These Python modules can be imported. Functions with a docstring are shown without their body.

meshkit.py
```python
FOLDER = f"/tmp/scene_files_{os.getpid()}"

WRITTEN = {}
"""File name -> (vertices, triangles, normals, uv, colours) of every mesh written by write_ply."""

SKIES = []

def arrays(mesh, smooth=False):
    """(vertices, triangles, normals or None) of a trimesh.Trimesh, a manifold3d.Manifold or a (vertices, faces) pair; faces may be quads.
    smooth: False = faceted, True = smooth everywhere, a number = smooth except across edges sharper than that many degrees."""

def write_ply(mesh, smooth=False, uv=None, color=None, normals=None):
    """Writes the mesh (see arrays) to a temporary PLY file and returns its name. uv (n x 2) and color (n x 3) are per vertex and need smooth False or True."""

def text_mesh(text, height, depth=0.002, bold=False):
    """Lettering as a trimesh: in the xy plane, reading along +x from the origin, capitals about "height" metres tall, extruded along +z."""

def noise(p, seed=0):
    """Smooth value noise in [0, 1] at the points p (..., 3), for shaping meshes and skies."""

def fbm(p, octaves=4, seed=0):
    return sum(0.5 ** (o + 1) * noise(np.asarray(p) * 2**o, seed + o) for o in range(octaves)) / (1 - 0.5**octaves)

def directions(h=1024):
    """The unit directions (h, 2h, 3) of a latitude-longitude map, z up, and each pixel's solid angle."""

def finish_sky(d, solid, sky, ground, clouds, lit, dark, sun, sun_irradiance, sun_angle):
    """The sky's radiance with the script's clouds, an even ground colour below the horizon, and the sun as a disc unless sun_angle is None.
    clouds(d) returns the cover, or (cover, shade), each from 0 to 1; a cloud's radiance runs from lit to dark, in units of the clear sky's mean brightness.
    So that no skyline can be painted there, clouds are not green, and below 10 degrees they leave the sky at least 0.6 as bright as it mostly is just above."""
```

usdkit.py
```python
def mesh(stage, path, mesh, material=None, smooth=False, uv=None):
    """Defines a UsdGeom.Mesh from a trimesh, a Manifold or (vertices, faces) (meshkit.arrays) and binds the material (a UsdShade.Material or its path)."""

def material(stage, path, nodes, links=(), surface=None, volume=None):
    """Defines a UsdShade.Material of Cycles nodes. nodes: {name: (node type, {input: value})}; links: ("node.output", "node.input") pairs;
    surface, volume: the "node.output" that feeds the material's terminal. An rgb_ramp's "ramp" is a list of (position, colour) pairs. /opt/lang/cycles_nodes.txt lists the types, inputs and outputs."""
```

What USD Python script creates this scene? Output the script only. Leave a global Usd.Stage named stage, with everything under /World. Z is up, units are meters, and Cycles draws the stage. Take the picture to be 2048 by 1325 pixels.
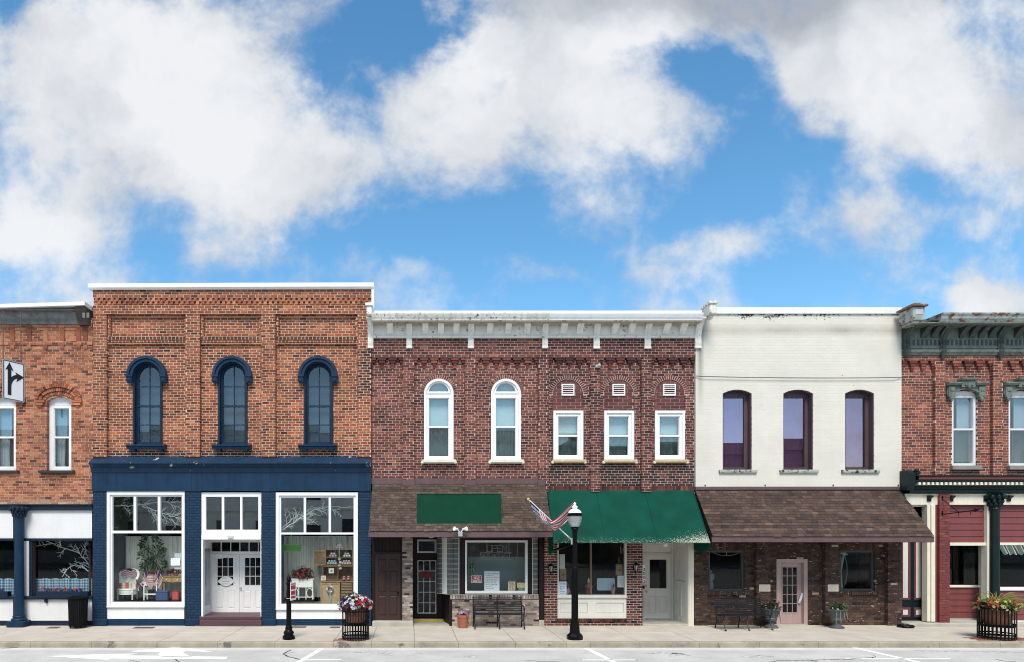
import math, random
import numpy as np, trimesh, shapely, usdkit, meshkit
from shapely.geometry import Polygon, box as sbox
from shapely.ops import unary_union
from pxr import Usd, UsdGeom, UsdLux, UsdShade, Sdf, Gf, Vt

stage = Usd.Stage.CreateInMemory()
UsdGeom.SetStageUpAxis(stage, 'Z')
UsdGeom.SetStageMetersPerUnit(stage, 1.0)
world = UsdGeom.Xform.Define(stage, '/World')
stage.SetDefaultPrim(world.GetPrim())
PI = math.pi
rng = np.random.default_rng(7)

# ------------------------------------------------------------------ camera
# the street front stands at y = 0; the camera is 20 m away from it, 2.75 m above the pavement
CAM_D, CAM_H, FPX = 20.0, 2.75, 1360.0
cam = UsdGeom.Camera.Define(stage, '/World/camera')
cam.AddTranslateOp().Set(Gf.Vec3d(0, -CAM_D, CAM_H))
cam.AddRotateXOp().Set(90.0)
cam.CreateHorizontalApertureAttr(36.0)
cam.CreateVerticalApertureAttr(36.0 * 662 / 1024)
cam.CreateFocalLengthAttr(36.0 * FPX / 2048)
cam.CreateHorizontalApertureOffsetAttr(36.0 * (1024 - 820) / 2048)
cam.CreateVerticalApertureOffsetAttr(36.0 * (1065 - 662.5) / 2048)
cam.CreateClippingRangeAttr(Gf.Vec2f(0.1, 5000))
cam.CreateExposureAttr(0.55)

# ------------------------------------------------------------------ sky and sun
SUN_EL, SUN_AZ = math.radians(54), math.radians(186)          # azimuth of the sun measured as atan2(x, y)
sd = np.array([math.cos(SUN_EL) * math.sin(SUN_AZ), math.cos(SUN_EL) * math.cos(SUN_AZ), math.sin(SUN_EL)])
sun = UsdLux.DistantLight.Define(stage, '/World/sun')
sun.CreateIntensityAttr(0.80)
sun.CreateNormalizeAttr(True)
sun.CreateAngleAttr(24.0)
sun.CreateColorAttr(Gf.Vec3f(1.0, 0.94, 0.84))
_m = Gf.Matrix4d().SetLookAt(Gf.Vec3d(*sd), Gf.Vec3d(0, 0, 0), Gf.Vec3d(0, 0, 1)).GetInverse()
sun.AddTransformOp().Set(_m)

SKY_STRENGTH = 0.10
# cloud masses as (azimuth-ish u, elevation-ish v, half sizes, weight); u = east/north, v = up/north
CLOUDS = [
    (200, 170, 330, 190, .50), (60, 120, 260, 160, .34), (480, 240, 300, 190, .46), (300, 330, 330, 130, .34), (330, 60, 300, 120, .34),
    (900, 230, 260, 170, .42), (1080, 160, 230, 170, .46), (1120, 60, 330, 90, .30), (60, 465, 240, 70, .40), (430, 478, 140, 58, .34), (560, 380, 200, 90, .22),
    (680, 440, 90, 46, .26), (60, 400, 200, 90, .30), (700, 330, 160, 90, .20),
    (1500, 0, 620, 110, .60), (1150, 20, 260, 90, .2), (1560, 100, 200, 90, .25), (1760, 110, 330, 130, .40), (1850, 200, 270, 140, .52), (1700, 150, 200, 110, .26), (1960, 320, 200, 120, .40), (1750, 300, 120, 70, .16), (1800, 435, 190, 50, .30), (2010, 420, 110, 60, .26),
    (1400, 490, 170, 56, .30), (1340, 215, 130, 120, .32), (1240, 290, 130, 80, .14), (1990, 585, 130, 65, .5), (1010, 525, 90, 38, .25), (1130, 540, 70, 34, .20), (1330, 540, 90, 30, .2), (860, 535, 80, 30, .14),
    (800, 60, 130, 95, -.72), (700, 190, 70, 60, -.16), (690, 110, 90, 70, -.20), (1385, 130, 80, 80, -.34), (1530, 350, 180, 120, -.30), (1000, 470, 420, 90, -.30), (1600, 560, 330, 70, -.18), (20, 250, 70, 60, -.22), (620, 120, 60, 90, -.10), (20, 20, 60, 40, -.25),
]
def build_sky():
    N, L = {}, []
    def n(name, kind, **kw):
        N[name] = (kind, kw); return name
    n('tc', 'texture_coordinate'); n('sep', 'separate_xyz'); L.append(('tc.generated', 'sep.vector'))
    n('sky', 'sky_texture', sky_type='single_scattering', sun_disc=False, sun_elevation=SUN_EL, sun_rotation=SUN_AZ, air_density=1.0, aerosol_density=0.5, ozone_density=2.0)
    # direction coordinates u = x / |y|, v = z / |y|: clouds repeat mirrored behind, as a sky of the same kind
    n('ay', 'math', math_type='absolute'); L.append(('sep.y', 'ay.value1'))
    n('ay2', 'math', math_type='maximum', value2=0.12); L.append(('ay.value', 'ay2.value1'))
    n('u', 'math', math_type='divide'); L += [('sep.x', 'u.value1'), ('ay2.value', 'u.value2')]
    n('v', 'math', math_type='divide'); L += [('sep.z', 'v.value1'), ('ay2.value', 'v.value2')]
    n('uv', 'combine_xyz', z=0.0); L += [('u.value', 'uv.x'), ('v.value', 'uv.y')]
    # warp
    n('wn', 'noise_texture', scale=5.0, detail=6.0, roughness=0.62); L.append(('uv.vector', 'wn.vector'))
    n('ws', 'vector_math', math_type='subtract', vector2=(0.5, 0.5, 0.5)); L.append(('wn.color', 'ws.vector1'))
    n('wm', 'vector_math', math_type='multiply', vector2=(0.19, 0.13, 0.0)); L.append(('ws.vector', 'wm.vector1'))
    n('w', 'vector_math', math_type='add'); L += [('uv.vector', 'w.vector1'), ('wm.vector', 'w.vector2')]
    prev = None
    for i, (px, py, rx, ry, a) in enumerate(CLOUDS):
        cu, cv = (px - 820) / FPX, (1065 - py) / FPX
        n(f's{i}', 'vector_math', math_type='subtract', vector2=(cu, cv, 0)); L.append(('w.vector', f's{i}.vector1'))
        n(f'm{i}', 'vector_math', math_type='multiply', vector2=(FPX / rx / 1.25, FPX / ry / 1.25, 0)); L.append((f's{i}.vector', f'm{i}.vector1'))
        n(f'l{i}', 'vector_math', math_type='length'); L.append((f'm{i}.vector', f'l{i}.vector1'))
        n(f'r{i}', 'map_range', range_type='smoothstep', from_min=0.1, from_max=1.0, to_min=a, to_max=0.0, clamp=True); L.append((f'l{i}.value', f'r{i}.value'))
        if prev is None:
            prev = f'r{i}.result'
        else:
            n(f'a{i}', 'math', math_type='add'); L += [(prev, f'a{i}.value1'), (f'r{i}.result', f'a{i}.value2')]
            prev = f'a{i}.value'
    # cauliflower noise
    n('cn', 'noise_texture', scale=5.0, detail=13.0, roughness=0.63, distortion=0.12); L.append(('uv.vector', 'cn.vector'))
    n('cm', 'math', math_type='multiply_add', value2=2.5, value3=-1.25 + 0.29); L.append(('cn.fac', 'cm.value1'))
    n('den', 'math', math_type='add'); L += [(prev, 'den.value1'), ('cm.value', 'den.value2')]
    n('cov', 'map_range', range_type='smoothstep', from_min=0.11, from_max=0.84, to_min=0.0, to_max=0.97, clamp=True); L.append(('den.value', 'cov.value'))
    # cloud brightness: lit heaps and greyer hollows
    n('sn', 'noise_texture', scale=4.2, detail=6.0, roughness=0.55); L.append(('w.vector', 'sn.vector'))
    n('gx', 'vector_math', math_type='subtract', vector2=((1380 - 820) / FPX, (1065 + 20) / FPX, 0)); L.append(('w.vector', 'gx.vector1'))
    n('gm', 'vector_math', math_type='multiply', vector2=(FPX / 780, FPX / 120, 0)); L.append(('gx.vector', 'gm.vector1'))
    n('gl', 'vector_math', math_type='length'); L.append(('gm.vector', 'gl.vector1'))
    n('gr', 'map_range', range_type='smoothstep', from_min=0.1, from_max=1.0, to_min=0.42, to_max=0.0, clamp=True); L.append(('gl.value', 'gr.value'))
    n('sd', 'math', math_type='multiply_add', value2=0.16, value3=-0.10); L.append(('den.value', 'sd.value1'))
    n('sn2', 'math', math_type='add'); L += [('sn.fac', 'sn2.value1'), ('sd.value', 'sn2.value2')]
    n('sh', 'math', math_type='subtract'); L += [('sn2.value', 'sh.value1'), ('gr.result', 'sh.value2')]
    n('cc', 'rgb_ramp', ramp=[(0.10, (3.0, 3.2, 3.55)), (0.34, (4.1, 4.3, 4.65)), (0.48, (5.1, 5.25, 5.5)), (0.64, (6.1, 6.2, 6.35))]); L.append(('sh.value', 'cc.fac'))
    # clear sky, deepened a little towards the photograph's saturated blue
    n('hs', 'hsv', hue=0.489, saturation=SKY_SAT, value=SKY_VAL, fac=1.0); L.append(('sky.color', 'hs.color'))
    n('mx', 'mix_color', fac=0.0, use_clamp=True); L += [('cov.result', 'mx.fac'), ('hs.color', 'mx.a'), ('cc.color', 'mx.b')]
    n('bg', 'background_shader', strength=SKY_STRENGTH); L.append(('mx.result', 'bg.color'))
    return usdkit.material(stage, '/World/Looks/sky_look', N, L, surface='bg.background')
SKY_SAT, SKY_VAL = 1.23, 1.42
UsdGeom.Scope.Define(stage, '/World/Looks')
dome = UsdLux.DomeLight.Define(stage, '/World/sky')
dome.CreateIntensityAttr(1.0)
UsdShade.MaterialBindingAPI.Apply(dome.GetPrim()).Bind(build_sky())
dome.GetPrim().SetCustomDataByKey('kind', 'structure')

# ------------------------------------------------------------------ helpers
def X(px, y=0.0): return (px - 820) * (CAM_D + y) / FPX
def Z(py, y=0.0): return CAM_H + (1065 - py) * (CAM_D + y) / FPX
def P(px, py, y=0.0): return np.array([X(px, y), y, Z(py, y)])

_names = {}
def numbered(parent, name):
    k = (parent, name); c = _names.get(k, -1) + 1; _names[k] = c
    return name if c == 0 else f'{name}_{c:03d}'
ORIGIN = {}
def path_of(parent):
    if parent is None: return '/World'
    return parent if isinstance(parent, str) else str(parent.GetPath())
def props(prim, label=None, cat=None, group=None, kind=None):
    for k, v in (('label', label), ('category', cat), ('group', group), ('kind', kind)):
        if v: prim.SetCustomDataByKey(k, v)
def thing(name, label, cat, loc=(0, 0, 0), rotz=0.0, group=None, kind=None, local=False):
    """top-level Xform. Children given in world metres unless local=True"""
    p = '/World/' + numbered('/World', name)
    x = UsdGeom.Xform.Define(stage, p); x.AddTranslateOp().Set(Gf.Vec3d(*map(float, loc)))
    if rotz: x.AddRotateZOp().Set(float(rotz))
    ORIGIN[p] = np.zeros(3) if local else np.array(loc, float)
    props(x.GetPrim(), label, cat, group, kind)
    return p
def part(parent, name, label=None):
    p = parent + '/' + numbered(parent, name)
    x = UsdGeom.Xform.Define(stage, p); ORIGIN[p] = ORIGIN[parent]
    props(x.GetPrim(), label)
    return p
def va(mesh):
    if hasattr(mesh, 'vertices'): return np.array(mesh.vertices), np.array(mesh.faces)
    v, f = mesh[0], np.asarray(mesh[1])
    if f.shape[1] == 4: f = np.vstack([f[:, [0, 1, 2]], f[:, [0, 2, 3]]])
    return np.asarray(v, float), f
def join(meshes):
    V, F, n = [], [], 0
    for m in meshes:
        v, f = va(m); V.append(v); F.append(f + n); n += len(v)
    return np.vstack(V), np.vstack(F)
def obj(parent, name, mesh, mat, label=None, cat=None, group=None, kind=None, smooth=False, tint=None, keepname=False):
    pp = path_of(parent)
    p = pp + '/' + (name if keepname else numbered(pp, name))
    v, f = va(mesh)
    v = v - ORIGIN.get(pp, np.zeros(3))
    if tint is not None:
        smooth = True if smooth else False
    m = usdkit.mesh(stage, p, (v, f), mat, smooth=smooth)
    m.CreateDoubleSidedAttr(True)
    if tint is not None:
        t = np.asarray(tint, np.float32)
        if t.ndim == 1: t = np.tile(t, (len(v), 1))
        UsdGeom.PrimvarsAPI(m).CreatePrimvar('tint', Sdf.ValueTypeNames.Color3fArray, 'vertex').Set(Vt.Vec3fArray.FromNumpy(t))
    props(m.GetPrim(), label, cat, group, kind)
    ORIGIN[p] = ORIGIN.get(pp, np.zeros(3))
    return p
def copy_of(src, loc, rotz, label=None, scale=None):
    was = stage.GetPrimAtPath(src).GetCustomData()
    base = src.rsplit('/', 1)[1]
    p = '/World/' + numbered('/World', base)
    x = UsdGeom.Xform.Define(stage, p)
    x.GetPrim().GetReferences().AddInternalReference(src)
    x.ClearXformOpOrder()
    x.AddTranslateOp().Set(Gf.Vec3d(*map(float, loc)))
    r = x.GetPrim().GetAttribute('xformOp:rotateZ')
    x.AddRotateZOp().Set(float(rotz))
    if scale: x.AddScaleOp().Set(Gf.Vec3f(*([scale] * 3)))
    x.GetPrim().SetInstanceable(True)
    props(x.GetPrim(), label or was.get('label'), was.get('category'), was.get('group'))
    return p

# --- shapes
BF = np.array([[0, 2, 1], [0, 3, 2], [4, 5, 6], [4, 6, 7], [0, 1, 5], [0, 5, 4], [1, 2, 6], [1, 6, 5], [2, 3, 7], [2, 7, 6], [3, 0, 4], [3, 4, 7]])
def bx(x0, x1, y0, y1, z0, z1):
    v = np.array([[x0, y0, z0], [x1, y0, z0], [x1, y1, z0], [x0, y1, z0], [x0, y0, z1], [x1, y0, z1], [x1, y1, z1], [x0, y1, z1]], float)
    return v, BF
def pbx(px0, px1, py0, py1, y0, y1, yp=None):
    """box whose front face covers pixels px0..px1, py0..py1 at depth yp (default y0)"""
    yp = y0 if yp is None else yp
    return bx(X(px0, yp), X(px1, yp), y0, y1, Z(py1, yp), Z(py0, yp))
def cbx(x0, x1, y0, y1, z0, z1, c=0.01):
    """box with chamfered edges along every side"""
    c = min(c, (x1 - x0) / 3, (y1 - y0) / 3, (z1 - z0) / 3)
    pts = []
    for sx, a in ((x0, 1), (x1, -1)):
        for sy, b in ((y0, 1), (y1, -1)):
            for sz, d in ((z0, 1), (z1, -1)):
                pts += [(sx + a * c, sy + b * c, sz), (sx + a * c, sy, sz + d * c), (sx, sy + b * c, sz + d * c)]
    h = trimesh.convex.convex_hull(np.array(pts))
    return np.array(h.vertices), np.array(h.faces)
def prect(px0, px1, py0, py1, y=0.0): return sbox(X(px0, y), Z(py1, y), X(px1, y), Z(py0, y))
def arch(x0, x1, z0, zs, rise, n=20):
    """opening with an elliptical top springing at zs"""
    a, c = (x1 - x0) / 2, (x0 + x1) / 2
    t = np.linspace(0, PI, n + 1)
    return Polygon([(x0, z0), (x1, z0)] + [(c + a * math.cos(k), zs + rise * math.sin(k)) for k in t])
def seg(x0, x1, z0, zs, rise, n=12):
    """opening with a segmental top"""
    a, c = (x1 - x0) / 2, (x0 + x1) / 2
    R = (a * a + rise * rise) / (2 * rise); th = math.asin(min(1, a / R))
    t = np.linspace(th, -th, n + 1)
    return Polygon([(x0, z0), (x1, z0)] + [(c + R * math.sin(k), zs + rise - R + R * math.cos(k)) for k in t])
def polys(g):
    if g.is_empty: return []
    return [p for p in getattr(g, 'geoms', [g]) if p.geom_type == 'Polygon' and p.area > 1e-7]
def ext(poly, y0, y1):
    """polygon in (x, z) made solid between y0 (front) and y1"""
    out = []
    for p in polys(poly):
        m = trimesh.creation.extrude_polygon(p, y1 - y0, engine='earcut')
        v = np.array(m.vertices); f = np.array(m.faces)
        out.append((np.column_stack([v[:, 0], y0 + v[:, 2], v[:, 1]]), f[:, ::-1]))
    return join(out)
def exx(pts, x0, x1):
    """profile [(y, z)] made solid between x0 and x1"""
    p = Polygon(pts).buffer(0)
    out = []
    for q in polys(p):
        m = trimesh.creation.extrude_polygon(q, x1 - x0, engine='earcut')
        v = np.array(m.vertices)
        out.append((np.column_stack([x0 + v[:, 2], v[:, 0], v[:, 1]]), np.array(m.faces)))
    return join(out)
def exz(pts, z0, z1):
    """outline [(x, y)] made solid between z0 and z1"""
    out = []
    for q in polys(Polygon(pts).buffer(0) if not hasattr(pts, 'area') else pts):
        m = trimesh.creation.extrude_polygon(q, z1 - z0, engine='earcut')
        v = np.array(m.vertices); v[:, 2] += z0
        out.append((v, np.array(m.faces)))
    return join(out)
def tube(pts, r, n=8, cap=True):
    p = np.asarray(pts, float); r = np.broadcast_to(np.asarray(r, float), (len(p),))
    t = np.gradient(p, axis=0); t /= np.linalg.norm(t, axis=1, keepdims=True) + 1e-12
    ref = np.where(np.abs(t[:, 2:]) < 0.9, [[0, 0, 1.0]], [[1.0, 0, 0]])
    a = np.cross(t, ref); a /= np.linalg.norm(a, axis=1, keepdims=True) + 1e-12
    b = np.cross(t, a); an = np.arange(n) * 2 * PI / n
    v = p[:, None] + r[:, None, None] * (np.cos(an)[None, :, None] * a[:, None] + np.sin(an)[None, :, None] * b[:, None])
    i, j = np.meshgrid(np.arange(len(p) - 1), np.arange(n), indexing='ij')
    q = np.stack([i * n + j, i * n + (j + 1) % n, (i + 1) * n + (j + 1) % n, (i + 1) * n + j], -1).reshape(-1, 4)
    f = np.vstack([q[:, [0, 2, 1]], q[:, [0, 3, 2]]])
    v = v.reshape(-1, 3)
    if cap:
        k = len(v); v = np.vstack([v, p[0], p[-1]]); m = (len(p) - 1) * n
        f = np.vstack([f] + [[[k, (j + 1) % n, j]] for j in range(n)] + [[[k + 1, m + j, m + (j + 1) % n]] for j in range(n)])
    return v, f
def lathe(prof, n=24, at=(0, 0, 0)):
    """prof: [(r, z)]"""
    m = trimesh.creation.revolve(np.array(prof, float), sections=n)
    return np.array(m.vertices) + np.array(at, float), np.array(m.faces)
def ball(r, at, n=2, s=(1, 1, 1)):
    m = trimesh.creation.icosphere(n, r)
    return np.array(m.vertices) * np.array(s) + np.array(at), np.array(m.faces)
def grid(fn, nu, nv):
    """surface from fn(u, v) arrays in 0..1"""
    u, v = np.meshgrid(np.linspace(0, 1, nu), np.linspace(0, 1, nv), indexing='ij')
    p = fn(u, v).reshape(-1, 3)
    i, j = np.meshgrid(np.arange(nu - 1), np.arange(nv - 1), indexing='ij')
    q = np.stack([i * nv + j, (i + 1) * nv + j, (i + 1) * nv + j + 1, i * nv + j + 1], -1).reshape(-1, 4)
    return p, np.vstack([q[:, [0, 1, 2]], q[:, [0, 2, 3]]])
def rotz(m, deg, at=(0, 0, 0)):
    v, f = va(m); a = math.radians(deg); c, s = math.cos(a), math.sin(a)
    w = v.copy(); w[:, 0] = c * v[:, 0] - s * v[:, 1]; w[:, 1] = s * v[:, 0] + c * v[:, 1]
    return w + np.array(at), f
def text_xz(txt, h, x, z, y, bold=False, depth=0.003, width=None):
    """lettering standing on a wall, facing the street (-y); x = left, z = baseline"""
    m = meshkit.text_mesh(txt, h, depth, bold)
    v = np.array(m.vertices)
    if width: v[:, 0] *= width / max(1e-6, v[:, 0].max() - v[:, 0].min())
    return np.column_stack([x + v[:, 0], y - v[:, 2], z + v[:, 1]]), np.array(m.faces)

# ------------------------------------------------------------------ materials
_mats = {}
def mat(name, c, rough=0.6, var=0.12, scale=4.0, bump=0.0, bscale=40.0, metal=0.0, chip=None, spec=0.5, streak=0.0, sheet=None):
    """painted / stone / metal surface: colour varied by noise; chip = (colour, noise scale, threshold); streak = vertical runs of dirt"""
    if name in _mats: return _mats[name]
    c = np.array(c, float)
    N = {'g': ('geometry', {}), 'n': ('noise_texture', {'scale': scale, 'detail': 7.0, 'roughness': 0.62}),
         'r': ('rgb_ramp', {'ramp': [(0.28, tuple(c * (1 - var))), (0.72, tuple(np.minimum(c * (1 + var), 0.95)))]}),
         'p': ('principled_bsdf', {'roughness': rough, 'metallic': metal, 'specular_ior_level': spec})}
    L = [('g.position', 'n.vector'), ('n.fac', 'r.fac')]
    col = 'r.color'
    if streak:
        N['sm'] = ('mapping', {'mapping_type': 'point', 'scale': (9.0, 9.0, 0.55)})
        N['sn'] = ('noise_texture', {'scale': 1.0, 'detail': 5.0, 'roughness': 0.6})
        N['sr'] = ('rgb_ramp', {'ramp': [(0.30, (1 - streak,) * 3), (0.58, (1, 1, 1))]})
        N['sx'] = ('mix_color', {'blend_type': 'multiply', 'fac': 1.0})
        L += [('g.position', 'sm.vector'), ('sm.vector', 'sn.vector'), ('sn.fac', 'sr.fac'), (col, 'sx.a'), ('sr.color', 'sx.b')]
        col = 'sx.result'
    if chip:
        cc, cs, th = chip
        N['cn'] = ('noise_texture', {'scale': cs, 'detail': 8.0, 'roughness': 0.68})
        N['cr'] = ('rgb_ramp', {'ramp': [(th, (0, 0, 0)), (th + 0.03, (1, 1, 1))]})
        N['cx'] = ('mix_color', {'b': cc})
        L += [('g.position', 'cn.vector'), ('cn.fac', 'cr.fac'), ('cr.color', 'cx.fac'), (col, 'cx.a')]
        col = 'cx.result'
    L.append((col, 'p.base_color'))
    if bump:
        N['bn'] = ('noise_texture', {'scale': bscale, 'detail': 5.0, 'roughness': 0.6})
        N['b'] = ('bump', {'strength': bump, 'distance': 0.02})
        L += [('g.position', 'bn.vector'), ('bn.fac', 'b.height'), ('b.normal', 'p.normal')]
    _mats[name] = usdkit.material(stage, '/World/Looks/' + name, N, L, surface='p.BSDF')
    return _mats[name]
def tinted(name, rough=0.9, amt=0.35, scale=28.0, bump=0.25, soot=0.35, sootscale=0.9, chip=None, spec=0.3, metal=0.0, translucent=0.0):
    """colour from the mesh's 'tint', broken up by grain, with broad weathering"""
    N = {'g': ('geometry', {}), 'a': ('attribute', {'attribute': 'tint'}),
         'n': ('noise_texture', {'scale': scale, 'detail': 6.0, 'roughness': 0.65}),
         'r': ('rgb_ramp', {'ramp': [(0.25, (1 - amt,) * 3), (0.75, (1 + amt * 0.6,) * 3)]}),
         'x': ('mix_color', {'blend_type': 'multiply', 'fac': 1.0, 'use_clamp_result': False}),
         'n2': ('noise_texture', {'scale': sootscale, 'detail': 5.0, 'roughness': 0.6}),
         'r2': ('rgb_ramp', {'ramp': [(0.30, (1 - soot,) * 3), (0.60, (1.0, 1.0, 1.0))]}),
         'x2': ('mix_color', {'blend_type': 'multiply', 'fac': 1.0}),
         'p': ('principled_bsdf', {'roughness': rough, 'specular_ior_level': spec, 'metallic': metal})}
    L = [('g.position', 'n.vector'), ('n.fac', 'r.fac'), ('a.color', 'x.a'), ('r.color', 'x.b'),
         ('g.position', 'n2.vector'), ('n2.fac', 'r2.fac'), ('x.result', 'x2.a'), ('r2.color', 'x2.b')]
    col = 'x2.result'
    if chip:
        cc, cs, th = chip
        N['cmap'] = ('mapping', {'mapping_type': 'point', 'scale': cs if isinstance(cs, tuple) else (cs, cs, cs)})
        N['cn'] = ('noise_texture', {'scale': 1.0, 'detail': 8.0, 'roughness': 0.68})
        N['cr'] = ('rgb_ramp', {'ramp': [(th, (0, 0, 0)), (th + 0.03, (1, 1, 1))]})
        N['cx'] = ('mix_color', {'b': cc})
        L += [('g.position', 'cmap.vector'), ('cmap.vector', 'cn.vector'), ('cn.fac', 'cr.fac'), ('cr.color', 'cx.fac'), (col, 'cx.a')]
        col = 'cx.result'
    L.append((col, 'p.base_color'))
    if bump:
        N['bn'] = ('noise_texture', {'scale': 110.0, 'detail': 4.0}); N['b'] = ('bump', {'strength': bump, 'distance': 0.01})
        L += [('g.position', 'bn.vector'), ('bn.fac', 'b.height'), ('b.normal', 'p.normal')]
    out = 'p.BSDF'
    if translucent:
        N['t'] = ('translucent_bsdf', {}); N['mc'] = ('mix_closure', {'fac': translucent})
        L += [(col, 't.color'), ('p.BSDF', 'mc.closure1'), ('t.BSDF', 'mc.closure2')]
        out = 'mc.closure'
    _mats[name] = usdkit.material(stage, '/World/Looks/' + name, N, L, surface=out)
    return _mats[name]
def glass(name, ior=1.5, clear=(0.93, 0.96, 0.95), rough=0.0, tintg=(1, 1, 1)):
    """thin pane: only the outward face of each side mirrors, so light passes at every angle"""
    N = {'f': ('fresnel', {'IOR': ior}), 'geo': ('geometry', {}), 'inv': ('math', {'math_type': 'subtract', 'value1': 1.0}), 'ff': ('math', {'math_type': 'multiply'}),
         't': ('transparent_bsdf', {'color': clear}), 'g': ('glossy_bsdf', {'color': tintg, 'roughness': rough}), 'm': ('mix_closure', {})}
    L = [('geo.backfacing', 'inv.value2'), ('f.fac', 'ff.value1'), ('inv.value', 'ff.value2'), ('ff.value', 'm.fac'), ('t.BSDF', 'm.closure1'), ('g.BSDF', 'm.closure2')]
    _mats[name] = usdkit.material(stage, '/World/Looks/' + name, N, L, surface='m.closure')
    return _mats[name]

TINT = tinted('brick_face', soot=.5, sootscale=1.1)
CLOTH = tinted('printed_cloth', rough=0.85, amt=0.12, scale=60, bump=0.0, soot=0.1, translucent=0.3)
PRINT = tinted('printed_paper', rough=0.6, amt=0.05, bump=0.0, soot=0.05)
SHING = tinted('asphalt_shingle', rough=0.95, amt=0.45, scale=45, bump=0.5, soot=0.35, sootscale=2.2)
LEAF = tinted('leaf', rough=0.55, amt=0.3, scale=20, bump=0.0, soot=0.2, translucent=0.35)
GLASS = glass('window_glass', 1.38, (.97, .98, .975))
GLASST = glass('transom_glass', 3.0, (.94, .96, .955))
GLASSR = glass('sky_window_glass', 2.25, (0.90, 0.94, 0.95))
GLASSN = glass('dim_sky_glass', 1.85, (0.90, 0.94, 0.95))
GLASSP = glass('violet_window_glass', 3.6, (0.74, 0.68, 0.80), tintg=(1.0, 0.76, 0.92))
WHITE = mat('white_paint', (0.71, 0.71, 0.70), 0.45, 0.04, 3.0, bump=0.03, streak=0.06)
WHITE_OLD = mat('weathered_white_paint', (0.72, 0.695, 0.625), 0.6, 0.14, 2.2, bump=0.2, streak=0.26, chip=((0.13, 0.11, 0.09), 9.0, 0.585))
WHITE_BR = mat('cream_bracket_paint', (0.74, 0.715, 0.65), 0.6, 0.08, 2.2, bump=0.15, streak=0.2, chip=((0.20, 0.17, 0.13), 12.0, 0.625))
WHITE_FRIEZE = mat('flaking_white_board', (0.76, 0.74, 0.68), 0.65, 0.08, 2.0, bump=0.1, streak=0.10, chip=((0.22, 0.16, 0.10), 8.0, 0.60))
CREAM = mat('cream_paint', (0.66, 0.62, 0.50), 0.5, 0.07, 3.0, bump=0.05, streak=0.12, chip=((0.22, 0.19, 0.14), 11.0, 0.66))
OFFWHITE = mat('off_white_door_paint', (0.62, 0.60, 0.54), 0.5, 0.05, 3.0, bump=0.04, streak=0.06)
BLUE = mat('navy_blue_paint', (0.0072, 0.030, 0.068), 0.5, 0.2, 2.5, bump=0.15, bscale=14, streak=0.3, spec=0.2)
BLUE_CHIP = mat('peeling_navy_paint', (0.0072, 0.030, 0.068), 0.5, 0.2, 2.5, bump=0.2, bscale=10, streak=0.3, spec=0.3, chip=((0.46, 0.40, 0.31), 2.6, 0.635))
DKBLUE = mat('dark_navy_paint', (0.006, 0.016, 0.034), 0.45, 0.15, 3.0, bump=0.08, spec=0.25)
BROWN = mat('dark_brown_paint', (0.017, 0.010, 0.0085), 0.5, 0.15, 4.0, bump=0.06, spec=0.2)
BROWN2 = mat('chocolate_door_paint', (0.046, 0.026, 0.022), 0.45, 0.12, 3.0, bump=0.05, spec=0.25)
PLUM = mat('plum_brown_trim', (0.105, 0.058, 0.062), 0.5, 0.12, 3.0, bump=0.06, streak=0.2)
PURPLE = mat('purple_step_paint', (0.075, 0.035, 0.045), 0.55, 0.15, 3.0, bump=0.08)
DGREEN = mat('bottle_green_paint', (0.0035, 0.012, 0.013), 0.45, 0.15, 3.0, bump=0.06, spec=0.25)
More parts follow.
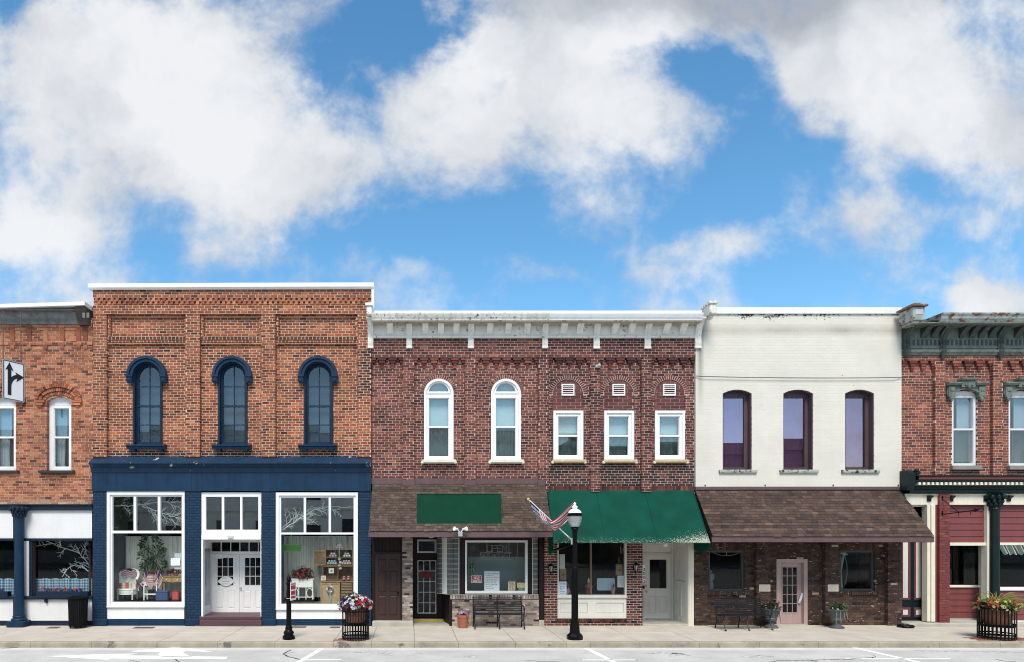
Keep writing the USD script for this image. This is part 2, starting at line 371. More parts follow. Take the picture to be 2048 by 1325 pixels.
RED = mat('barn_red_paint', (0.160, 0.038, 0.039), 0.55, 0.10, 2.5, bump=0.08, streak=0.12)
MAROON = mat('maroon_trim_paint', (0.13, 0.035, 0.05), 0.5, 0.1, 3.0)
PINK = mat('dusty_pink_paint', (0.42, 0.30, 0.275), 0.5, 0.07, 3.0, bump=0.04, streak=0.1)
BLACK = mat('black_iron', (0.0035, 0.0035, 0.004), 0.42, 0.2, 8.0, bump=0.05, spec=0.12)
BENCHM = mat('bench_enamel', (0.007, 0.009, 0.014), 0.38, 0.2, 8.0, bump=0.05, spec=0.3)
GREYM = mat('galvanised_metal', (0.45, 0.46, 0.47), 0.45, 0.12, 6.0, metal=0.6)
CORNICE_A = mat('tarnished_zinc', (0.16, 0.17, 0.17), 0.5, 0.3, 2.5, metal=0.35, bump=0.1, streak=0.45, chip=((0.10, 0.05, 0.03), 3.0, 0.66))
VERDI = mat('verdigris_metal', (0.14, 0.168, 0.142), 0.65, 0.28, 5.0, spec=0.3, bump=0.12, streak=0.35, chip=((0.05, 0.055, 0.05), 6.0, 0.62))
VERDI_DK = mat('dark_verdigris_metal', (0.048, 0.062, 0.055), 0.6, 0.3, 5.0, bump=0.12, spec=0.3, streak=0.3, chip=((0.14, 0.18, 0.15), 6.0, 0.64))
SOFF = mat('dark_cream_soffit', (0.40, 0.37, 0.30), 0.7, 0.2, 3.0, bump=0.15, chip=((0.14, 0.09, 0.05), 6.0, 0.58))  # darker cream under the cornice, with brown flakes
RUSTY = mat('rusty_zinc', (0.30, 0.33, 0.31), 0.55, 0.3, 4.0, metal=0.2, bump=0.12, streak=0.3, chip=((0.15, 0.055, 0.025), 4.5, 0.53))
GREENSIGN = mat('green_sign_paint', (0.0015, 0.042, 0.021), 0.55, 0.15, 3.0, bump=0.05, spec=0.15)
CONC = mat('pavement_concrete', (0.45, 0.405, 0.34), 0.9, 0.13, 1.6, bump=0.12, bscale=60, chip=((0.30, 0.275, 0.24), 5.0, 0.66))
KERBM = mat('kerb_concrete', (0.285, 0.25, 0.195), 0.9, 0.3, 2.2, bump=0.15, bscale=50, chip=((0.12, 0.11, 0.095), 1.9, 0.60))
STEPM = mat('step_concrete', (0.36, 0.345, 0.30), 0.9, 0.2, 3.0, bump=0.15, bscale=50)
JOINT = mat('joint_earth', (0.15, 0.135, 0.11), 0.95, 0.2, 8.0)
TERRA = mat('terracotta', (0.33, 0.105, 0.06), 0.7, 0.1, 6.0, bump=0.05)
RUSTPOT = mat('brown_liner', (0.13, 0.055, 0.032), 0.7, 0.2, 6.0)
SOIL = mat('potting_soil', (0.03, 0.02, 0.014), 0.95, 0.3, 30.0, bump=0.5)
URNM = mat('lead_grey_urn', (0.075, 0.078, 0.085), 0.5, 0.15, 6.0, bump=0.05)
ROOMW = mat('dim_room_wall', (0.10, 0.105, 0.10), 0.9, 0.15, 1.0)
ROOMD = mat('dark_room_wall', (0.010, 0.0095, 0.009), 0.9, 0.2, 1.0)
FLOORW = mat('shop_floor_board', (0.13, 0.12, 0.10), 0.6, 0.2, 2.0)
SHEER = tinted('sheer_curtain', rough=0.9, amt=0.08, scale=10, bump=0.0, soot=0.10, translucent=0.18)
YELLOW = mat('yellow_edge_paint', (0.55, 0.43, 0.02), 0.6, 0.2, 5.0, chip=((0.2, 0.18, 0.12), 9.0, 0.6))
WOOD = mat('crate_wood', (0.30, 0.19, 0.09), 0.65, 0.25, 9.0, bump=0.1)
BRASS = mat('brass', (0.50, 0.33, 0.10), 0.3, 0.1, 6.0, metal=1.0)
WICKER = mat('white_wicker', (0.70, 0.72, 0.68), 0.6, 0.10, 40.0, bump=0.6, bscale=60)
BARK = mat('white_branch', (0.75, 0.78, 0.74), 0.8, 0.1, 20.0)
TARC = mat('tar_crack', (0.022, 0.021, 0.021), 0.7, 0.2, 8.0)
MARK = mat('road_marking_white', (0.80, 0.80, 0.79), 0.75, 0.04, 3.0, chip=((0.5, 0.49, 0.47), 10.0, 0.63))
SIGNW = mat('sign_white', (0.74, 0.75, 0.75), 0.45, 0.03, 3.0)
SIGNK = mat('sign_black', (0.010, 0.010, 0.010), 0.5, 0.1, 3.0)
# ------------------------------------------------------------------ brickwork
BRICKS = {}
def brick_rows(poly, style, z_ref=0.0, stack=False):
    """running-bond bricks clipped to poly -> [(polygon or bounds, full)]"""
    L, H, m = style['L'], style['H'], style['m']
    xa, za, xb, zb = poly.bounds
    k0, k1 = int(math.floor((za - z_ref) / H)), int(math.ceil((zb - z_ref) / H))
    rects, wob = [], []
    for k in range(k0, k1):
        zc0, zc1 = z_ref + k * H + m / 2, z_ref + (k + 1) * H - m / 2
        header = style.get('header') and k % style['header'] == 0
        ln = L / 2 if header else L
        off = (0.5 * ln if k % 2 else 0.0) + (0.0 if not style.get('wander') else rng.uniform(-1, 1) * style['wander'])
        i0, i1 = int(math.floor((xa - off) / ln)), int(math.ceil((xb - off) / ln))
        for i in range(i0, i1):
            x0, x1 = off + i * ln + m / 2, off + (i + 1) * ln - m / 2
            rects.append((x0, zc0, x1, zc1))
    R = np.array(rects)
    B = shapely.box(R[:, 0], R[:, 1], R[:, 2], R[:, 3])
    shapely.prepare(poly)
    inside = shapely.contains(poly, B)
    touch = shapely.intersects(poly, B) & ~inside
    out = [(tuple(r), True) for r in R[inside]]
    full = L * H
    for g in np.array(B)[touch]:
        for q in polys(poly.intersection(g)):
            if q.area < 0.10 * full: continue
            x0, z0, x1, z1 = q.bounds
            if q.area > 0.985 * (x1 - x0) * (z1 - z0): out.append(((x0, z0, x1, z1), False))
            elif min(x1 - x0, z1 - z0) > 0.02: out.append((q, False))
    return out
def pick_tint(style):
    w = np.array([t[0] for t in style['tints']]); c = np.array(style['tints'][rng.choice(len(w), p=w / w.sum())][1])
    return np.clip(c * (1 + style.get('var', 1.0) * rng.uniform(-.2, .2)) * (1 + style.get('var', 1.0) * rng.uniform(-0.05, 0.05, 3)), 0.002, 0.9)
def brickwork(wall, poly, yf, yb, style, z_ref=0.0, name='mortar', zdepth=None):
    """mortar body + bricks; bricks are kept until finish_bricks()"""
    inset = poly.buffer(-0.006, join_style='mitre')
    obj(wall, name, ext(inset, yf, yb), style['mortar'])
    depth = min(yb - yf, 0.11)
    lst = BRICKS.setdefault(wall, [])
    for g, full in brick_rows(poly, style, z_ref):
        pr = style.get('proud', 0.006) * rng.uniform(0.65, 1.35)
        lst.append((g, full, yf - pr, yf + depth - 0.001, pick_tint(style)))
def add_brick(wall, mesh, tint):
    BRICKS.setdefault(wall, []).append((mesh, 'mesh', 0, 0, tint))
def finish_bricks(wall, hero=300, material=None, name='brick', rest='brickwork', key=None):
    lst = BRICKS.pop(wall, [])
    material = material or TINT
    solid, cand = [], []
    for it in lst:
        g, full, y0, y1, t = it
        if full == 'mesh': me = va(g); cen = me[0].mean(0); sz = 1.0
        elif isinstance(g, tuple):
            me = bx(g[0], g[2], y0, y1, g[1], g[3]); cen = np.array([(g[0] + g[2]) / 2, y0, (g[1] + g[3]) / 2]); sz = (g[2] - g[0]) * (g[3] - g[1])
        else: me = ext(g, y0, y1); cen = me[0].mean(0); sz = g.area
        solid.append((me, t)); cand.append((full is True, cen, sz))
    def score(i):
        ok, c, s = cand[i]
        vis = 0 if ok else 4
        p = 820 + c[0] * FPX / (CAM_D + c[1]); q = 1065 - (c[2] - CAM_H) * FPX / (CAM_D + c[1])
        if not (4 < p < 2044 and 4 < q < 1300): vis += 50
        return vis + np.linalg.norm(c - np.array([0, -CAM_D, CAM_H])) * 0.05 + (key(c) if key else 0)
    order = sorted(range(len(solid)), key=score)
    for i in order[:hero]:
        obj(wall, name, solid[i][0], material, tint=solid[i][1])
    rem = order[hero:]
    if rem:
        T = np.concatenate([np.tile(solid[i][1], (len(solid[i][0][0]), 1)) for i in rem])
        obj(wall, rest, join([solid[i][0] for i in rem]), material, tint=T, kind='stuff')

ML = lambda n, c: mat(n, c, 0.95, 0.28, 1.6, bump=0.2, bscale=90, streak=0.18)
MORT_A, MORT_B, MORT_C = ML('mortar_buff', (0.56, 0.41, 0.31)), ML('mortar_pale', (0.55, 0.415, 0.31)), ML('mortar_pink_grey', (0.50, 0.39, 0.335))
MORT_F, MORT_T, MORT_D, MORT_E = ML('mortar_cream', (0.56, 0.43, 0.345)), ML('mortar_tan', (0.27, 0.235, 0.205)), ML('mortar_light', (0.50, 0.42, 0.36)), ML('mortar_brown', (0.045, 0.034, 0.03))
SA = dict(L=0.215, H=0.0775, m=0.013, mortar=MORT_A, wander=0.02, tints=[(4, (.41, .150, .078)), (3, (.34, .115, .060)), (2, (.235, .080, .046)), (.6, (.12, .048, .034)), (1.8, (.47, .20, .11))])
SB = dict(L=0.212, H=0.0785, m=0.019, mortar=MORT_B, wander=0.02, tints=[(4, (.315, .092, .042)), (3, (.255, .072, .035)), (2.0, (.18, .052, .030)), (.5, (.085, .030, .022)), (1.5, (.38, .135, .060))])
SC = dict(L=0.212, H=0.0775, m=0.015, mortar=MORT_C, wander=0.02, tints=[(4, (.185, .057, .043)), (3, (.14, .043, .035)), (2.2, (.092, .032, .028)), (1.5, (.25, .092, .064))])
SD = dict(SC, tints=[(4, (.150, .045, .037)), (3, (.108, .034, .030)), (2.6, (.064, .024, .023)), (1, (.22, .080, .056))])
SF = dict(L=0.215, H=0.0785, m=0.015, mortar=MORT_F, wander=0.02, tints=[(4, (.25, .075, .048)), (3, (.19, .058, .042)), (1.5, (.11, .042, .036)), (1.0, (.33, .125, .075))])
SPAINT = dict(var=.3, L=0.212, H=0.0785, m=0.014, mortar=BLUE, proud=0.012, wander=0.02, tints=[(1, (.0074, .0305, .069)), (1, (.0068, .0285, .064)), (1, (.0080, .033, .075))])
SPRED = dict(SPAINT, mortar=RED, tints=[(1, (.19, .046, .043)), (1, (.172, .041, .039)), (0.4, (.22, .07, .055))])
WSTUC = mat('white_painted_masonry', (0.575, 0.55, 0.485), 0.75, 0.035, 1.4, bump=0.10, bscale=25, streak=0.10)
SWHITE = dict(var=.06, L=0.212, H=0.0785, m=0.006, mortar=WSTUC, proud=0.0016, wander=0.02, tints=[(1, (.59, .565, .50))])
STAN = dict(L=0.165, H=0.064, m=0.010, mortar=MORT_T, wander=0.02, tints=[(3, (.42, .345, .29)), (3, (.31, .25, .215)), (1.6, (.19, .145, .125)), (.7, (.035, .026, .026)), (1, (.52, .45, .39))])
SRED = dict(L=0.212, H=0.0735, m=0.016, mortar=MORT_D, wander=0.01, tints=[(4, (.185, .062, .042)), (3, (.135, .045, .034)), (2, (.075, .030, .026)), (1.2, (.022, .014, .015))])
SBRN = dict(L=0.205, H=0.0745, m=0.010, mortar=MORT_E, wander=0.03, tints=[(4, (.082, .048, .036)), (3, (.058, .034, .028)), (2, (.11, .066, .046)), (0.12, (.44, .36, .26)), (.5, (.028, .019, .018))])
BRNF = tinted('brown_brick_face', rough=.9, soot=.3, chip=((.52, .42, .29), (5.5, 5.5, 20.0), .615))
WPAINT = tinted('painted_brick_face', rough=0.75, amt=0.03, scale=10, bump=0.12, soot=0.12, sootscale=0.7)
WPAINT2 = tinted('blue_painted_brick', rough=0.5, amt=0.14, scale=16, bump=0.2, soot=0.25, sootscale=1.2)

# ------------------------------------------------------------------ ground: street, kerb, pavement
def road_material():
    N = {'g': ('geometry', {}), 'n1': ('noise_texture', {'scale': 0.9, 'detail': 7.0, 'roughness': 0.62}), 'r1': ('rgb_ramp', {'ramp': [(0.30, (0.39, 0.38, 0.36)), (0.66, (0.52, 0.51, 0.485))]}),
         'mp': ('mapping', {'mapping_type': 'point', 'scale': (1.0, 2.6, 1.0)}),
         'n2': ('noise_texture', {'scale': 1.1, 'detail': 6.0, 'roughness': 0.6, 'distortion': 0.6}), 'r2': ('rgb_ramp', {'ramp': [(0.655, (1, 1, 1)), (0.72, (0.62, 0.61, 0.59))]}),
         'n3': ('noise_texture', {'scale': 70.0, 'detail': 4.0, 'roughness': 0.7}), 'r3': ('rgb_ramp', {'ramp': [(0.30, (0.80, 0.80, 0.80)), (0.7, (1.12, 1.12, 1.12))]}),
         'x': ('mix_color', {'blend_type': 'multiply', 'fac': 1.0}), 'x3': ('mix_color', {'blend_type': 'multiply', 'fac': 1.0}),
         'p': ('principled_bsdf', {'roughness': 0.92, 'specular_ior_level': 0.25}), 'b': ('bump', {'strength': 0.25, 'distance': 0.01})}
    L = [('g.position', 'n1.vector'), ('n1.fac', 'r1.fac'), ('g.position', 'mp.vector'), ('mp.vector', 'n2.vector'), ('n2.fac', 'r2.fac'), ('g.position', 'n3.vector'), ('n3.fac', 'r3.fac'),
         ('r1.color', 'x.a'), ('r2.color', 'x.b'), ('x.result', 'x3.a'), ('r3.color', 'x3.b'), ('x3.result', 'p.base_color'), ('n3.fac', 'b.height'), ('b.normal', 'p.normal')]
    return usdkit.material(stage, '/World/Looks/worn_concrete_road', N, L, surface='p.BSDF')
ROADM = road_material()
ZR = -0.14                                  # street surface
GROUND = mat('earth', (0.10, 0.09, 0.07), 0.95, 0.2, 0.5)
obj(None, 'ground', bx(-300, 300, -300, 300, ZR - 0.4, ZR - 0.06), GROUND, kind='structure')
road = thing('road', None, None, kind='structure')
obj(road, 'roadway', bx(-120, 120, -34.0, -3.352, ZR - 0.05, ZR), ROADM)
obj(None, 'far_pavement', bx(-120, 120, -46, -34.004, ZR - 0.05, 0.0), CONC, kind='structure')
def gnd(px, py, z=ZR):
    d = (CAM_H - z) * FPX / (py - 1065); return (px - 820) * d / FPX, d - CAM_D
def mark(name, pts, m=None, z=0.004, parent=None):
    obj(parent or road, name, exz([gnd(*p) for p in pts], ZR + 0.0005, ZR + z), m or MARK)
def mline(a, b, w=0.10, name='road_line', m=None, z=0.004):
    a, b = np.array(gnd(*a)), np.array(gnd(*b)); d = (b - a) / np.linalg.norm(b - a); n = np.array([-d[1], d[0]]) * w / 2
    obj(road, name, exz([a + n, b + n, b - n, a - n], ZR + 0.0005, ZR + z), m or MARK)
# parking bay lines and the big worn lane arrow
mline((643, 1298), (596, 1326), 0.13); mline((1172, 1297), (1238, 1330), 0.13); mline((1704, 1295), (1860, 1330), 0.13)
mline((612, 1319.5), (682, 1319.5), 0.06); mline((1165, 1320.5), (1270, 1320.5), 0.05); mline((1690, 1317), (1900, 1318), 0.05)
mark('lane_arrow', [(102, 1313), (150, 1311), (222, 1308.5), (276, 1308), (240, 1311.5), (455, 1314.5), (452, 1318.8), (222, 1317.2), (218, 1319.8), (150, 1316)])
mark('turn_arrow', [(262, 1303.5), (300, 1299), (352, 1295.6), (388, 1298.5), (424, 1304), (372, 1302.6), (366, 1306), (376, 1311.5), (384, 1314.2), (322, 1313.6), (316, 1309), (322, 1304.5), (300, 1303.8)])
# tar-filled cracks
def crack(pts, w):
    pts = [np.array(gnd(*p)) for p in pts]
    fine = []
    for a, b in zip(pts, pts[1:]):
        n = max(2, int(np.linalg.norm(b - a) / 0.06))
        for k in range(n): fine.append(a + (b - a) * k / n)
    fine.append(pts[-1]); fine = np.array(fine)
    fine[1:-1] += rng.normal(0, 0.012, (len(fine) - 2, 2))
    t = np.gradient(fine, axis=0); t /= np.linalg.norm(t, axis=1, keepdims=True) + 1e-9
    nn = np.column_stack([-t[:, 1], t[:, 0]]); ww = w * rng.uniform(0.45, 1.2, len(fine)); ww[0] = ww[-1] = 0.002
    out = np.vstack([fine + nn * ww[:, None] / 2, (fine - nn * ww[:, None] / 2)[::-1]])
    q = Polygon(out).buffer(0)
    obj(road, 'crack', exz(q, ZR + 0.0003, ZR + 0.0025), TARC)
for pts, w in [(((583, 1300), (568, 1307), (575, 1313), (598, 1319), (606, 1324)), .045), (((564, 1310), (590, 1304)), .02), (((1050, 1322), (1100, 1323.5), (1150, 1326)), .04),
               (((1535, 1328), (1552, 1322), (1620, 1321), (1700, 1319), (1752, 1315)), .05), (((1620, 1321), (1640, 1326)), .03), (((1745, 1310), (1752, 1315)), .02),
               (((1990, 1319), (2010, 1323), (2048, 1326)), .05), (((0, 1297.5), (40, 1295.8)), .04), (((258, 1321), (282, 1325)), .03), (((350, 1318), (358, 1325)), .03), (((1830, 1302), (2048, 1305)), .015)]:
    crack(pts, w)
# dark oil patches of the parking bays
OIL = mat('oil_stain', (0.33, 0.325, 0.31), 0.85, 0.35, 5.0, chip=((0.50, 0.495, 0.485), 7.0, 0.50))
for px, py, rx, ry in ((765, 1308, 24, 3.2), (838, 1306, 14, 1.8), (720, 1305, 22, 1.4), (1358, 1310, 22, 3.4), (1320, 1307, 36, 1.6), (1515, 1313, 30, 3.2), (1995, 1306, 26, 2.0), (940, 1314, 14, 2.2), (1890, 1303, 40, 1.4)):
    a = np.linspace(0, 2 * PI, 28, endpoint=False); k = 1 + 0.25 * np.sin(3 * a + px) + 0.12 * np.sin(7 * a + py)
    obj(road, 'oil_stain', exz([gnd(px + rx * kk * math.cos(t), py + ry * kk * math.sin(t)) for t, kk in zip(a, k)], ZR + 0.0002, ZR + 0.0013), OIL)
# pavement of cast slabs, kerb stones
pave = thing('pavement', None, None, kind='structure')
obj(pave, 'joint_bed', bx(-40, 40, -2.86, 1.2, -0.5, -0.010), JOINT)
obj(pave, 'joint_bed', bx(-40, 40, 1.2, 10, -0.5, -0.012), JOINT)
jx = [gnd(px, 1284, 0)[0] for px in (185, 316, 436, 551, 667, 743, 829, 916, 1030, 1131, 1179, 1278, 1396, 1516, 1634, 1754, 1875, 1996)]
while jx[0] > -20: jx.insert(0, jx[0] - 1.52)
while jx[-1] < 24: jx.append(jx[-1] + 1.52)
for a, b in zip(jx, jx[1:]):
    for y0, y1 in ((-2.84, -1.40), (-1.39, 0.30)):
        dz = rng.uniform(-0.004, 0.004)
        obj(pave, 'pavement_slab', cbx(a + 0.005, b - 0.005, y0 + 0.004, y1 - 0.004, -0.12, dz, 0.008), CONC)
    obj(pave, 'kerb_stone', exx([(-2.995, ZR - 0.2), (-2.995, -0.028), (-2.985, -0.012), (-2.965, 0.001), (-2.846, 0.003), (-2.846, ZR - 0.2)], a + 0.004, b - 0.004), KERBM)
obj(pave, 'gutter', bx(-40, 40, -3.35, -2.996, ZR - 0.04, ZR), mat('gutter_concrete', (0.52, 0.51, 0.49), 0.9, 0.12, 2.5, bump=0.1))
PAVER = tinted('red_paver', rough=0.9)
def paver_patch(px0, px1, y0, y1):
    xa, xb = X(px0, (y0 + y1) / 2), X(px1, (y0 + y1) / 2)
    n = int((xb - xa) / 0.21); rows = int((y1 - y0) / 0.105)
    for r in range(rows):
        for i in range(n):
            x = xa + (i + 0.5 * (r % 2)) * 0.21
            t = np.array((.27, .10, .065)) * rng.uniform(.6, 1.15)
            obj(pave, 'red_paver', cbx(x, x + 0.2, y0 + r * 0.105, y0 + r * 0.105 + 0.097, -0.05, 0.007 + rng.uniform(0, .003), 0.004), PAVER, tint=t)
paver_patch(668, 746, -2.80, -2.35); paver_patch(1940, 2062, -2.75, -2.2)
HATCH = mat('iron_hatch', (0.055, 0.045, 0.04), 0.6, 0.3, 10.0)
for px0, px1, y in ((268, 308, -.42), (580, 612, -.3), (660, 680, -.35), (97, 118, -.4)):
    obj(pave, 'drain_cover', cbx(X(px0, y), X(px1, y), y - 0.13, y + 0.13, -0.03, 0.009, 0.004), HATCH)

# ------------------------------------------------------------------ windows and doors
def tilt(mesh, ax, az, c):
    v, f = va(mesh); v = v.copy(); v[:, 1] += (v[:, 0] - c[0]) * ax + (v[:, 2] - c[1]) * az; return v, f
def panes(parent, region, y, g, th=0.005, jit=0.004):
    for q in polys(region):
        c = q.centroid
        obj(parent, 'pane', tilt(ext(q, y, y + th), rng.normal(0, jit), rng.normal(0, jit), (c.x, c.y)), g)
def window(b, outer, y, fw, fm, g, depth=0.10, meet=None, sash=0.035, rows=(), cols=(), bar=0.02, glass_y=0.05, bot=None, label=None, name='window', top_fill=None):
    """frame ring, optional meeting rail (z), bars, one pane per light"""
    w = part(b, name, label)
    inner = outer.buffer(-fw, join_style='mitre')
    if bot: xa, za, xb, zb = inner.bounds; inner = inner.intersection(sbox(xa, za + bot, xb, zb))
    obj(w, 'frame', ext(outer.difference(inner), y, y + depth), fm)
    reg = inner
    xa, za, xb, zb = inner.bounds
    if sash:
        s = inner.buffer(-sash, join_style='mitre')
        obj(w, 'sash', ext(inner.difference(s), y + 0.025, y + depth - 0.01), fm)
        reg = s
    lower = None
    if meet:
        bar_m = sbox(xa, meet - 0.025, xb, meet + 0.025).intersection(inner)
        obj(w, 'meeting_rail', ext(bar_m, y + 0.012, y + 0.075), fm)
        reg = reg.difference(bar_m)
    for z in rows:
        q = sbox(xa, z - bar / 2, xb, z + bar / 2).intersection(inner)
        obj(w, 'glazing_bar', ext(q, y + glass_y - 0.015, y + glass_y + 0.012), fm); reg = reg.difference(q)
    for x in cols:
        q = sbox(x - bar / 2, za, x + bar / 2, zb).intersection(inner)
        if meet: q = q.difference(sbox(xa, meet - 0.025, xb, meet + 0.025))
        obj(w, 'glazing_bar', ext(q, y + glass_y - 0.018, y + glass_y + 0.014), fm); reg = reg.difference(q)
    panes(w, reg, y + glass_y, g)
    return w
def pleat(x0, x1, z0, z1, y, amp=0.03, per=0.12, nz=6, seed=0, sway=0.02):
    n = max(8, int((x1 - x0) / per * 8))
    r = np.random.default_rng(seed); ph = r.uniform(0, 6)
    def fn(u, v):
        x = x0 + u * (x1 - x0); z = z0 + v * (z1 - z0)
        k = 2 * PI * (x - x0) / per
        yy = y + amp * np.sin(k + ph + 0.8 * np.sin(k * 0.13 + ph)) + amp * 0.4 * np.sin(k * 0.37 + ph * 2)
        z = z + 0.012 * np.sin(k * 0.5 + ph) * v
        return np.stack([x + sway * np.sin(3 * v + ph) * (1 - v), yy, z], -1)
    return grid(fn, n, nz)
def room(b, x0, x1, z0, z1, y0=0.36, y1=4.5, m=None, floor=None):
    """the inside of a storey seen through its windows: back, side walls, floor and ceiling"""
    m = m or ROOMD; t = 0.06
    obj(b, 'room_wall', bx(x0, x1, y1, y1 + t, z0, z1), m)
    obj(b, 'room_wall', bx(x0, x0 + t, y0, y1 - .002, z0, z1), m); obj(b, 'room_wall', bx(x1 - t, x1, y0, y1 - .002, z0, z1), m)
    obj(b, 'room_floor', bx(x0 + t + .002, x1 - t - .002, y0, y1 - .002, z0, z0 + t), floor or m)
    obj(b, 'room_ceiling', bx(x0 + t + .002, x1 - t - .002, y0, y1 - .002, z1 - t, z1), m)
SIDEW = mat('side_wall_brick', (0.20, 0.10, 0.075), 0.95, 0.25, 6.0, bump=0.3)
ROOFM = mat('flat_roof_felt', (0.06, 0.06, 0.06), 0.95, 0.2, 2.0)
def shell(b, x0, x1, ztop, depth=14.0, m=None):
    """party walls, rear wall and flat roof"""
    m = m or SIDEW
    obj(b, 'side_wall', bx(x0, x0 + 0.18, 0.42, depth, -0.1, ztop), m); obj(b, 'side_wall', bx(x1 - 0.18, x1, 0.42, depth, -0.1, ztop), m)
    obj(b, 'rear_wall', bx(x0 + .182, x1 - .182, depth - .2, depth, -0.1, ztop), m)
    obj(b, 'roof', bx(x0 + .182, x1 - .182, 0.42, depth - .202, ztop - 0.75, ztop - 0.6), ROOFM)
def panel_door(b, x0, x1, z0, z1, y, m, label=None, lites=None, panels=(), gm=None, handle=None, name='door', th=0.05, litebar=0.018, barm=None):
    """door leaf with recessed moulded panels [(x0,x1,z0,z1) in 0..1] and an optional glazed field (x0,x1,z0,z1, cols, rows)"""
    d = part(b, name, label)
    w, h = x1 - x0, z1 - z0
    R = lambda q: sbox(x0 + q[0] * w, z0 + q[2] * h, x0 + q[1] * w, z0 + q[3] * h)
    leaf = sbox(x0, z0, x1, z1)
    if lites: leaf = leaf.difference(R(lites[:4]))
    cut = leaf
    for q in panels: cut = cut.difference(R(q))
    obj(d, 'leaf', ext(cut, y, y + th), m)
    for q in panels:
        r = R(q)
        obj(d, 'panel', ext(r, y + 0.016, y + th - 0.004), m)
        xa, za, xb, zb = r.bounds; e = min(0.035, (xb - xa) / 4)
        h3 = trimesh.convex.convex_hull(np.array([(xa + e * .4, y + .0155, za + e * .4), (xb - e * .4, y + .0155, za + e * .4), (xa + e * .4, y + .0155, zb - e * .4), (xb - e * .4, y + .0155, zb - e * .4),
                                                  (xa + e, y + .002, za + e), (xb - e, y + .002, za + e), (xa + e, y + .002, zb - e), (xb - e, y + .002, zb - e)]))
        obj(d, 'raised_field', h3, m)
    if lites:
        r = R(lites[:4]); xa, za, xb, zb = r.bounds; reg = r
        obj(d, 'glazing_bead', ext(r.difference(r.buffer(-0.02, join_style='mitre')), y - 0.008, y + th * .6), barm or m); reg = r.buffer(-0.02, join_style='mitre')
        for i in range(1, lites[4]):
            xx = xa + (xb - xa) * i / lites[4]; q = sbox(xx - litebar / 2, za + .02, xx + litebar / 2, zb - .02)
            obj(d, 'glazing_bar', ext(q, y - 0.004, y + 0.02), barm or m); reg = reg.difference(q)
        for i in range(1, lites[5]):
            zz = za + (zb - za) * i / lites[5]; q = sbox(xa + .02, zz - litebar / 2, xb - .02, zz + litebar / 2)
            obj(d, 'glazing_bar', ext(q, y - 0.006, y + 0.018), barm or m); reg = reg.difference(q)
        panes(d, reg, y + 0.012, gm or GLASS)
    if handle:
        hx, hz, hm = handle
        k = lathe([(0, 0), (.028, 0), (.028, .008), (.012, .012), (.012, .04), (.026, .046), (.030, .06), (.022, .075), (0, .078)], 14)
        v, f = k; v = np.column_stack([v[:, 0] + hx, y - v[:, 2], v[:, 1] + hz]); obj(d, 'handle', (v, f), hm, smooth=40)
    return d
# ================================================================== A: orange brick building, far left
xa0, xa1 = X(-190), X(185)
A = thing('orange_brick_building', 'orange brick building with white coping, navy iron column and gingham cafe curtains', 'building', ((xa0 + xa1) / 2, 0, 0))
wall = part(A, 'wall')
oA = [seg(X(93), X(142), Z(942), Z(803), (803 - 793) / 68), seg(X(-22), X(31), Z(942), Z(803), (803 - 793) / 68)]
face = prect(-190, 185, 636, 1008).difference(unary_union(oA))
brickwork(wall, face, 0.02, 0.36, SA)
# corbelled frieze
brickwork(wall, prect(-190, 185, 640, 655), -0.02, 0.02, SA)
for px in list(range(-173, 171, 33)) + [171]:
    for (p0, p1, q0, q1, y) in ((-4.5, 4.5, 655, 683, -.012), (-4, 4, 690, 698, -.015), (-5, 5, 650, 656, -.03)):
        add_brick(wall, pbx(px + p0, px + p1, q0, q1, y, 0.02, 0), pick_tint(SA))
brickwork(wall, prect(-190, 185, 683, 690.5), -0.008, 0.02, SA, z_ref=Z(690.5))
brickwork(wall, prect(-190, 183, 655, 661), -0.002, 0.02, SA, z_ref=Z(661))
brickwork(wall, prect(-190, 184, 1000, 1009), -0.03, 0.02, dict(SA, tints=[(1, (.40, .24, .16)), (1, (.30, .15, .10)), (1, (.46, .31, .22))]))
# three rings of rowlock bricks over each window
for cx in (117.5, 4.5):
    for k, (a0, a1, b0, b1, y) in enumerate(((26, 32.5, 11, 17, -.01), (33.2, 39.5, 18, 24.5, -.04), (40.2, 46.5, 25.5, 33, -.07))):
        n = 19 + 5 * k
        for i in range(n):
            t0, t1 = PI * (i + .09) / n, PI * (i + .91) / n
            q = Polygon([(X(cx + a0 * math.cos(t0)), Z(801 - b0 * math.sin(t0))), (X(cx + a1 * math.cos(t0)), Z(801 - b1 * math.sin(t0))), (X(cx + a1 * math.cos(t1)), Z(801 - b1 * math.sin(t1))), (X(cx + a0 * math.cos(t1)), Z(801 - b0 * math.sin(t1)))])
            add_brick(wall, ext(q, y, 0.03), pick_tint(SA))
    for s in (-1, 1):
        for (p0, p1, q0, q1, y) in ((27, 47, 801.5, 806, -.06), (31, 44, 806.5, 811, -.045), (34, 41, 811.5, 814, -.03)):
            l, r = sorted((cx + s * p0, cx + s * p1)); add_brick(wall, pbx(l, r, q0, q1, y, 0.02, 0), pick_tint(SA))
finish_bricks(wall)
CURT = [(.62, .64, .63)]
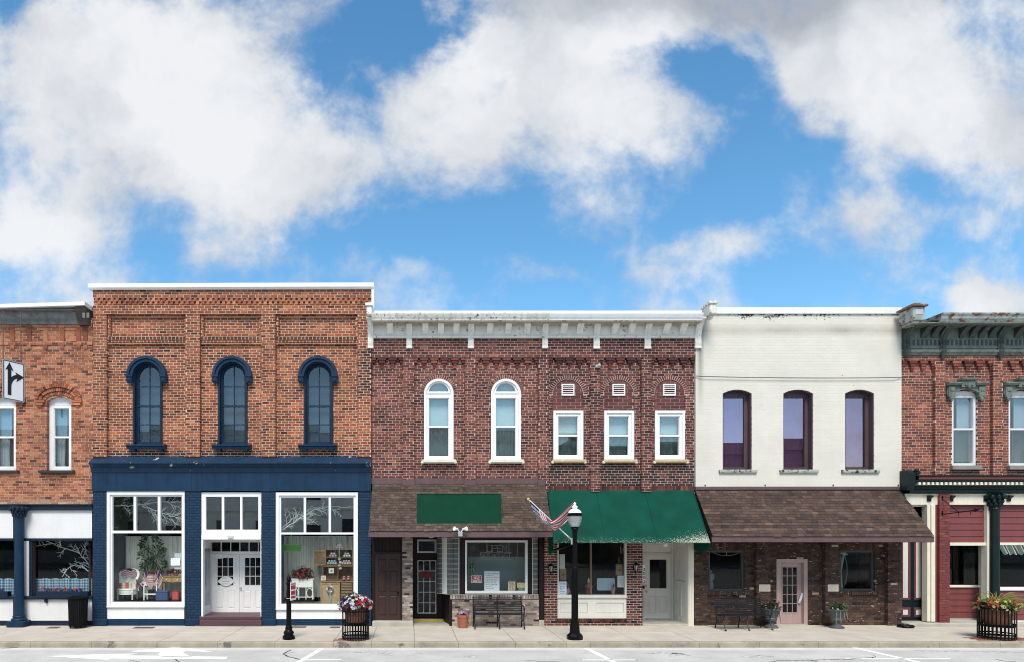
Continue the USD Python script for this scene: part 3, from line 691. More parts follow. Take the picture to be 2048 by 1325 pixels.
for i, (o, c0, c1) in enumerate(zip(oA, (93, -22), (142, 31))):
    w = part(A, 'window')
    top = o.intersection(sbox(-99, Z(809), 99, 99)); bodyw = sbox(X(c0 + .5), Z(941), X(c1 - .5), Z(809.5))
    obj(w, 'arched_head', ext(top, 0.15, 0.24), WHITE)
    inner = prect(c0 + 9.5, c1 - 8.5, 815, 934)
    obj(w, 'frame', ext(bodyw.difference(inner), 0.14, 0.26), WHITE)
    s2 = inner.buffer(-0.02, join_style='mitre')
    mr = prect(c0 + 9.5, c1 - 8.5, 872, 875.5)
    obj(w, 'sash', ext(inner.difference(s2), 0.165, 0.24), WHITE)
    obj(w, 'meeting_rail', ext(mr, 0.155, 0.235), WHITE)
    panes(w, s2.difference(mr), 0.20, GLASSR)
    obj(w, 'sill', cbx(X(c0 - 13), X(c1 + 8), -0.09, 0.16, Z(947), Z(941.5), .012), mat('black_sill', (.02, .02, .022), .6))
    obj(w, 'roller_blind', pbx(c0 + 8, c1 - 7, 812, 873, 0.30, 0.306, .3), mat('blue_grey_blind', (.16, .28, .36), .85, .06, 1.5))
    m = pleat(X(c0 + 14, .34), X(c1 - 12, .34), Z(934, .34), Z(874, .34), 0.36, 0.02, 0.10, seed=i)
    obj(w, 'curtain', m, SHEER, tint=(.50, .52, .52))
# zinc cornice with white coping
prof = [(0.02, Z(650)), (-0.06, Z(650)), (-0.09, Z(646)), (-0.11, Z(640)), (-0.19, Z(634)), (-0.21, Z(630)), (-0.33, Z(628)), (-0.34, Z(626)), (0.3, Z(626))]
obj(A, 'cornice', exx(prof, X(-190), X(161)), CORNICE_A)
obj(A, 'cornice_block', exx([(0.02, Z(653)), (-0.14, Z(653)), (-0.16, Z(647)), (-0.34, Z(630)), (-0.38, Z(623)), (0.3, Z(623))], X(161.2), X(182.5)), mat('rust_black_metal', (.045, .03, .025), .6, .3, 5))
for k in (0, 1): obj(A, 'block_panel', pbx(165 + k * 8, 170 + k * 8, 626, 636, -0.372, -0.33, -.37), CORNICE_A)
m = exx([(-0.42, Z(620)), (-0.42, Z(613)), (0.35, Z(613)), (0.35, Z(620)), (-.1, Z(621.5))], X(-190), X(183))
v, f = m; v = v.copy(); v[:, 2] += (v[:, 0] - X(183)) * 0.03; obj(A, 'coping', (v, f), WHITE)
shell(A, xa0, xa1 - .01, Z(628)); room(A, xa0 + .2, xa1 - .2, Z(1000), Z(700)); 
# storefront
yS = 0.16
obj(A, 'lintel', exx([(-.02, Z(1021)), (-.02, Z(1013)), (-.06, Z(1011)), (-.06, Z(1009.5)), (.36, Z(1009.5)), (.36, Z(1021))], xa0, xa1), DKBLUE)
PANELW = mat('stained_white_panel', (0.64, 0.64, 0.63), .55, .06, 1.6, bump=.06, streak=.07)
for p0, p1 in ((-190, -86), (-64, 26), (49, 184)):
    obj(A, 'sign_panel', pbx(p0, p1, 1021.3, 1077, 0.05, 0.10, 0.05), PANELW)
    obj(A, 'bulkhead_panel', pbx(p0, p1, 1199.5, 1242, 0.05, 0.10, 0.05), PANELW)
obj(A, 'transom_bar', pbx(-190, 185, 1077.3, 1082, 0.02, 0.14, 0.02), DKBLUE)
obj(A, 'window_sill', cbx(xa0, xa1, -0.03, 0.24, Z(1199, -.03), Z(1193, -.03), .01), DKBLUE)
obj(A, 'base_board', pbx(-190, 185, 1242.3, 1256, 0.03, 0.12, 0.03), DKBLUE)
obj(A, 'door_post', pbx(47, 57.5, 1082.3, 1193, 0.03, 0.12, 0.03), PANELW)
obj(A, 'mullion', pbx(57.8, 64.5, 1082.3, 1193, 0.05, 0.16, 0.05), DKBLUE)
obj(A, 'window_jamb', pbx(64.7, 67, 1082.3, 1193, 0.10, 0.24, 0.1), mat('oxblood_jamb', (.06, .018, .02), .5))
obj(A, 'shop_pane', pbx(64.8, 185, 1082, 1193.2, 0.20, 0.208, .2), GLASS)
obj(A, 'shop_pane', pbx(-190, 46.5, 1082, 1193.2, 0.20, 0.208, .2), GLASS)
room(A, xa0 + .2, xa1 - .2, 0.02, Z(1015), 0.30, 4.5)
# iron column
col = part(A, 'column')
cx, cz = X(37.5, -.16), 0
obj(col, 'shaft', lathe([(.145, .32), (.15, .34), (.142, .40), (.135, 1.2), (.125, 2.0), (.118, 3.12), (.13, 3.14), (.13, 3.18)], 24, (cx, -.14, 0)), BLUE, smooth=40)
obj(col, 'base', join([cbx(cx - .24, cx + .24, -.38, .10, 0.0, .17, .012), lathe([(.20, .168), (.215, .20), (.20, .235), (.165, .25), (.165, .29), (.18, .30), (.165, .32), (.14, .325)], 24, (cx, -.14, 0))]), BLUE, smooth=35)
cap = [lathe([(.13, 3.18), (.14, 3.24), (.16, 3.34), (.20, 3.42), (.22, 3.46), (.22, 3.52), (0, 3.52)], 20, (cx, -.14, 0))]
for k in range(12):
    a = 2 * PI * k / 12; r0 = .15
    for zz, rr, s in ((3.24, .155, .035), (3.33, .175, .04), (3.43, .225, .045)):
        cap.append(ball(s, (cx + rr * math.cos(a + zz * 3), -.14 + rr * math.sin(a + zz * 3), zz), 1, (1, 1, 1.5)))
obj(col, 'capital', join(cap), DKBLUE)
# blue gingham cafe curtains on a rod
GING = []
def gingham(px0, px1, y, seed):
    m = pleat(X(px0, y), X(px1, y), Z(1197, y), Z(1157.5, y), y, .018, .15, nz=26, seed=seed, sway=0)
    v = m[0]; n = int((v[:, 0].max() - v[:, 0].min()) / 0.012)
    # resample finely across so that the checks show
    r = np.random.default_rng(seed); ph = r.uniform(0, 6); x0, x1 = X(px0, y), X(px1, y); z0, z1 = Z(1197, y), Z(1157.5, y)
    def fn(u, w):
        x = x0 + u * (x1 - x0); k = 2 * PI * (x - x0) / .15
        return np.stack([x, y + .02 * np.sin(k + ph) + .008 * np.sin(.41 * k), z0 + w * (z1 - z0) + .012 * np.sin(k * .5) * w], -1)
    m = grid(fn, n, 44)
    u = (m[0][:, 0] - x0) / .085 + 0.15 * np.sin(m[0][:, 0] * 9); w = (m[0][:, 2] - z0) / .085
    a = (np.mod(u, 1) < .5).astype(float) + (np.mod(w, 1) < .5)
    t = np.array([(.52, .62, .66), (.22, .38, .50), (.035, .12, .24)])[a.astype(int)]
    return m, t
for i, (p0, p1, lab) in enumerate(((66, 184, 'blue gingham cafe curtain behind the window with the flower box and litter bin'), (-188, 30, 'blue gingham cafe curtain in the window cut by the picture edge'))):
    m, t = gingham(p0, p1, 0.34, i); obj(None, 'cafe_curtain', m, CLOTH, lab, 'curtain', tint=t)

# ================================================================== B: tall brick building with navy storefront
xb0, xb1 = X(186), X(742.5)
B = thing('navy_front_building', 'tall orange-red brick building with three navy arched windows above a navy shopfront', 'building', ((xb0 + xb1) / 2, 0, 0))
wall = part(B, 'wall')
cxs = (293, 464, 636)
def openB(c, a=29, top=0): return arch(X(c - a), X(c + a), Z(890), Z(752), a / 68.0)
bay = prect(186, 742.5, 620, 915).difference(unary_union([openB(c) for c in cxs]))
SSOOT = dict(SB, tints=[(3, (.075, .030, .024)), (2, (.04, .022, .019)), (1.5, (.17, .05, .032))])
low = prect(186, 742.5, 901, 915)
brickwork(wall, bay.difference(low), 0.13, 0.42, SB); brickwork(wall, low, 0.13, 0.42, SSOOT)
brickwork(wall, prect(186, 742.5, 579, 596).union(prect(186, 742.5, 611, 629)), 0.0, 0.13, SB)
brickwork(wall, prect(186, 742.5, 596, 611), 0.045, 0.30, SB)
SDENT = dict(SB, tints=[(2, (.36, .135, .075)), (1, (.28, .09, .05)), (1, (.44, .19, .11))])
for k, px in enumerate(np.arange(190, 741, 10.4)):
    add_brick(wall, pbx(px, px + 5.6, 596.3, 602.8, 0.0, 0.045, 0), pick_tint(SDENT))
    add_brick(wall, pbx(px + 4.6, px + 10.6, 603.2, 609.2, -0.006, 0.045, 0), pick_tint(SDENT))
pil = [(186, 213.5), (371, 400), (523, 551), (715, 742.5)]
for p0, p1 in pil:
    if p1 < 700: brickwork(wall, prect(p0, p1, 629.2, 915), 0.0, 0.13, SB)
    else: brickwork(wall, prect(p0, p1, 629.2, 700), 0.0, 0.13, SB); brickwork(wall, prect(p0, p1, 700, 792), 0.0, 0.13, SSOOT); brickwork(wall, prect(p0, p1, 792, 915), 0.0, 0.13, SB)
for (p0, p1) in ((213.5, 371), (400, 523), (551, 715)):
    fr = prect(p0, p1, 629.2, 688).difference(prect(p0 + 6, p1 - 5, 633, 672))
    brickwork(wall, fr, 0.065, 0.13, SB)
    dark = dict(SB, tints=[(3, (.10, .038, .028)), (1, (.15, .055, .036))])
    brickwork(wall, prect(p0, p1, 673, 679.5), 0.025, 0.066, dict(dark, L=.11, H=6.5 / 68), z_ref=Z(679.5))
    brickwork(wall, prect(p0, p1, 680, 684.5), 0.045, 0.066, dict(SB, L=.105, H=4.5 / 68), z_ref=Z(684.5))
finish_bricks(wall)
cop = exx([(-.11, Z(577)), (-.115, Z(569)), (.44, Z(568)), (.44, Z(577)), (-.03, Z(580))], X(179.5), X(748)); v, f = cop; v = v.copy(); v[:, 2] += (v[:, 0] - X(464)) * .0035
obj(B, 'coping', (v, f), WHITE)
obj(B, 'coping_return', pbx(743, 748.5, 575, 617, -.06, .5, 0), WHITE)
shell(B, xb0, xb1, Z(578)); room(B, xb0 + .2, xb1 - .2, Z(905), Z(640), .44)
for i, c in enumerate(cxs):
    op = openB(c)
    w = window(B, arch(X(c - 29), X(c + 29), Z(890), Z(752), 29 / 68), 0.20, 0.085, BLUE, GLASSN, depth=0.14, meet=Z(810), sash=0.03, rows=(Z(770.5), Z(848)), cols=(X(c + .5),), bar=0.026, label=None)
    ring = arch(X(c - 39.5), X(c + 39.5), Z(753), Z(752), 39.5 / 68).difference(arch(X(c - 28), X(c + 28), Z(760), Z(752), 28 / 68))
    ring2 = arch(X(c - 39), X(c + 39), Z(753), Z(752), 39 / 68).difference(arch(X(c - 34), X(c + 34), Z(760), Z(752), 34 / 68))
    obj(w, 'arched_hood', ext(ring, -0.03, 0.14), BLUE); obj(w, 'hood_moulding', ext(ring2, -0.07, -0.032), BLUE)
    inn = arch(X(c - 29), X(c + 29), Z(890), Z(752), 29 / 68).difference(arch(X(c - 25.5), X(c + 25.5), Z(890), Z(752), 25.5 / 68))
    obj(w, 'reveal', ext(inn.buffer(-.001), 0.055, 0.2), DKBLUE)
    for s in (-1, 1):
        l, r = sorted((c + s * 28.5, c + s * 39.5))
        obj(w, 'hood_stop', join([cbx(X(l), X(r), -.05, .13, Z(766), Z(753.5), .015), cbx(X(l + 2.5), X(r - 2.5), -.075, -.04, Z(763), Z(756.5), .01), cbx(X(l - 1), X(r + 1), -.08, .13, Z(755), Z(752), .01)]), BLUE)
        obj(w, 'sill_bracket', cbx(X(c + s * 27 - 4.5), X(c + s * 27 + 4.5), -.02, .13, Z(903), Z(897), .012), BLUE)
    obj(w, 'sill', exx([(.2, Z(898)), (-.05, Z(898)), (-.05, Z(894)), (-.09, Z(893)), (-.09, Z(890)), (.2, Z(887.5))], X(c - 39), X(c + 38)), BLUE)
    obj(w, 'roller_blind', ext(arch(X(c - 26), X(c + 26), Z(888), Z(752), 26 / 68), 0.40, 0.405), mat('slate_blue_blind', (.022, .045, .075), .9, .25, 1.2))
# storefront entablature
obj(B, 'shop_cornice', exx([(.2, Z(946)), (-.05, Z(946)), (-.07, Z(942)), (-.10, Z(940)), (-.10, Z(936)), (-.16, Z(934)), (-.16, Z(931)), (-.22, Z(929)), (-.22, Z(927)), (.10, Z(913)), (.2, Z(913))], xb0 - .03, xb1), BLUE_CHIP)
for p0, p1 in ((183.5, 383), (383.3, 541), (541.3, 742)):
    obj(B, 'frieze_board', pbx(p0, p1, 946.3, 982.5, -.035, .2, -.035), BLUE)
w2 = part(B, 'shop_pier_wall')
bp = unary_union([prect(186, 213.3, 982.8, 1239), prect(369.5, 402, 982.8, 1239), prect(522.5, 551.5, 982.8, 1239), prect(716, 742.5, 982.8, 1239)])
for q in polys(bp): brickwork(w2, q, 0.0, 0.36, SPAINT)
finish_bricks(w2, 300, WPAINT2, name='painted_brick', rest='painted_brickwork')
for p0, p1 in ((185, 213), (213.2, 369.5), (369.7, 398), (524, 551.5), (551.7, 716), (716.2, 743)):
    y = -.05 if p1 - p0 < 40 else 0.02
    obj(B, 'plinth', cbx(X(p0, y), X(p1, y), y, .36, -.02, Z(1238.5, y), .012), BLUE)
# display windows
def display(p0, p1, top, panes3, g0, g1, zt0, zt1, zm0, zm1, sill, pan0, pan1, lab):
    w = part(B, 'display_window', lab)
    outer = prect(p0, p1, top, sill)
    lights = [prect(a, b, zt0, zt1) for a, b in panes3]
    big = prect(g0, g1, zm0, zm1)
    rim = outer.difference(prect(p0 + 6, p1 - 4.5, top + 6.5, sill - 4))
    mid = prect(p0 + 6, p1 - 4.5, top + 6.5, sill - 4).difference(unary_union(lights + [big]))
    obj(w, 'frame', ext(rim, 0.0, 0.15), WHITE); obj(w, 'inner_frame', ext(mid, 0.04, 0.15), WHITE)
    for q in lights + [big]: panes(w, q.buffer(.01), 0.10, GLASST if q is not big else GLASS)
    obj(w, 'sill_nosing', cbx(X(p0), X(p1), -.03, .14, Z(sill + 1.5), Z(sill - 1.5), .008), WHITE)
    obj(w, 'stall_panel', pbx(p0 + .5, p1 - 1, pan0, pan1, 0.03, .2, .03), WHITE)
    return w
display(213.5, 369.3, 983.5, ((223.5, 266), (271, 314.5), (319.5, 362.5)), 223.5, 362.5, 993.5, 1062, 1067, 1205, 1214, 1215.7, 1238.3, 'white display window holding wicker chair and flags')
display(551.7, 715.8, 985, ((561.5, 607), (611.5, 657), (661.5, 707)), 561.5, 707, 995.5, 1065.5, 1069.5, 1209, 1219, 1220.7, 1241, 'white display window holding flower stand and shelf crates')
# entrance bay with recessed double doors
e = part(B, 'entrance')
tr = [(411, 443), (447.5, 479.5), (484, 516)]
hole = unary_union([prect(a, b, 994, 1060) for a, b in tr])
obj(e, 'transom_frame', ext(prect(402.3, 522.3, 985, 1069.5).difference(hole), .03, .14), WHITE)
for a, b in tr: panes(e, prect(a, b, 994, 1060).buffer(.01), .09, GLASST)
obj(e, 'head_beam', cbx(X(402.3), X(522.3), -.01, .2, Z(1080), Z(1069.8), .01), WHITE)
yD = 1.0
xl, xr = X(402.4), X(522.4)
obj(e, 'recess_ceiling', bx(xl, xr, .202, yD + .1, Z(1078), Z(1074)), WHITE)
obj(e, 'jamb', bx(xl, xl + .055, .0, .16, .27, Z(1080.2)), WHITE); obj(e, 'jamb', bx(xr - .02, xr, .01, .16, .27, Z(1080.2)), WHITE)
obj(e, 'recess_wall', bx(xl - .05, xl, .162, yD + .1, .27, Z(1078)), WHITE); obj(e, 'recess_wall', bx(xr, xr + .05, .162, yD + .1, .27, Z(1078)), WHITE)
obj(e, 'side_light', bx(xl + .004, xl + .02, .30, yD - .15, .55, 2.25), mat('grey_side_glass', (.20, .22, .22), .15, .1, 2))
zd = .28
hdr0 = Z(1103.5, yD); hdr1 = Z(1085, yD); dl = X(424, yD); dm = X(478.6, yD); dr = 2 * dm - dl
obj(e, 'door_header', bx(xl + .002, xr - .002, yD - .03, yD + .09, Z(1109, yD), hdr0), WHITE)
obj(e, 'door_header', bx(xl + .002, xr - .002, yD, yD + .09, hdr1, Z(1078) - .005), WHITE)
tx = np.linspace(xl + .02, xr - .02, 7)
for a, b in zip(tx, tx[1:]):
    obj(e, 'transom_pane', bx(a + .012, b - .012, yD + .03, yD + .036, hdr0, hdr1), GLASS)
    obj(e, 'transom_bar', bx(b - .012, b + .012, yD, yD + .06, hdr0 + .001, hdr1 - .001), WHITE)
obj(e, 'door_jamb', bx(xl + .002, dl - .004, yD - .02, yD + .09, zd, Z(1109.2, yD)), WHITE); obj(e, 'door_jamb', bx(dr + .004, xr - .002, yD - .02, yD + .09, zd, Z(1109.2, yD)), WHITE)
# a valance of white card above the left door
t = np.linspace(0, PI, 16); q = Polygon([(X(438 + 18 * math.cos(a), .9), Z(1109 + 9 * math.sin(a), .9)) for a in t]); obj(e, 'card_valance', ext(q, .90, .91), WHITE)
obj(e, 'soffit_light', cbx(X(456), X(467), -.05, .0, Z(1078), Z(1071), .02), mat('lamp_cover', (.5, .5, .47), .4))
PD = [(.14, .43, .07, .37), (.57, .86, .07, .37)]
doorz1 = Z(1109.4, yD)
for k, (a, b, hd) in enumerate(((dl, dm - .004, None), (dm + .004, dr, 1))):
    panel_door(B, a, b, zd, doorz1, yD, WHITE, lites=(.18, .80, .46, .95, 3, 3), panels=PD, handle=(a + .05, zd + .42 * (doorz1 - zd), GREYM) if hd else None)
obj(B, 'step', join([cbx(X(398.5, -.12), X(523, -.12), -.12, .05, -.02, .17, .012), cbx(X(400, .05), X(523, .05), -.04, 1.05, .172, .275, .012)]), PURPLE)
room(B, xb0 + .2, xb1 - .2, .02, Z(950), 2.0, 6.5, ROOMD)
# raised display floors, side partitions and sheer backing
for (p0, p1, nm) in ((214, 369, 'a'), (552, 715.5, 'b')):
    obj(B, 'display_floor', pbx(p0, p1, 1211, 1214, .16, 1.45, .16), FLOORW)
    obj(B, 'display_partition', bx(X(p0) - .03, X(p0), .37, 1.5, .5, Z(988)), ROOMW); obj(B, 'display_partition', bx(X(p1), X(p1) + .03, .37, 1.5, .5, Z(988)), ROOMW)
    obj(B, 'display_ceiling', bx(X(p0) + .002, X(p1) - .002, .2, 1.9, Z(988), Z(986.5)), ROOMW)
yC = 1.25
for (p0, p1, lab, sdd, gap) in ((224, 372, 'white sheer curtain behind the wicker chair and leafy plant', 3, None), (558, 716, 'grey-white sheer curtain behind the flower stand and crates', 8, None)):
    ms, ts = [], []
    edges = np.linspace(X(p0, yC), X(p1, yC), 4)
    for k in range(3):
        m = pleat(edges[k] - .02, edges[k + 1] + .02, .72, Z(1073.5, yC), yC + .02 * (k % 2), .032, .13 + .02 * k, 8, sdd + k)
        ms.append(m); ts.append(np.tile(np.array((.80, .84, .78)) * (1.0, .9, .97)[k] * (1 if sdd == 3 else .72), (len(m[0]), 1)))
    obj(None, 'sheer_curtain', join(ms), SHEER, lab, 'curtain', tint=np.vstack(ts))
obj(B, 'curtain_rod', tube([(X(216, yC), yC, Z(1073.5, yC)), (X(374, yC), yC, Z(1073.5, yC))], .012), WHITE)
obj(B, 'curtain_rod', tube([(X(556, yC), yC, Z(1073.5, yC)), (X(718, yC), yC, Z(1073.5, yC))], .012), WHITE)
# ================================================================== C and D: dark red brick pair under one bracketed white cornice
def corbels(wall, x0, x1, n, style):
    """stepped brick corbels hanging between two pilasters"""
    pit = (x1 - x0) / n
    for k in range(n + 1):
        c = x0 + k * pit
        for (hw, q0, q1, y) in ((pit / 2 - 2.2, 715.2, 720.2, 0.02), (pit / 2 - 4.6, 720.4, 725.4, 0.035), (2.6, 725.6, 730.4, .055), (2.4, 730.6, 735.4, .072)):
            l, r = max(x0 + .3, c - hw), min(x1 - .3, c + hw)
            if r - l > 1.2: add_brick(wall, pbx(l, r, q0, q1, y, 0.11, 0), pick_tint(style))
def arch_ring(wall, c, zc_py, a, th, style, n, y=-.006, b=None, yb=.1, t0=0.0):
    for i in range(n):
        u0, u1 = t0 + (PI - 2 * t0) * (i + .16) / n, t0 + (PI - 2 * t0) * (i + .84) / n
        q = Polygon([(X(c + r * math.cos(u)), Z(zc_py - r * math.sin(u))) for r, u in ((a, u0), (a + th, u0), (a + th, u1), (a, u1))])
        add_brick(wall, ext(q, y, yb), pick_tint(style) * 1.1)
def bracket(b, px0, px1, top, bot, proj, m, y0=0.0, name='bracket', steps=True):
    """scrolled cornice bracket: an S profile made solid, with cap and drop"""
    x0, x1 = X(px0), X(px1); zt, zb = Z(top), Z(bot); h = zt - zb
    t = np.linspace(0, 1, 14)
    ys = y0 - 0.045 - (proj - 0.045) * np.clip(1 - t / .62, 0, 1) ** 1.7 - 0.03 * np.exp(-((t - .80) / .10) ** 2)
    pts = [(y0 + .02, zt), (y0 - proj, zt)] + [(yy, zt - tt * h) for yy, tt in zip(ys, t)][1:] + [(y0 + .02, zb)]
    ms = [exx(pts, x0 + .012, x1 - .012)]
    ms.append(cbx(x0 - .012, x1 + .012, y0 - proj - .02, y0 + .01, zt - .045, zt + .01, .008))
    xc = (x0 + x1) / 2
    pts2 = [(a - .014, z) for a, z in pts[1:-1]]
    ms.append(exx([(y0, zt - .06)] + [q for q in pts2 if q[1] < zt - .05] + [(y0, zb + .03)], xc - .022, xc + .022))
    ms.append(cbx(x0 + .004, x1 - .004, y0 - .075, y0 + .01, zb - .012, zb + .05, .01))
    obj(b, name, join(ms), m)
def modillion(b, px0, px1, top, bot, proj, m, y0=-.03):
    x0, x1 = X(px0), X(px1); zt, zb = Z(top), Z(bot); h = zt - zb
    t = np.linspace(0, 1, 10)
    ys = y0 - .03 - (proj - .03) * (1 - t) ** 1.6 * (1 + .25 * np.sin(PI * t))
    obj(b, 'modillion', join([exx([(y0 + .01, zt)] + [(a, zt - k * h) for a, k in zip(ys, t)] + [(y0 + .01, zb)], x0, x1), cbx(x0 - .014, x1 + .014, y0 - proj - .03, y0, zt - .035, zt, .006)]), m)

xc0, xc1, xd1 = X(742.8), X(1092), X(1391)
C = thing('maroon_brick_cafe_building', 'maroon brick building with two round-headed white windows over a shingled cafe canopy', 'building', ((xc0 + xc1) / 2, 0, 0))
wall = part(C, 'wall')
wins = ((847.5, 908), (982, 1043))
def wpoly(p0, p1, grow=0): return arch(X(p0 - grow), X(p1 + grow), Z(919), Z(757 + 30), 30.2 / 68 + grow / 68)
opC = unary_union([wpoly(a, b) for a, b in wins])
ringsC = unary_union([arch(X((a + b) / 2 - 38.6), X((a + b) / 2 + 38.6), Z(788), Z(787), 38.6 / 68) for a, b in wins])
brickwork(wall, prect(742.8, 1092, 715, 968).difference(opC).difference(ringsC), 0.10, 0.42, SC)
obj(wall, 'mortar', ext(ringsC.difference(opC.buffer(.004)), .10, .3), MORT_C)
for a, b in wins: arch_ring(wall, (a + b) / 2, 787, 30.8, 7.2, SC, 25, y=.088, yb=.2)
brickwork(wall, prect(742.8, 1092, 662, 715), 0.0, 0.42, SC)
for p0, p1 in ((806, 828), (930, 951), (1077, 1092)): brickwork(wall, prect(p0, p1, 715.2, 968), 0.0, 0.10, SC)
for p0, p1, n in ((742.8, 806, 3), (828, 930, 5), (951, 1077, 6)): corbels(wall, p0, p1, n, SC)
finish_bricks(wall, 190)
for a, b in wins:
    c = (a + b) / 2
    w = part(C, 'window')
    o = wpoly(a + .5, b - .5)
    head = arch(X(c - 19.5), X(c + 19.5), Z(782), Z(782), 17.5 / 68)
    sash_o = prect(c - 20.5, c + 20.5, 795, 913)
    obj(w, 'casing', ext(o.difference(o.buffer(-.07, join_style='mitre')), .06, .2), WHITE)
    obj(w, 'frame', ext(o.buffer(-.0705, join_style='mitre').difference(head).difference(sash_o), .10, .22), WHITE)
    obj(w, 'transom_bar', pbx(c - 23, c + 23, 784, 787.5, .082, .15, .082), WHITE)
    panes(w, head.buffer(.01), .16, GLASSR)
    s2 = sash_o.buffer(-.018, join_style='mitre'); mr = prect(c - 20.5, c + 20.5, 851.5, 855)
    obj(w, 'sash', ext(sash_o.difference(s2), .12, .2), WHITE); obj(w, 'meeting_rail', ext(mr, .11, .2), WHITE)
    panes(w, s2.difference(mr), .165, GLASSR)
    obj(w, 'sill', exx([(.1, Z(927.5)), (-.04, Z(927.5)), (-.07, Z(925)), (-.07, Z(920)), (.12, Z(918.8))], X(a - 3), X(b + 4)), CREAM)
    for s in (-1, 1): obj(w, 'sill_lug', ball(.052, (X(c + s * 33), -.02, Z(926)), 2, (1, 1, 1)), CREAM, smooth=True)
    obj(w, 'roller_blind', ext(arch(X(c - 22), X(c + 22), Z(853), Z(782), 20 / 68), .30, .305), mat('pale_aqua_blind', (.42, .53, .53), .9, .06, 1.0))
    obj(w, 'curtain', pleat(X(c - 21, .36), X(c + 21, .36), Z(914, .36), Z(852, .36), .40, .02, .16 if a < 900 else .10, 8, seed=int(a)), SHEER, tint=(.14, .19, .21) if a < 900 else (.12, .18, .19))
shell(C, xc0, xc1, Z(624)); room(C, xc0 + .2, xc1 - .2, Z(950), Z(700), .5)
# cornice over the pair: C keeps weathered grey paint, D is freshly white
def cornice(b, x0, x1, crown, p0, p1):
    obj(b, 'frieze', bx(x0, x1, -.03, .3, Z(675), Z(646)), WHITE_FRIEZE)
    obj(b, 'frieze_moulding', exx([(.0, Z(677)), (-.05, Z(677)), (-.06, Z(674)), (-.045, Z(671.5)), (.0, Z(671.5))], x0, x1), WHITE_FRIEZE)
    yz = lambda py: Z(py, -.5)
    obj(b, 'soffit', bx(x0, x1, -.46, .3, yz(642), yz(640)), SOFF)
    obj(b, 'gutter_gap_shade', bx(x0, x1, -.43, .2, yz(626.9), yz(625.9)), BLACK)  # black strip in the gap; its deep shade is given as colour
    obj(b, 'crown', exx([(.2, yz(639.9)), (-.47, yz(639.9)), (-.48, yz(637)), (-.51, yz(635)), (-.55, yz(630)), (-.56, yz(627.2)), (.2, yz(627.2))], x0, x1), crown)
    obj(b, 'coping', exx([(.35, yz(625.8)), (-.44, yz(625.8)), (-.45, yz(620.5)), (.35, yz(619))], x0, x1), WHITE)
    obj(b, 'parapet', bx(x0, x1, .0, .35, Z(646), yz(639.8)), WHITE_OLD)
cornice(C, xc0 + .04, xc1, WHITE_OLD, 742, 1092)
for p in (818.5, 941.5, 1089.5): bracket(C, p - 6.5, p + 6.5, 642.5, 697, .36, WHITE_BR)
obj(C, 'end_block', cbx(X(735.5), X(746.5), -.56, .05, Z(641), Z(625), .02), WHITE_OLD)
obj(C, 'end_block_cap', cbx(X(733), X(748.5), -.60, .05, Z(624.5), Z(619), .01), WHITE)
bracket(C, 735, 747.5, 642.5, 697, .36, WHITE_BR)
for p in (780, 850.5, 881.5, 912, 979, 1015.5, 1053): modillion(C, p - 6, p + 6, 644, 671, .36, WHITE_BR)
obj(C, 'base_flashing', join([pbx(742.8, 806, 956.5, 968.5, .045, .1, .045), pbx(828, 930, 957, 970, .045, .1, .045), pbx(951, 1077, 957, 970, .045, .1, .045)] + [pbx(a - .8, b + .8, 960, 972, -.03, .0, -.03) for a, b in ((806, 828), (930, 951), (1077, 1090))]), PLUM)

D = thing('maroon_brick_awning_building', 'dark maroon brick building with vents over three square white windows and green awning', 'building', ((xc1 + xd1) / 2, 0, 0))
wall = part(D, 'wall')
cD = (1137.5, 1239.5, 1341.5)
opD = unary_union([prect(c - 30.5, c + 30.5, 820.5, 919) for c in cD])
ringD = unary_union([arch(X(c - 39), X(c + 39), Z(790), Z(788), 39 / 68) for c in cD])
infill = unary_union([arch(X(c - 30.5), X(c + 30.5), Z(820.6), Z(788), 30.5 / 68) for c in cD])
dk = prect(1098, 1391, 929, 984); SDK = dict(SD, tints=[(3, (.052, .027, .025)), (2, (.032, .024, .022)), (1.5, (.115, .040, .034))])
brickwork(wall, prect(1098, 1391, 715, 984).difference(opD).difference(ringD).difference(infill).difference(dk), .10, .42, SD); brickwork(wall, dk, .10, .42, SDK)
for c in cD: arch_ring(wall, c, 788, 31.2, 7.4, SD, 25, y=.092, yb=.2)
obj(wall, 'mortar', ext(ringD.difference(infill), .10, .3), MORT_C)
SINF = dict(L=0.28, H=0.0985, m=0.012, mortar=ML('mortar_infill', (.42, .29, .26)), tints=[(3, (.135, .048, .046)), (2, (.155, .055, .050)), (1, (.115, .042, .042))])
brickwork(wall, infill, .125, .4, SINF)
brickwork(wall, prect(1092, 1391, 662, 715), 0.0, .42, SD)
for p0, p1 in ((1092, 1098), (1181, 1200.5), (1283, 1303)): brickwork(wall, prect(p0, p1, 715.2, 984), 0.0, .42 if p1 < 1100 else .10, SD)
for p0, p1, n in ((1098, 1181, 4), (1200.5, 1283, 4), (1303, 1391, 4)): corbels(wall, p0, p1, n, SD)
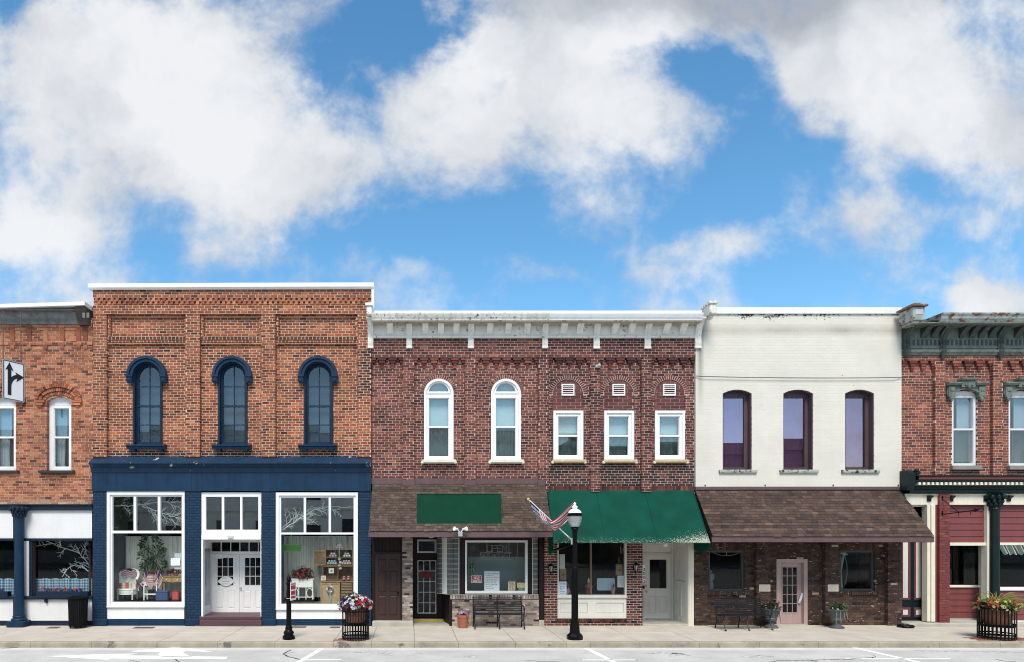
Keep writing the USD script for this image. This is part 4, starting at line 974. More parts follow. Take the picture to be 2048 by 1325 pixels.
# soldier course over the awning
for px in np.arange(1093, 1390, 5.1): add_brick(wall, pbx(px + .5, px + 4.4, 972, 981.5, 0.08, .1, 0), pick_tint(SD))
finish_bricks(wall, 190)
for c in cD:
    w = part(D, 'window')
    o = prect(c - 30, c + 30, 821, 919); sash_o = prect(c - 20.5, c + 20.5, 832, 911)
    obj(w, 'casing', ext(o.difference(o.buffer(-.075, join_style='mitre')), .05, .2), WHITE)
    obj(w, 'frame', ext(o.buffer(-.0755, join_style='mitre').difference(sash_o), .085, .22), WHITE)
    s2 = sash_o.buffer(-.02, join_style='mitre'); mr = prect(c - 20.5, c + 20.5, 869.5, 873)
    obj(w, 'sash', ext(sash_o.difference(s2), .11, .2), WHITE); obj(w, 'meeting_rail', ext(mr, .10, .2), WHITE)
    panes(w, s2.difference(mr), .16, GLASSR)
    obj(w, 'sill', exx([(.1, Z(926.5)), (-.04, Z(926.5)), (-.07, Z(924)), (-.07, Z(920)), (.12, Z(919.2))], X(c - 33), X(c + 34)), mat('ochre_sill_paint', (.50, .38, .20), .6, .1, 4, chip=((.55, .53, .46), 8, .58)))
    for s in (-1, 1): obj(w, 'sill_lug', ball(.048, (X(c + s * 32.5), -.02, Z(925.5)), 2), CREAM, smooth=True)
    obj(w, 'roller_blind', pbx(c - 21, c + 21, 831, 871, .30, .305, .3), _mats['pale_aqua_blind'])
    obj(w, 'curtain', pleat(X(c - 21, .36), X(c + 21, .36), Z(912, .36), Z(869, .36), .40, .03, .22, 8, seed=int(c)), SHEER, tint=(.11, .17, .165))
    v = part(D, 'vent')
    obj(v, 'vent_frame', ext(prect(c - 12.8, c + 12.8, 767, 790.5).difference(prect(c - 10.6, c + 10.6, 769.5, 788)), .09, .16), WHITE)
    obj(v, 'vent_back', pbx(c - 10.6, c + 10.6, 769.5, 788, .14, .15, .14), BLACK)
    for k in range(5):
        z = Z(788 - k * 3.7); obj(v, 'louvre', exx([(.095, z), (.10, z - .004), (.138, z + .028), (.133, z + .033)], X(c - 10.5), X(c + 10.5)), WHITE)
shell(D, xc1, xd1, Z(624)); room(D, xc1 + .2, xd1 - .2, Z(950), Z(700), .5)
CROWN_D = mat('fresh_white_gutter', (.76, .76, .75), .4, .05, 2, bump=.04, streak=.08)
cornice(D, xc1 + .002, xd1, CROWN_D, 1092, 1391)
for p in (1192.5, 1294.5): bracket(D, p - 7, p + 7, 642.5, 698, .36, WHITE_BR)
bracket(D, 1388, 1402, 642.5, 697, .36, WHITE_BR)
for p in (1126, 1158, 1228, 1261, 1330.5, 1363.5): modillion(D, p - 6.5, p + 6.5, 644, 671, .36, WHITE_BR)
obj(D, 'gutter_box', join([cbx(X(1401), X(1414.5), -.62, -.1, Z(641), Z(622), .02), cbx(X(1399), X(1416), -.66, -.06, Z(622), Z(617), .012), cbx(X(1404), X(1411), -.5, -.3, Z(648), Z(641.3), .01)]), WHITE_OLD)
obj(D, 'security_light', join([cbx(X(1190), X(1199), -.10, .0, Z(737), Z(731), .012), ball(.05, (X(1196), -.13, Z(733)), 1)]), mat('lamp_grey', (.4, .4, .38), .5))

# ------------------------------------------------------------------ shingled canopies and the awning
def canopy(b, pt0, pt1, pb0, pb1, ptop, pbot, pfas, yb, hero, tints, rows, tabpx, seed, left_end=True):
    """pitched shingle roof from the wall (y=0.0) down to its eaves at y=yb"""
    c = part(b, 'canopy')
    x0t, x1t, x0b, x1b = X(pt0), X(pt1), X(pb0, yb), X(pb1, yb)
    zt, zb, zf = Z(ptop), Z(pbot, yb), Z(pfas, yb)
    # solid body: sloping deck, soffit and gable ends
    v = np.array([[x0t, .09, zt], [x1t, .09, zt], [x1b, yb, zb], [x0b, yb, zb], [x0t, .09, zf - .0], [x1t, .09, zf], [x1b, yb, zf], [x0b, yb, zf]])
    f = np.array([[0, 3, 2], [0, 2, 1], [4, 5, 6], [4, 6, 7], [0, 4, 7], [0, 7, 3], [1, 2, 6], [1, 6, 5], [3, 7, 6], [3, 6, 2], [0, 1, 5], [0, 5, 4]])
    obj(c, 'roof_body', (v - np.array([0, 0, .012]), f), BROWN)
    obj(c, 'fascia', cbx(x0b - .015, x1b + .015, yb - .035, yb - .002, zf - .005, zb - .004, .006), PLUM)
    r = np.random.default_rng(seed); tabs = []
    A = np.array([0, .09, zt]); Bv = np.array([0, yb - .05, zb - .012 * 0])
    sl = Bv - A; ln = np.linalg.norm(sl); u = sl / ln; nrm = np.array([0, u[2], -u[1]]); nrm = nrm if nrm[2] > 0 else -nrm
    for k in range(rows):
        s0, s1 = ln * k / rows, ln * (k + 1) / rows
        tt = (k + .5) / rows; xa, xb = x0t + (x0b - x0t) * tt, x1t + (x1b - x1t) * tt
        w = tabpx / 68; x = xa - r.uniform(0, w)
        base = 1 + .12 * r.normal()
        while x < xb:
            wi = w * r.choice([.7, 1, 1.25]); l, rr = max(x, xa), min(x + wi - .006, xb)
            x += wi
            if rr - l < .02: continue
            ext_ = r.choice([0, .012, -.006]) if r.random() < .35 else 0
            p0 = A + u * (s0 - .03) + nrm * .004; p1 = A + u * (s1 + ext_) + nrm * (.016 + r.uniform(-.002, .002)); p2 = A + u * (s1 + ext_) + nrm * .004
            V = np.array([[l, *p0[1:]], [rr, *p0[1:]], [l, *p1[1:]], [rr, *p1[1:]], [l, *p2[1:]], [rr, *p2[1:]]])
            F = np.array([[0, 2, 3], [0, 3, 1], [2, 4, 5], [2, 5, 3], [0, 1, 5], [0, 5, 4], [0, 4, 2], [1, 3, 5]])
            t = np.array(tints[r.integers(len(tints))]) * r.uniform(.75, 1.25) * base
            tabs.append((V, F, t, (l + rr) / 2, k))
    tabs.sort(key=lambda q: abs(q[3]) * .3 - q[4])
    for V, F, t, *_ in tabs[:hero]: obj(c, 'shingle', (V, F), SHING, tint=t)
    rest = tabs[hero:]
    if rest: obj(c, 'shingles', join([(q[0], q[1]) for q in rest]), SHING, tint=np.vstack([np.tile(q[2], (6, 1)) for q in rest]), kind='stuff')
    return c
YA = -1.1
canopy(C, 745, 1091, 738, 1104, 965, 1063, 1074.5, YA, 300, [(.094, .066, .050), (.086, .060, .047), (.105, .074, .055), (.076, .054, .044)], 20, 9.5, 5)
# green fabric awning
def awning():
    a = part(D, 'awning')
    x0t, x1t, x0b, x1b = X(1096), X(1389), X(1107, YA), X(1420.5, YA)
    zt, zb = Z(980), Z(1085.5, YA)
    c = np.array((.0008, .054, .036))
    N = {'g': ('geometry', {}), 'n': ('noise_texture', {'scale': 2.0, 'detail': 6.0}), 'r': ('rgb_ramp', {'ramp': [(.3, tuple(c * .82)), (.7, tuple(c * 1.18))]}),
         'sp': ('separate_xyz', {}), 'mz': ('map_range', {'from_min': zb + .42, 'from_max': zb - .02, 'to_min': 0.0, 'to_max': .22, 'clamp': True}),
         'mxr': ('map_range', {'from_min': X(1330, YA), 'from_max': X(1412, YA), 'to_min': 0.0, 'to_max': .12, 'clamp': True}),
         'mx2': ('map_range', {'from_min': zb + 1.0, 'from_max': zb + .3, 'to_min': 0.0, 'to_max': 1.0, 'clamp': True}), 'mm': ('math', {'math_type': 'multiply'}), 'ad': ('math', {'math_type': 'add'}),
         'cn': ('noise_texture', {'scale': 30.0, 'detail': 8.0, 'roughness': .75}), 'ad2': ('math', {'math_type': 'add'}), 'cr': ('rgb_ramp', {'ramp': [(.735, (0, 0, 0)), (.80, (1, 1, 1))]}),
         'x': ('mix_color', {'b': (.40, .42, .34)}), 'p': ('principled_bsdf', {'roughness': .75, 'specular_ior_level': .12}), 't': ('translucent_bsdf', {}), 'm': ('mix_closure', {'fac': .12})}
    L = [('g.position', 'n.vector'), ('n.fac', 'r.fac'), ('g.position', 'sp.vector'), ('sp.z', 'mz.value'), ('sp.x', 'mxr.value'), ('sp.z', 'mx2.value'), ('mxr.result', 'mm.value1'), ('mx2.result', 'mm.value2'),
         ('mz.result', 'ad.value1'), ('mm.value', 'ad.value2'), ('g.position', 'cn.vector'), ('cn.fac', 'ad2.value1'), ('ad.value', 'ad2.value2'), ('ad2.value', 'cr.fac'), ('cr.color', 'x.fac'), ('r.color', 'x.a'),
         ('x.result', 'p.base_color'), ('x.result', 't.color'), ('p.BSDF', 'm.closure1'), ('t.BSDF', 'm.closure2')]
    FAB = usdkit.material(stage, '/World/Looks/green_awning_cloth', N, L, surface='m.closure')
    FAB2 = mat('green_awning_lining', (.0015, .06, .042), .8, .15, 3, spec=.1)
    def fn(u, v):
        x = (x0t + (x1t - x0t) * u) * (1 - v) + (x0b + (x1b - x0b) * u) * v
        rib = np.abs(np.sin(PI * u * 3.0))
        y = .09 + (YA - .09) * v; z = zt + (zb - zt) * v - .018 * rib * np.sin(PI * v) + .006 * np.sin(u * 23) * np.sin(PI * v)
        return np.stack([x, y, z], -1)
    m = grid(fn, 73, 16); v, f = m
    lower = v + np.array([0, .004, -.012])
    obj(a, 'awning_cloth', join([(v, f), (lower, f[:, ::-1])]), FAB, smooth=60)
    obj(a, 'hem', tube([(x0b, YA, zb), (x1b, YA, zb)], .016, 8), FAB)
    for u in (.005, .333, .667, .995):
        xa, xb = x0t + (x1t - x0t) * u, x0b + (x1b - x0b) * u
        obj(a, 'frame_tube', tube([(xa, .1, zt - .03), (xb, YA + .02, zb - .0)], .014, 6), GREYM)
        obj(a, 'seam', tube([(xa, .085, zt + .006), (xb, YA + .01, zb + .014)], .008, 5), FAB)
    # drooping end cheeks
    for s, xt, xb in ((-1, x0t, x0b), (1, x1t, x1b)):
        def side(u, v):
            top = np.stack([xt + (xb - xt) * u, .09 + (YA - .09) * u, zt + (zb - zt) * u], -1)
            bot = np.stack([xt + (xb - xt) * u, .09 + (YA - .09) * u, (zb - .20) + 0 * u - .08 * np.sin(PI * u)], -1)
            w = v[..., None]; p = top * (1 - w) + bot * w
            p[..., 0] += -s * .05 * np.sin(PI * u) * v
            return p
        obj(a, 'end_cheek', grid(side, 14, 6), FAB2, smooth=60)
    # sagging inner flap at the left end
    def flap(u, v):
        x = X(1102, -.9) + u * .75; return np.stack([x, -.95 + .5 * v + 0 * u, zb - .04 - (.30 * (1 - u) ** 1.2) * np.sin(PI * (.25 + .5 * v)) ], -1)
    obj(a, 'loose_flap', grid(flap, 12, 8), FAB2, smooth=60)
awning()
# ================================================================== C: cafe shopfront under the shingled canopy
def boards(b, px0, px1, py0, py1, y, n, m, name='board', th=.03, vertical=False, gap=.006, lap=0.0):
    """separate boards filling a rectangle; lap tilts each one as clapboard"""
    x0, x1, z0, z1 = X(px0, y), X(px1, y), Z(py1, y), Z(py0, y)
    for k in range(n):
        if vertical:
            a, c = x0 + (x1 - x0) * k / n, x0 + (x1 - x0) * (k + 1) / n
            obj(b, name, cbx(a + gap / 2, c - gap / 2, y, y + th, z0, z1, .004), m)
        else:
            a, c = z0 + (z1 - z0) * k / n, z0 + (z1 - z0) * (k + 1) / n
            obj(b, name, exx([(y - lap, a + gap / 2), (y, c - gap / 2), (y + th, c - gap / 2), (y + th, a + gap / 2)], x0, x1), m)
sf = part(C, 'shopfront')
tanw = part(C, 'tan_brick_wall')
brickwork(tanw, prect(804.5, 825.5, 1062, 1243), 0.0, .30, STAN)
brickwork(tanw, prect(904, 1077.5, 1199, 1254), -.03, .30, STAN)
for px in np.arange(900, 1075, 5.2): add_brick(tanw, pbx(px + .4, px + 4.7, 1190.5, 1198.4, -.055, .25, 0), pick_tint(STAN))
finish_bricks(tanw, 110)
# plain door to the upper floor
obj(sf, 'door_frame', ext(prect(744.5, 804, 1062, 1244).difference(prect(749.5, 801.5, 1108, 1244)).difference(prect(749, 802, 1077, 1104)), .02, .14), BROWN)
boards(sf, 749, 802, 1077, 1104.5, .08, 7, BROWN, vertical=True)
panel_door(C, X(749.8), X(801.2), Z(1243), Z(1108.3), .07, BROWN2, handle=(X(796), Z(1186), BLACK), label='chocolate brown six-panel door',
           panels=[(.12, .44, .80, .93), (.56, .88, .80, .93), (.12, .44, .43, .75), (.56, .88, .43, .75), (.12, .44, .08, .38), (.56, .88, .08, .38)])
obj(C, 'door_step', cbx(X(745), X(826), -.22, .18, -.02, Z(1243.5, -.2), .02), STEPM)
# recessed glazed door
yD = 1.1
xl, xr = X(825.8), X(886, yD)
obj(sf, 'recess_wall', bx(xl - .04, xl, .302, yD + .1, .1, Z(1064)), BROWN)
obj(sf, 'recess_ceiling', bx(xl - .2, X(1077), .31, yD + .3, Z(1068), Z(1064)), BROWN)
obj(sf, 'recess_floor', exz([(xl, -.02), (X(902), -.02), (xr + .06, yD), (xl, yD)], -.05, .012), STEPM)
tw = prect(834, 873, 1079.5, 1106.5, yD)
lz0, lz1 = Z(1236, yD), Z(1112.5, yD); dl, dr = X(829, yD), X(879, yD)
obj(sf, 'door_surround', ext(sbox(xl - .02, .02, xr + .02, Z(1066)).difference(tw).difference(sbox(dl, lz0 - .02, dr, lz1)), yD, yD + .1), BROWN)
obj(sf, 'transom_frame', ext(tw.difference(tw.buffer(-.055, join_style='mitre')), yD - .02, yD + .06), GREYM)
obj(sf, 'transom_pane', ext(tw.buffer(-.054, join_style='mitre'), yD + .02, yD + .026), GLASS)
panel_door(C, dl + .004, dr - .004, lz0, lz1 - .004, yD + .02, BROWN, label='dark door with fifteen small white-barred panes', lites=((835 - 829) / 50, (872.5 - 829) / 50, .07, .93, 3, 5), barm=mat('pale_grey_bar', (.80, .81, .80), .5), handle=(dr - .06, lz0 + .40 * (lz1 - lz0), BRASS))
obj(sf, 'threshold', cbx(xl, xr, yD - .16, yD + .06, .02, lz0 - .025, .01), STEPM)
obj(sf, 'yellow_nosing', cbx(xl, xr + .01, yD - .22, yD - .161, lz0 - .11, lz0 - .03, .01), YELLOW)
for px, py, r, m_, nm in ((853, 1128, .085, mat('notice_ring', (.035, .03, .03), .5), 'no_smoking_disc'),):
    t = np.linspace(0, 2 * PI, 28, endpoint=False); q = Polygon([(X(px, yD) + r * math.cos(a), Z(py, yD) + r * math.sin(a)) for a in t])
    obj(None, nm, join([ext(q.difference(q.buffer(-.018)), yD - .012, yD - .008), ext(Polygon([(X(px, yD) - .055, Z(py, yD) + .05), (X(px, yD) - .045, Z(py, yD) + .06), (X(px, yD) + .055, Z(py, yD) - .05), (X(px, yD) + .045, Z(py, yD) - .06)]), yD - .013, yD - .008), pbx(849, 856, 1128, 1130, yD - .011, yD - .009, yD)]), m_, 'round dark no smoking sticker at the top of the barred cafe door', 'sticker')
nb = thing('red_notice', 'red notice hung across the panes of the barred cafe door', 'notice', (X(852, yD), yD, Z(1150, yD)))
obj(nb, 'card', cbx(X(842, yD), X(862.5, yD), yD - .016, yD - .008, Z(1157, yD), Z(1143, yD), .003), PRINT, tint=(.26, .045, .045))
for k in range(4): obj(nb, 'text_line', pbx(845 + k % 2, 859 - k % 2, 1145 + 2.7 * k, 1146.2 + 2.7 * k, yD - .0185, yD - .0162, yD), PRINT, tint=(.10, .02, .02))
# glass-block corner
GBLK = {'f': ('fresnel', {'IOR': 1.45}), 't': ('transparent_bsdf', {'color': (.55, .60, .56)}), 'd': ('diffuse_bsdf', {'color': (.20, .22, .20)}), 'g': ('glossy_bsdf', {'roughness': .12, 'color': (1, 1, 1)}), 'm0': ('mix_closure', {'fac': .45}), 'm': ('mix_closure', {})}
GBLOCK = usdkit.material(stage, '/World/Looks/glass_block', GBLK, [('t.BSDF', 'm0.closure1'), ('d.BSDF', 'm0.closure2'), ('f.fac', 'm.fac'), ('m0.closure', 'm.closure1'), ('g.BSDF', 'm.closure2')], surface='m.closure')
GBLOCK2 = usdkit.material(stage, '/World/Looks/pale_glass_block', dict(GBLK, d=('diffuse_bsdf', {'color': (.62, .63, .56)}), m0=('mix_closure', {'fac': .8})), [('t.BSDF', 'm0.closure1'), ('d.BSDF', 'm0.closure2'), ('f.fac', 'm.fac'), ('m0.closure', 'm.closure1'), ('g.BSDF', 'm.closure2')], surface='m.closure')
GJOINT = mat('block_joint', (.62, .60, .54), .8, .1, 6)
gb = part(C, 'glass_block_wall')
zb0, zb1 = Z(1189), Z(1068)
nrow = int(round((zb1 - zb0) / .152)); hh = (zb1 - zb0) / nrow
R0 = .46; cxg, cyg = X(906.5), .02 + R0
arc = []
for k in range(4):
    a0, a1 = PI * 1.5 - (PI / 2) * k / 4, PI * 1.5 - (PI / 2) * (k + 1) / 4
    arc.append((a0, a1))
for r in range(nrow):
    z0, z1 = zb0 + r * hh + .006, zb0 + (r + 1) * hh - .006
    for a0, a1 in arc:
        e = .012; am = (a0 + a1) / 2
        def pt(a, rad): return (cxg + rad * math.cos(a), cyg + rad * math.sin(a))
        pts = [pt(a0 - e, R0), pt(am, R0 + .012), pt(a1 + e, R0), pt(a1 + e, R0 - .08), pt(a0 - e, R0 - .08)]
        obj(gb, 'glass_block', exz(pts, z0, z1), GBLOCK2 if abs(am - PI * 1.3125) < .2 else GBLOCK)
    obj(gb, 'glass_block', cbx(cxg + .004, X(916.5), .02, .10, z0, z1, .012), GBLOCK)
    obj(gb, 'glass_block', cbx(X(1066.5), X(1076), .02, .10, z0, z1, .012), GBLOCK)
pts = [(cxg + (R0 - .002) * math.cos(a), cyg + (R0 - .002) * math.sin(a)) for a in np.linspace(PI * 1.5, PI, 13)] + [(cxg + (R0 - .065) * math.cos(a), cyg + (R0 - .065) * math.sin(a)) for a in np.linspace(PI, PI * 1.5, 13)]
for r in range(nrow + 1):
    obj(gb, 'block_joint', exz(pts, zb0 + r * hh - .006, zb0 + r * hh + .006), GJOINT)
    if r: obj(gb, 'block_joint', bx(cxg + .004, X(916.5), .024, .09, zb0 + r * hh - .006, zb0 + r * hh + .006), GJOINT); obj(gb, 'block_joint', bx(X(1066.5), X(1076), .024, .09, zb0 + r * hh - .006, zb0 + r * hh + .006), GJOINT)
obj(gb, 'block_backing', exz([(cxg, cyg - .2), (X(1077), cyg - .2), (X(1077), cyg + .2), (cxg, cyg + .2)], zb0, zb0 + .02), BROWN)
obj(sf, 'steel_edge', pbx(916.7, 918.6, 1076, 1189.6, -.01, .10, -.01), GREYM); obj(sf, 'steel_edge', pbx(1064.4, 1066.2, 1076, 1189.6, -.01, .10, -.01), GREYM)
obj(sf, 'steel_sill', pbx(905, 1077, 1189.2, 1190.4, -.03, .10, -.03), GREYM)
obj(sf, 'steel_head', pbx(905, 1077, 1075.2, 1076.6, -.005, .1, -.005), mat('dull_steel', (.16, .15, .14), .5))
for a, c in ((919, 931), (1055, 1064)): boards(sf, a, c, 1077, 1189, .0, 11, BROWN, name='dark_panel', th=.08)
obj(sf, 'dark_header', pbx(919, 1064, 1062, 1081, .01, .09, .01), BROWN); obj(sf, 'dark_sill_board', pbx(919, 1064, 1187.6, 1189.2, .0, .09, .0), BROWN)
w = part(C, 'cafe_window')
o = prect(930, 1055, 1081, 1187.4); i_ = prect(934, 1050.5, 1085.5, 1182.5)
obj(w, 'frame', ext(o.difference(i_), -.02, .09), WHITE); panes(w, i_.buffer(.008), .05, GLASS, jit=.001)
obj(sf, 'brown_post', cbx(X(1077.8), X(1087.5), -.02, .16, Z(1240), Z(1064), .01), BROWN)
obj(sf, 'post_base', cbx(X(1077), X(1088.2), -.03, .2, -.02, Z(1240.3), .012), STEPM)
# brown board cheek beside the recess
ck = [(X(884.5, yD), yD), (X(902), .0), (X(902) + .06, .0), (X(884.5, yD) + .06, yD)]
obj(sf, 'cheek_wall', exz(ck, .0, Z(1190)), BROWN); obj(sf, 'corner_post', bx(X(898.5), X(904), -.035, .03, 0, Z(1199)), BROWN)
room(C, xc0 + .2, xc1 - .2, .02, Z(1062) + .35, 1.5, 5.5)
obj(sf, 'cafe_screen', pbx(936, 1060, 1113, 1190, .75, .78, .75), mat('grey_green_screen', (.23, .30, .29), .8, .08, .8))
obj(sf, 'cafe_blind', pbx(930, 1062, 1078, 1114, .60, .61, .6), mat('dark_olive_blind', (.045, .042, .035), .85, .1, 1))
# writing in the cafe window
NEON = mat('unlit_neon_tube', (.36, .36, .33), .4, .05, 5); NEONG = mat('green_neon_tube', (.10, .42, .08), .4, .05, 5)
yN = .16
def stroke_text(par, txt, px0, px1, py0, py1, y, m, vertical=False, r=.008):
    S = {'O': [[(0, 0), (1, 0), (1, 1), (0, 1), (0, 0)]], 'P': [[(0, 0), (0, 1), (1, 1), (1, .5), (0, .5)]], 'E': [[(1, 0), (0, 0), (0, 1), (1, 1)], [(0, .5), (.8, .5)]], 'N': [[(0, 0), (0, 1), (1, 0), (1, 1)]],
         'B': [[(0, 0), (0, 1), (.9, .9), (.9, .6), (0, .5), (1, .4), (1, .1), (0, 0)]], 'R': [[(0, 0), (0, 1), (1, 1), (1, .5), (0, .5), (1, 0)]], 'A': [[(0, 0), (.5, 1), (1, 0)], [(.25, .45), (.75, .45)]], 'K': [[(0, 0), (0, 1)], [(1, 1), (0, .5), (1, 0)]],
         'F': [[(0, 0), (0, 1), (1, 1)], [(0, .5), (.8, .5)]], 'S': [[(0, 0), (1, 0), (1, .5), (0, .5), (0, 1), (1, 1)]], 'T': [[(.5, 0), (.5, 1)], [(0, 1), (1, 1)]]}
    n = len(txt)
    for k, ch in enumerate(txt):
        ms = []
        for st in S[ch]:
            pts = []
            for u, v in st:
                if vertical:   # letters turned a quarter, reading downwards
                    h = (py1 - py0) / n; px = px0 + (px1 - px0) * v; py = py0 + h * (k + .12 + .76 * u)
                else:
                    wd = (px1 - px0) / n; px = px0 + wd * (k + .12 + .76 * u); py = py1 + (py0 - py1) * v
                pts.append(P(px, py, y))
            ms.append(tube(pts, r, 5))
        obj(par, 'letter', join(ms), m, label='letter ' + ch + ' of the tube lettering')
ob = thing('open_breakfast_sign', 'unlit tube sign reading OPEN BREAKFAST high in the cafe window', 'sign', P(994, 1120, yN))
stroke_text(ob, 'OPEN', 974, 1014, 1091, 1104, yN, NEON); stroke_text(ob, 'BREAKFAST', 962, 1022, 1108, 1117, yN, NEON, r=.006)
obj(ob, 'frame_wire', tube([P(961, 1106, yN), P(1024, 1106, yN), P(1024, 1119.5, yN), P(961, 1119.5, yN), P(961, 1106, yN)], .005, 5), NEON)
for px in (973, 1018, 1036): obj(ob, 'hanging_chain', tube([P(px, 1084, yN), P(px - (3 if px > 1030 else 0), 1106 if px < 1030 else 1124, yN)], .004, 5), NEON)
os_ = thing('open_sign', 'narrow upright green tube sign reading OPEN beside the help wanted card', 'sign', P(943, 1151, yN))
obj(os_, 'backing', pbx(939, 947.5, 1124, 1152, yN + .02, yN + .03, yN), SIGNK); stroke_text(os_, 'OPEN', 940, 946.5, 1125, 1151, yN, NEONG, vertical=True, r=.009)
hw = thing('help_wanted_card', 'red card with white letters HELP WANTED in the cafe window', 'sign', P(953, 1166, .09))
obj(hw, 'card', pbx(942.5, 963.5, 1151.5, 1166.5, .075, .08, .07), PRINT, tint=(.42, .03, .04))
obj(hw, 'border', ext(prect(942.5, 963.5, 1151.5, 1166.5, .07).difference(prect(943.6, 962.4, 1152.6, 1165.4, .07)), .072, .0748), PRINT, tint=(.70, .55, .55))
obj(hw, 'lettering', join([text_xz('HELP', .070, X(947.5, .07), Z(1158.3, .07), .0745, True, .002, .165), text_xz('WANTED', .070, X(945.2, .07), Z(1164.6, .07), .0745, True, .002, .23)]), PRINT, tint=(.80, .78, .77))
def scribble(par, px0, px1, py0, py1, n, y, cols, seed, frac=.8):
    r = np.random.default_rng(seed)
    for k in range(n):
        q = py0 + (py1 - py0) * (k + .5) / n; x = px0 + r.uniform(0, 2); ms = []
        while x < px1 - 2:
            wd = r.uniform(1.5, 5.5); e = min(x + wd, px1)
            ms.append(pbx(x, e, q - .55, q + .55, y - .0025, y - .0002, y)); x = e + r.uniform(.7, 1.6)
            if r.random() > frac and x > px0 + .5 * (px1 - px0): break
        obj(par, 'text_line', join(ms), PRINT, tint=cols[k % len(cols)])
def poster(name, label, cat, px0, px1, py0, py1, y, tint, lines=0, cols=((.08, .09, .12),), seed=0, m=6, group=None, top=None):
    t = thing(name, label, cat, P((px0 + px1) / 2, py1, y), group=group)
    obj(t, 'sheet', pbx(px0, px1, py0, py1, y, y + .004, y), PRINT, tint=tint)
    if lines: scribble(t, px0 + (px1 - px0) * .08, px1 - (px1 - px0) * .08, py0 + (py1 - py0) * .06, py1 - (py1 - py0) * .06, lines, y, cols, seed)
    return t
poster('menu_board', 'tall white handwritten menu sheet in the middle of the cafe window', 'menu', 968.5, 999, 1143, 1182, .072, (.66, .70, .70), 8, ((.10, .16, .34), (.10, .30, .38), (.34, .08, .20), (.20, .10, .34), (.12, .12, .14)), 2)
poster('yellow_flyer', 'cream yellow flyer with lines of print near the right corner of the cafe window', 'flyer', 1016, 1030.5, 1163.5, 1181.5, .072, (.62, .52, .33), 7, ((.12, .12, .12),), 3)
poster('orange_flyer', 'small pale orange sheet above a green one in the cafe window corner', 'flyer', 1034, 1049.5, 1166, 1176, .072, (.62, .48, .27), 2, ((.35, .28, .16),), 4)
poster('green_flyer', 'plain green sheet below the pale orange one in the cafe window corner', 'flyer', 1037, 1050, 1176.2, 1182.3, .076, (.13, .26, .12))
obj(C, 'canopy_soffit_light', cbx(X(857), X(866), -.5, -.35, Z(1074.5, -.5) - .03, Z(1074.5, -.5) + .01, .01), mat('lamp_cover', (.5, .5, .47), .4))

# ================================================================== D: shop under the green awning
sf = part(D, 'shopfront')
rw = part(D, 'shop_brick_wall')
brickwork(rw, prect(1088.5, 1115, 1084, 1257), 0.0, .3, SRED); brickwork(rw, prect(1253.3, 1285, 1084, 1257), 0.0, .3, SRED); brickwork(rw, prect(1115, 1253.3, 1244.5, 1257), 0.0, .3, SRED)
brickwork(rw, prect(1088.5, 1391, 984, 1084), 0.05, .3, SRED)
for px in np.arange(1115.5, 1252, 4.75): add_brick(rw, pbx(px + .5, px + 4.3, 1237.8, 1243.8, -.035, .25, 0), pick_tint(SRED))
finish_bricks(rw, 110)
w = part(D, 'shop_window')
o = prect(1115, 1253.3, 1084, 1193)
l1, l2 = prect(1117.5, 1181.5, 1086, 1190.5), prect(1184.5, 1250.5, 1086, 1190.5)
obj(w, 'frame', ext(o.difference(unary_union([l1, l2, prect(1181.4, 1184.6, 1086, 1190.5)])), .0, .14), OFFWHITE)
obj(w, 'mullion', ext(prect(1181.5, 1184.5, 1086, 1190.5), .04, .12), mat('bronze_mullion', (.16, .115, .06), .5))
for q in (l1, l2): panes(w, q.buffer(.005), .08, GLASS, jit=.001)
obj(w, 'sill', cbx(X(1114), X(1254.3), -.03, .1, Z(1196.5), Z(1192.5), .008), OFFWHITE)
bh = prect(1115, 1253.3, 1196.7, 1237.5); pn = [prect(1121, 1176, 1206.5, 1226), prect(1192, 1248, 1206.5, 1226)]
obj(w, 'stall_riser', ext(bh.difference(unary_union(pn)), .02, .2), OFFWHITE)
for q in pn: obj(w, 'stall_panel', ext(q.buffer(-.006, join_style='mitre'), .035, .19), OFFWHITE)
obj(sf, 'shop_platform', pbx(1100, 1256, 1190.5, 1194, .15, 1.4, .15), FLOORW)
room(D, xc1 + .2, xd1 - .2, .02, Z(984), 2.2, 5.5)
obj(sf, 'shop_partition', bx(X(1256), X(1259), .302, 2.2, .02, 3.9), ROOMD); obj(sf, 'shop_back', bx(X(1100), X(1256), 2.2, 2.25, .02, 3.9), ROOMD)
# entrance recess
yD = 1.1; xl, xr = X(1285.2), X(1375.5)
xb = X(1346, yD)
obj(sf, 'recess_wall', bx(xl - .04, xl, .302, yD + .1, .1, Z(1086)), OFFWHITE)
obj(sf, 'recess_ceiling', bx(xl, xr + .1, .06, yD + .1, Z(1083.5), Z(1080)), OFFWHITE)
obj(sf, 'recess_floor', cbx(xl, xr + .02, -.03, yD + .1, -.02, Z(1249, -.03), .015), STEPM)
zf = Z(1249, -.03)
dl, dr = X(1289, yD), X(1342, yD); zt = Z(1112, yD)
back = sbox(xl, zf, xb + .02, Z(1084)); dh = sbox(dl, zf, dr, zt)
hp = sbox(xl + .06, Z(1106, yD), xb - .06, Z(1090, yD))
obj(sf, 'door_surround', ext(back.difference(dh).difference(hp), yD - .02, yD + .1), OFFWHITE); obj(sf, 'head_panel', ext(hp.buffer(-.005), yD + .0, yD + .09), OFFWHITE)
obj(sf, 'casing', ext(dh.buffer(.05, join_style='mitre').intersection(back).difference(dh), yD - .045, yD - .021), OFFWHITE)
d = panel_door(D, dl + .004, dr - .004, zf + .03, zt - .004, yD, OFFWHITE, label='off-white door with one tall dark pane and two lower panels', lites=(.17, .86, .47, .95, 1, 1), panels=[(.14, .44, .08, .36), (.56, .86, .08, .36)], handle=(dl + .05, Z(1184, yD), BRASS))
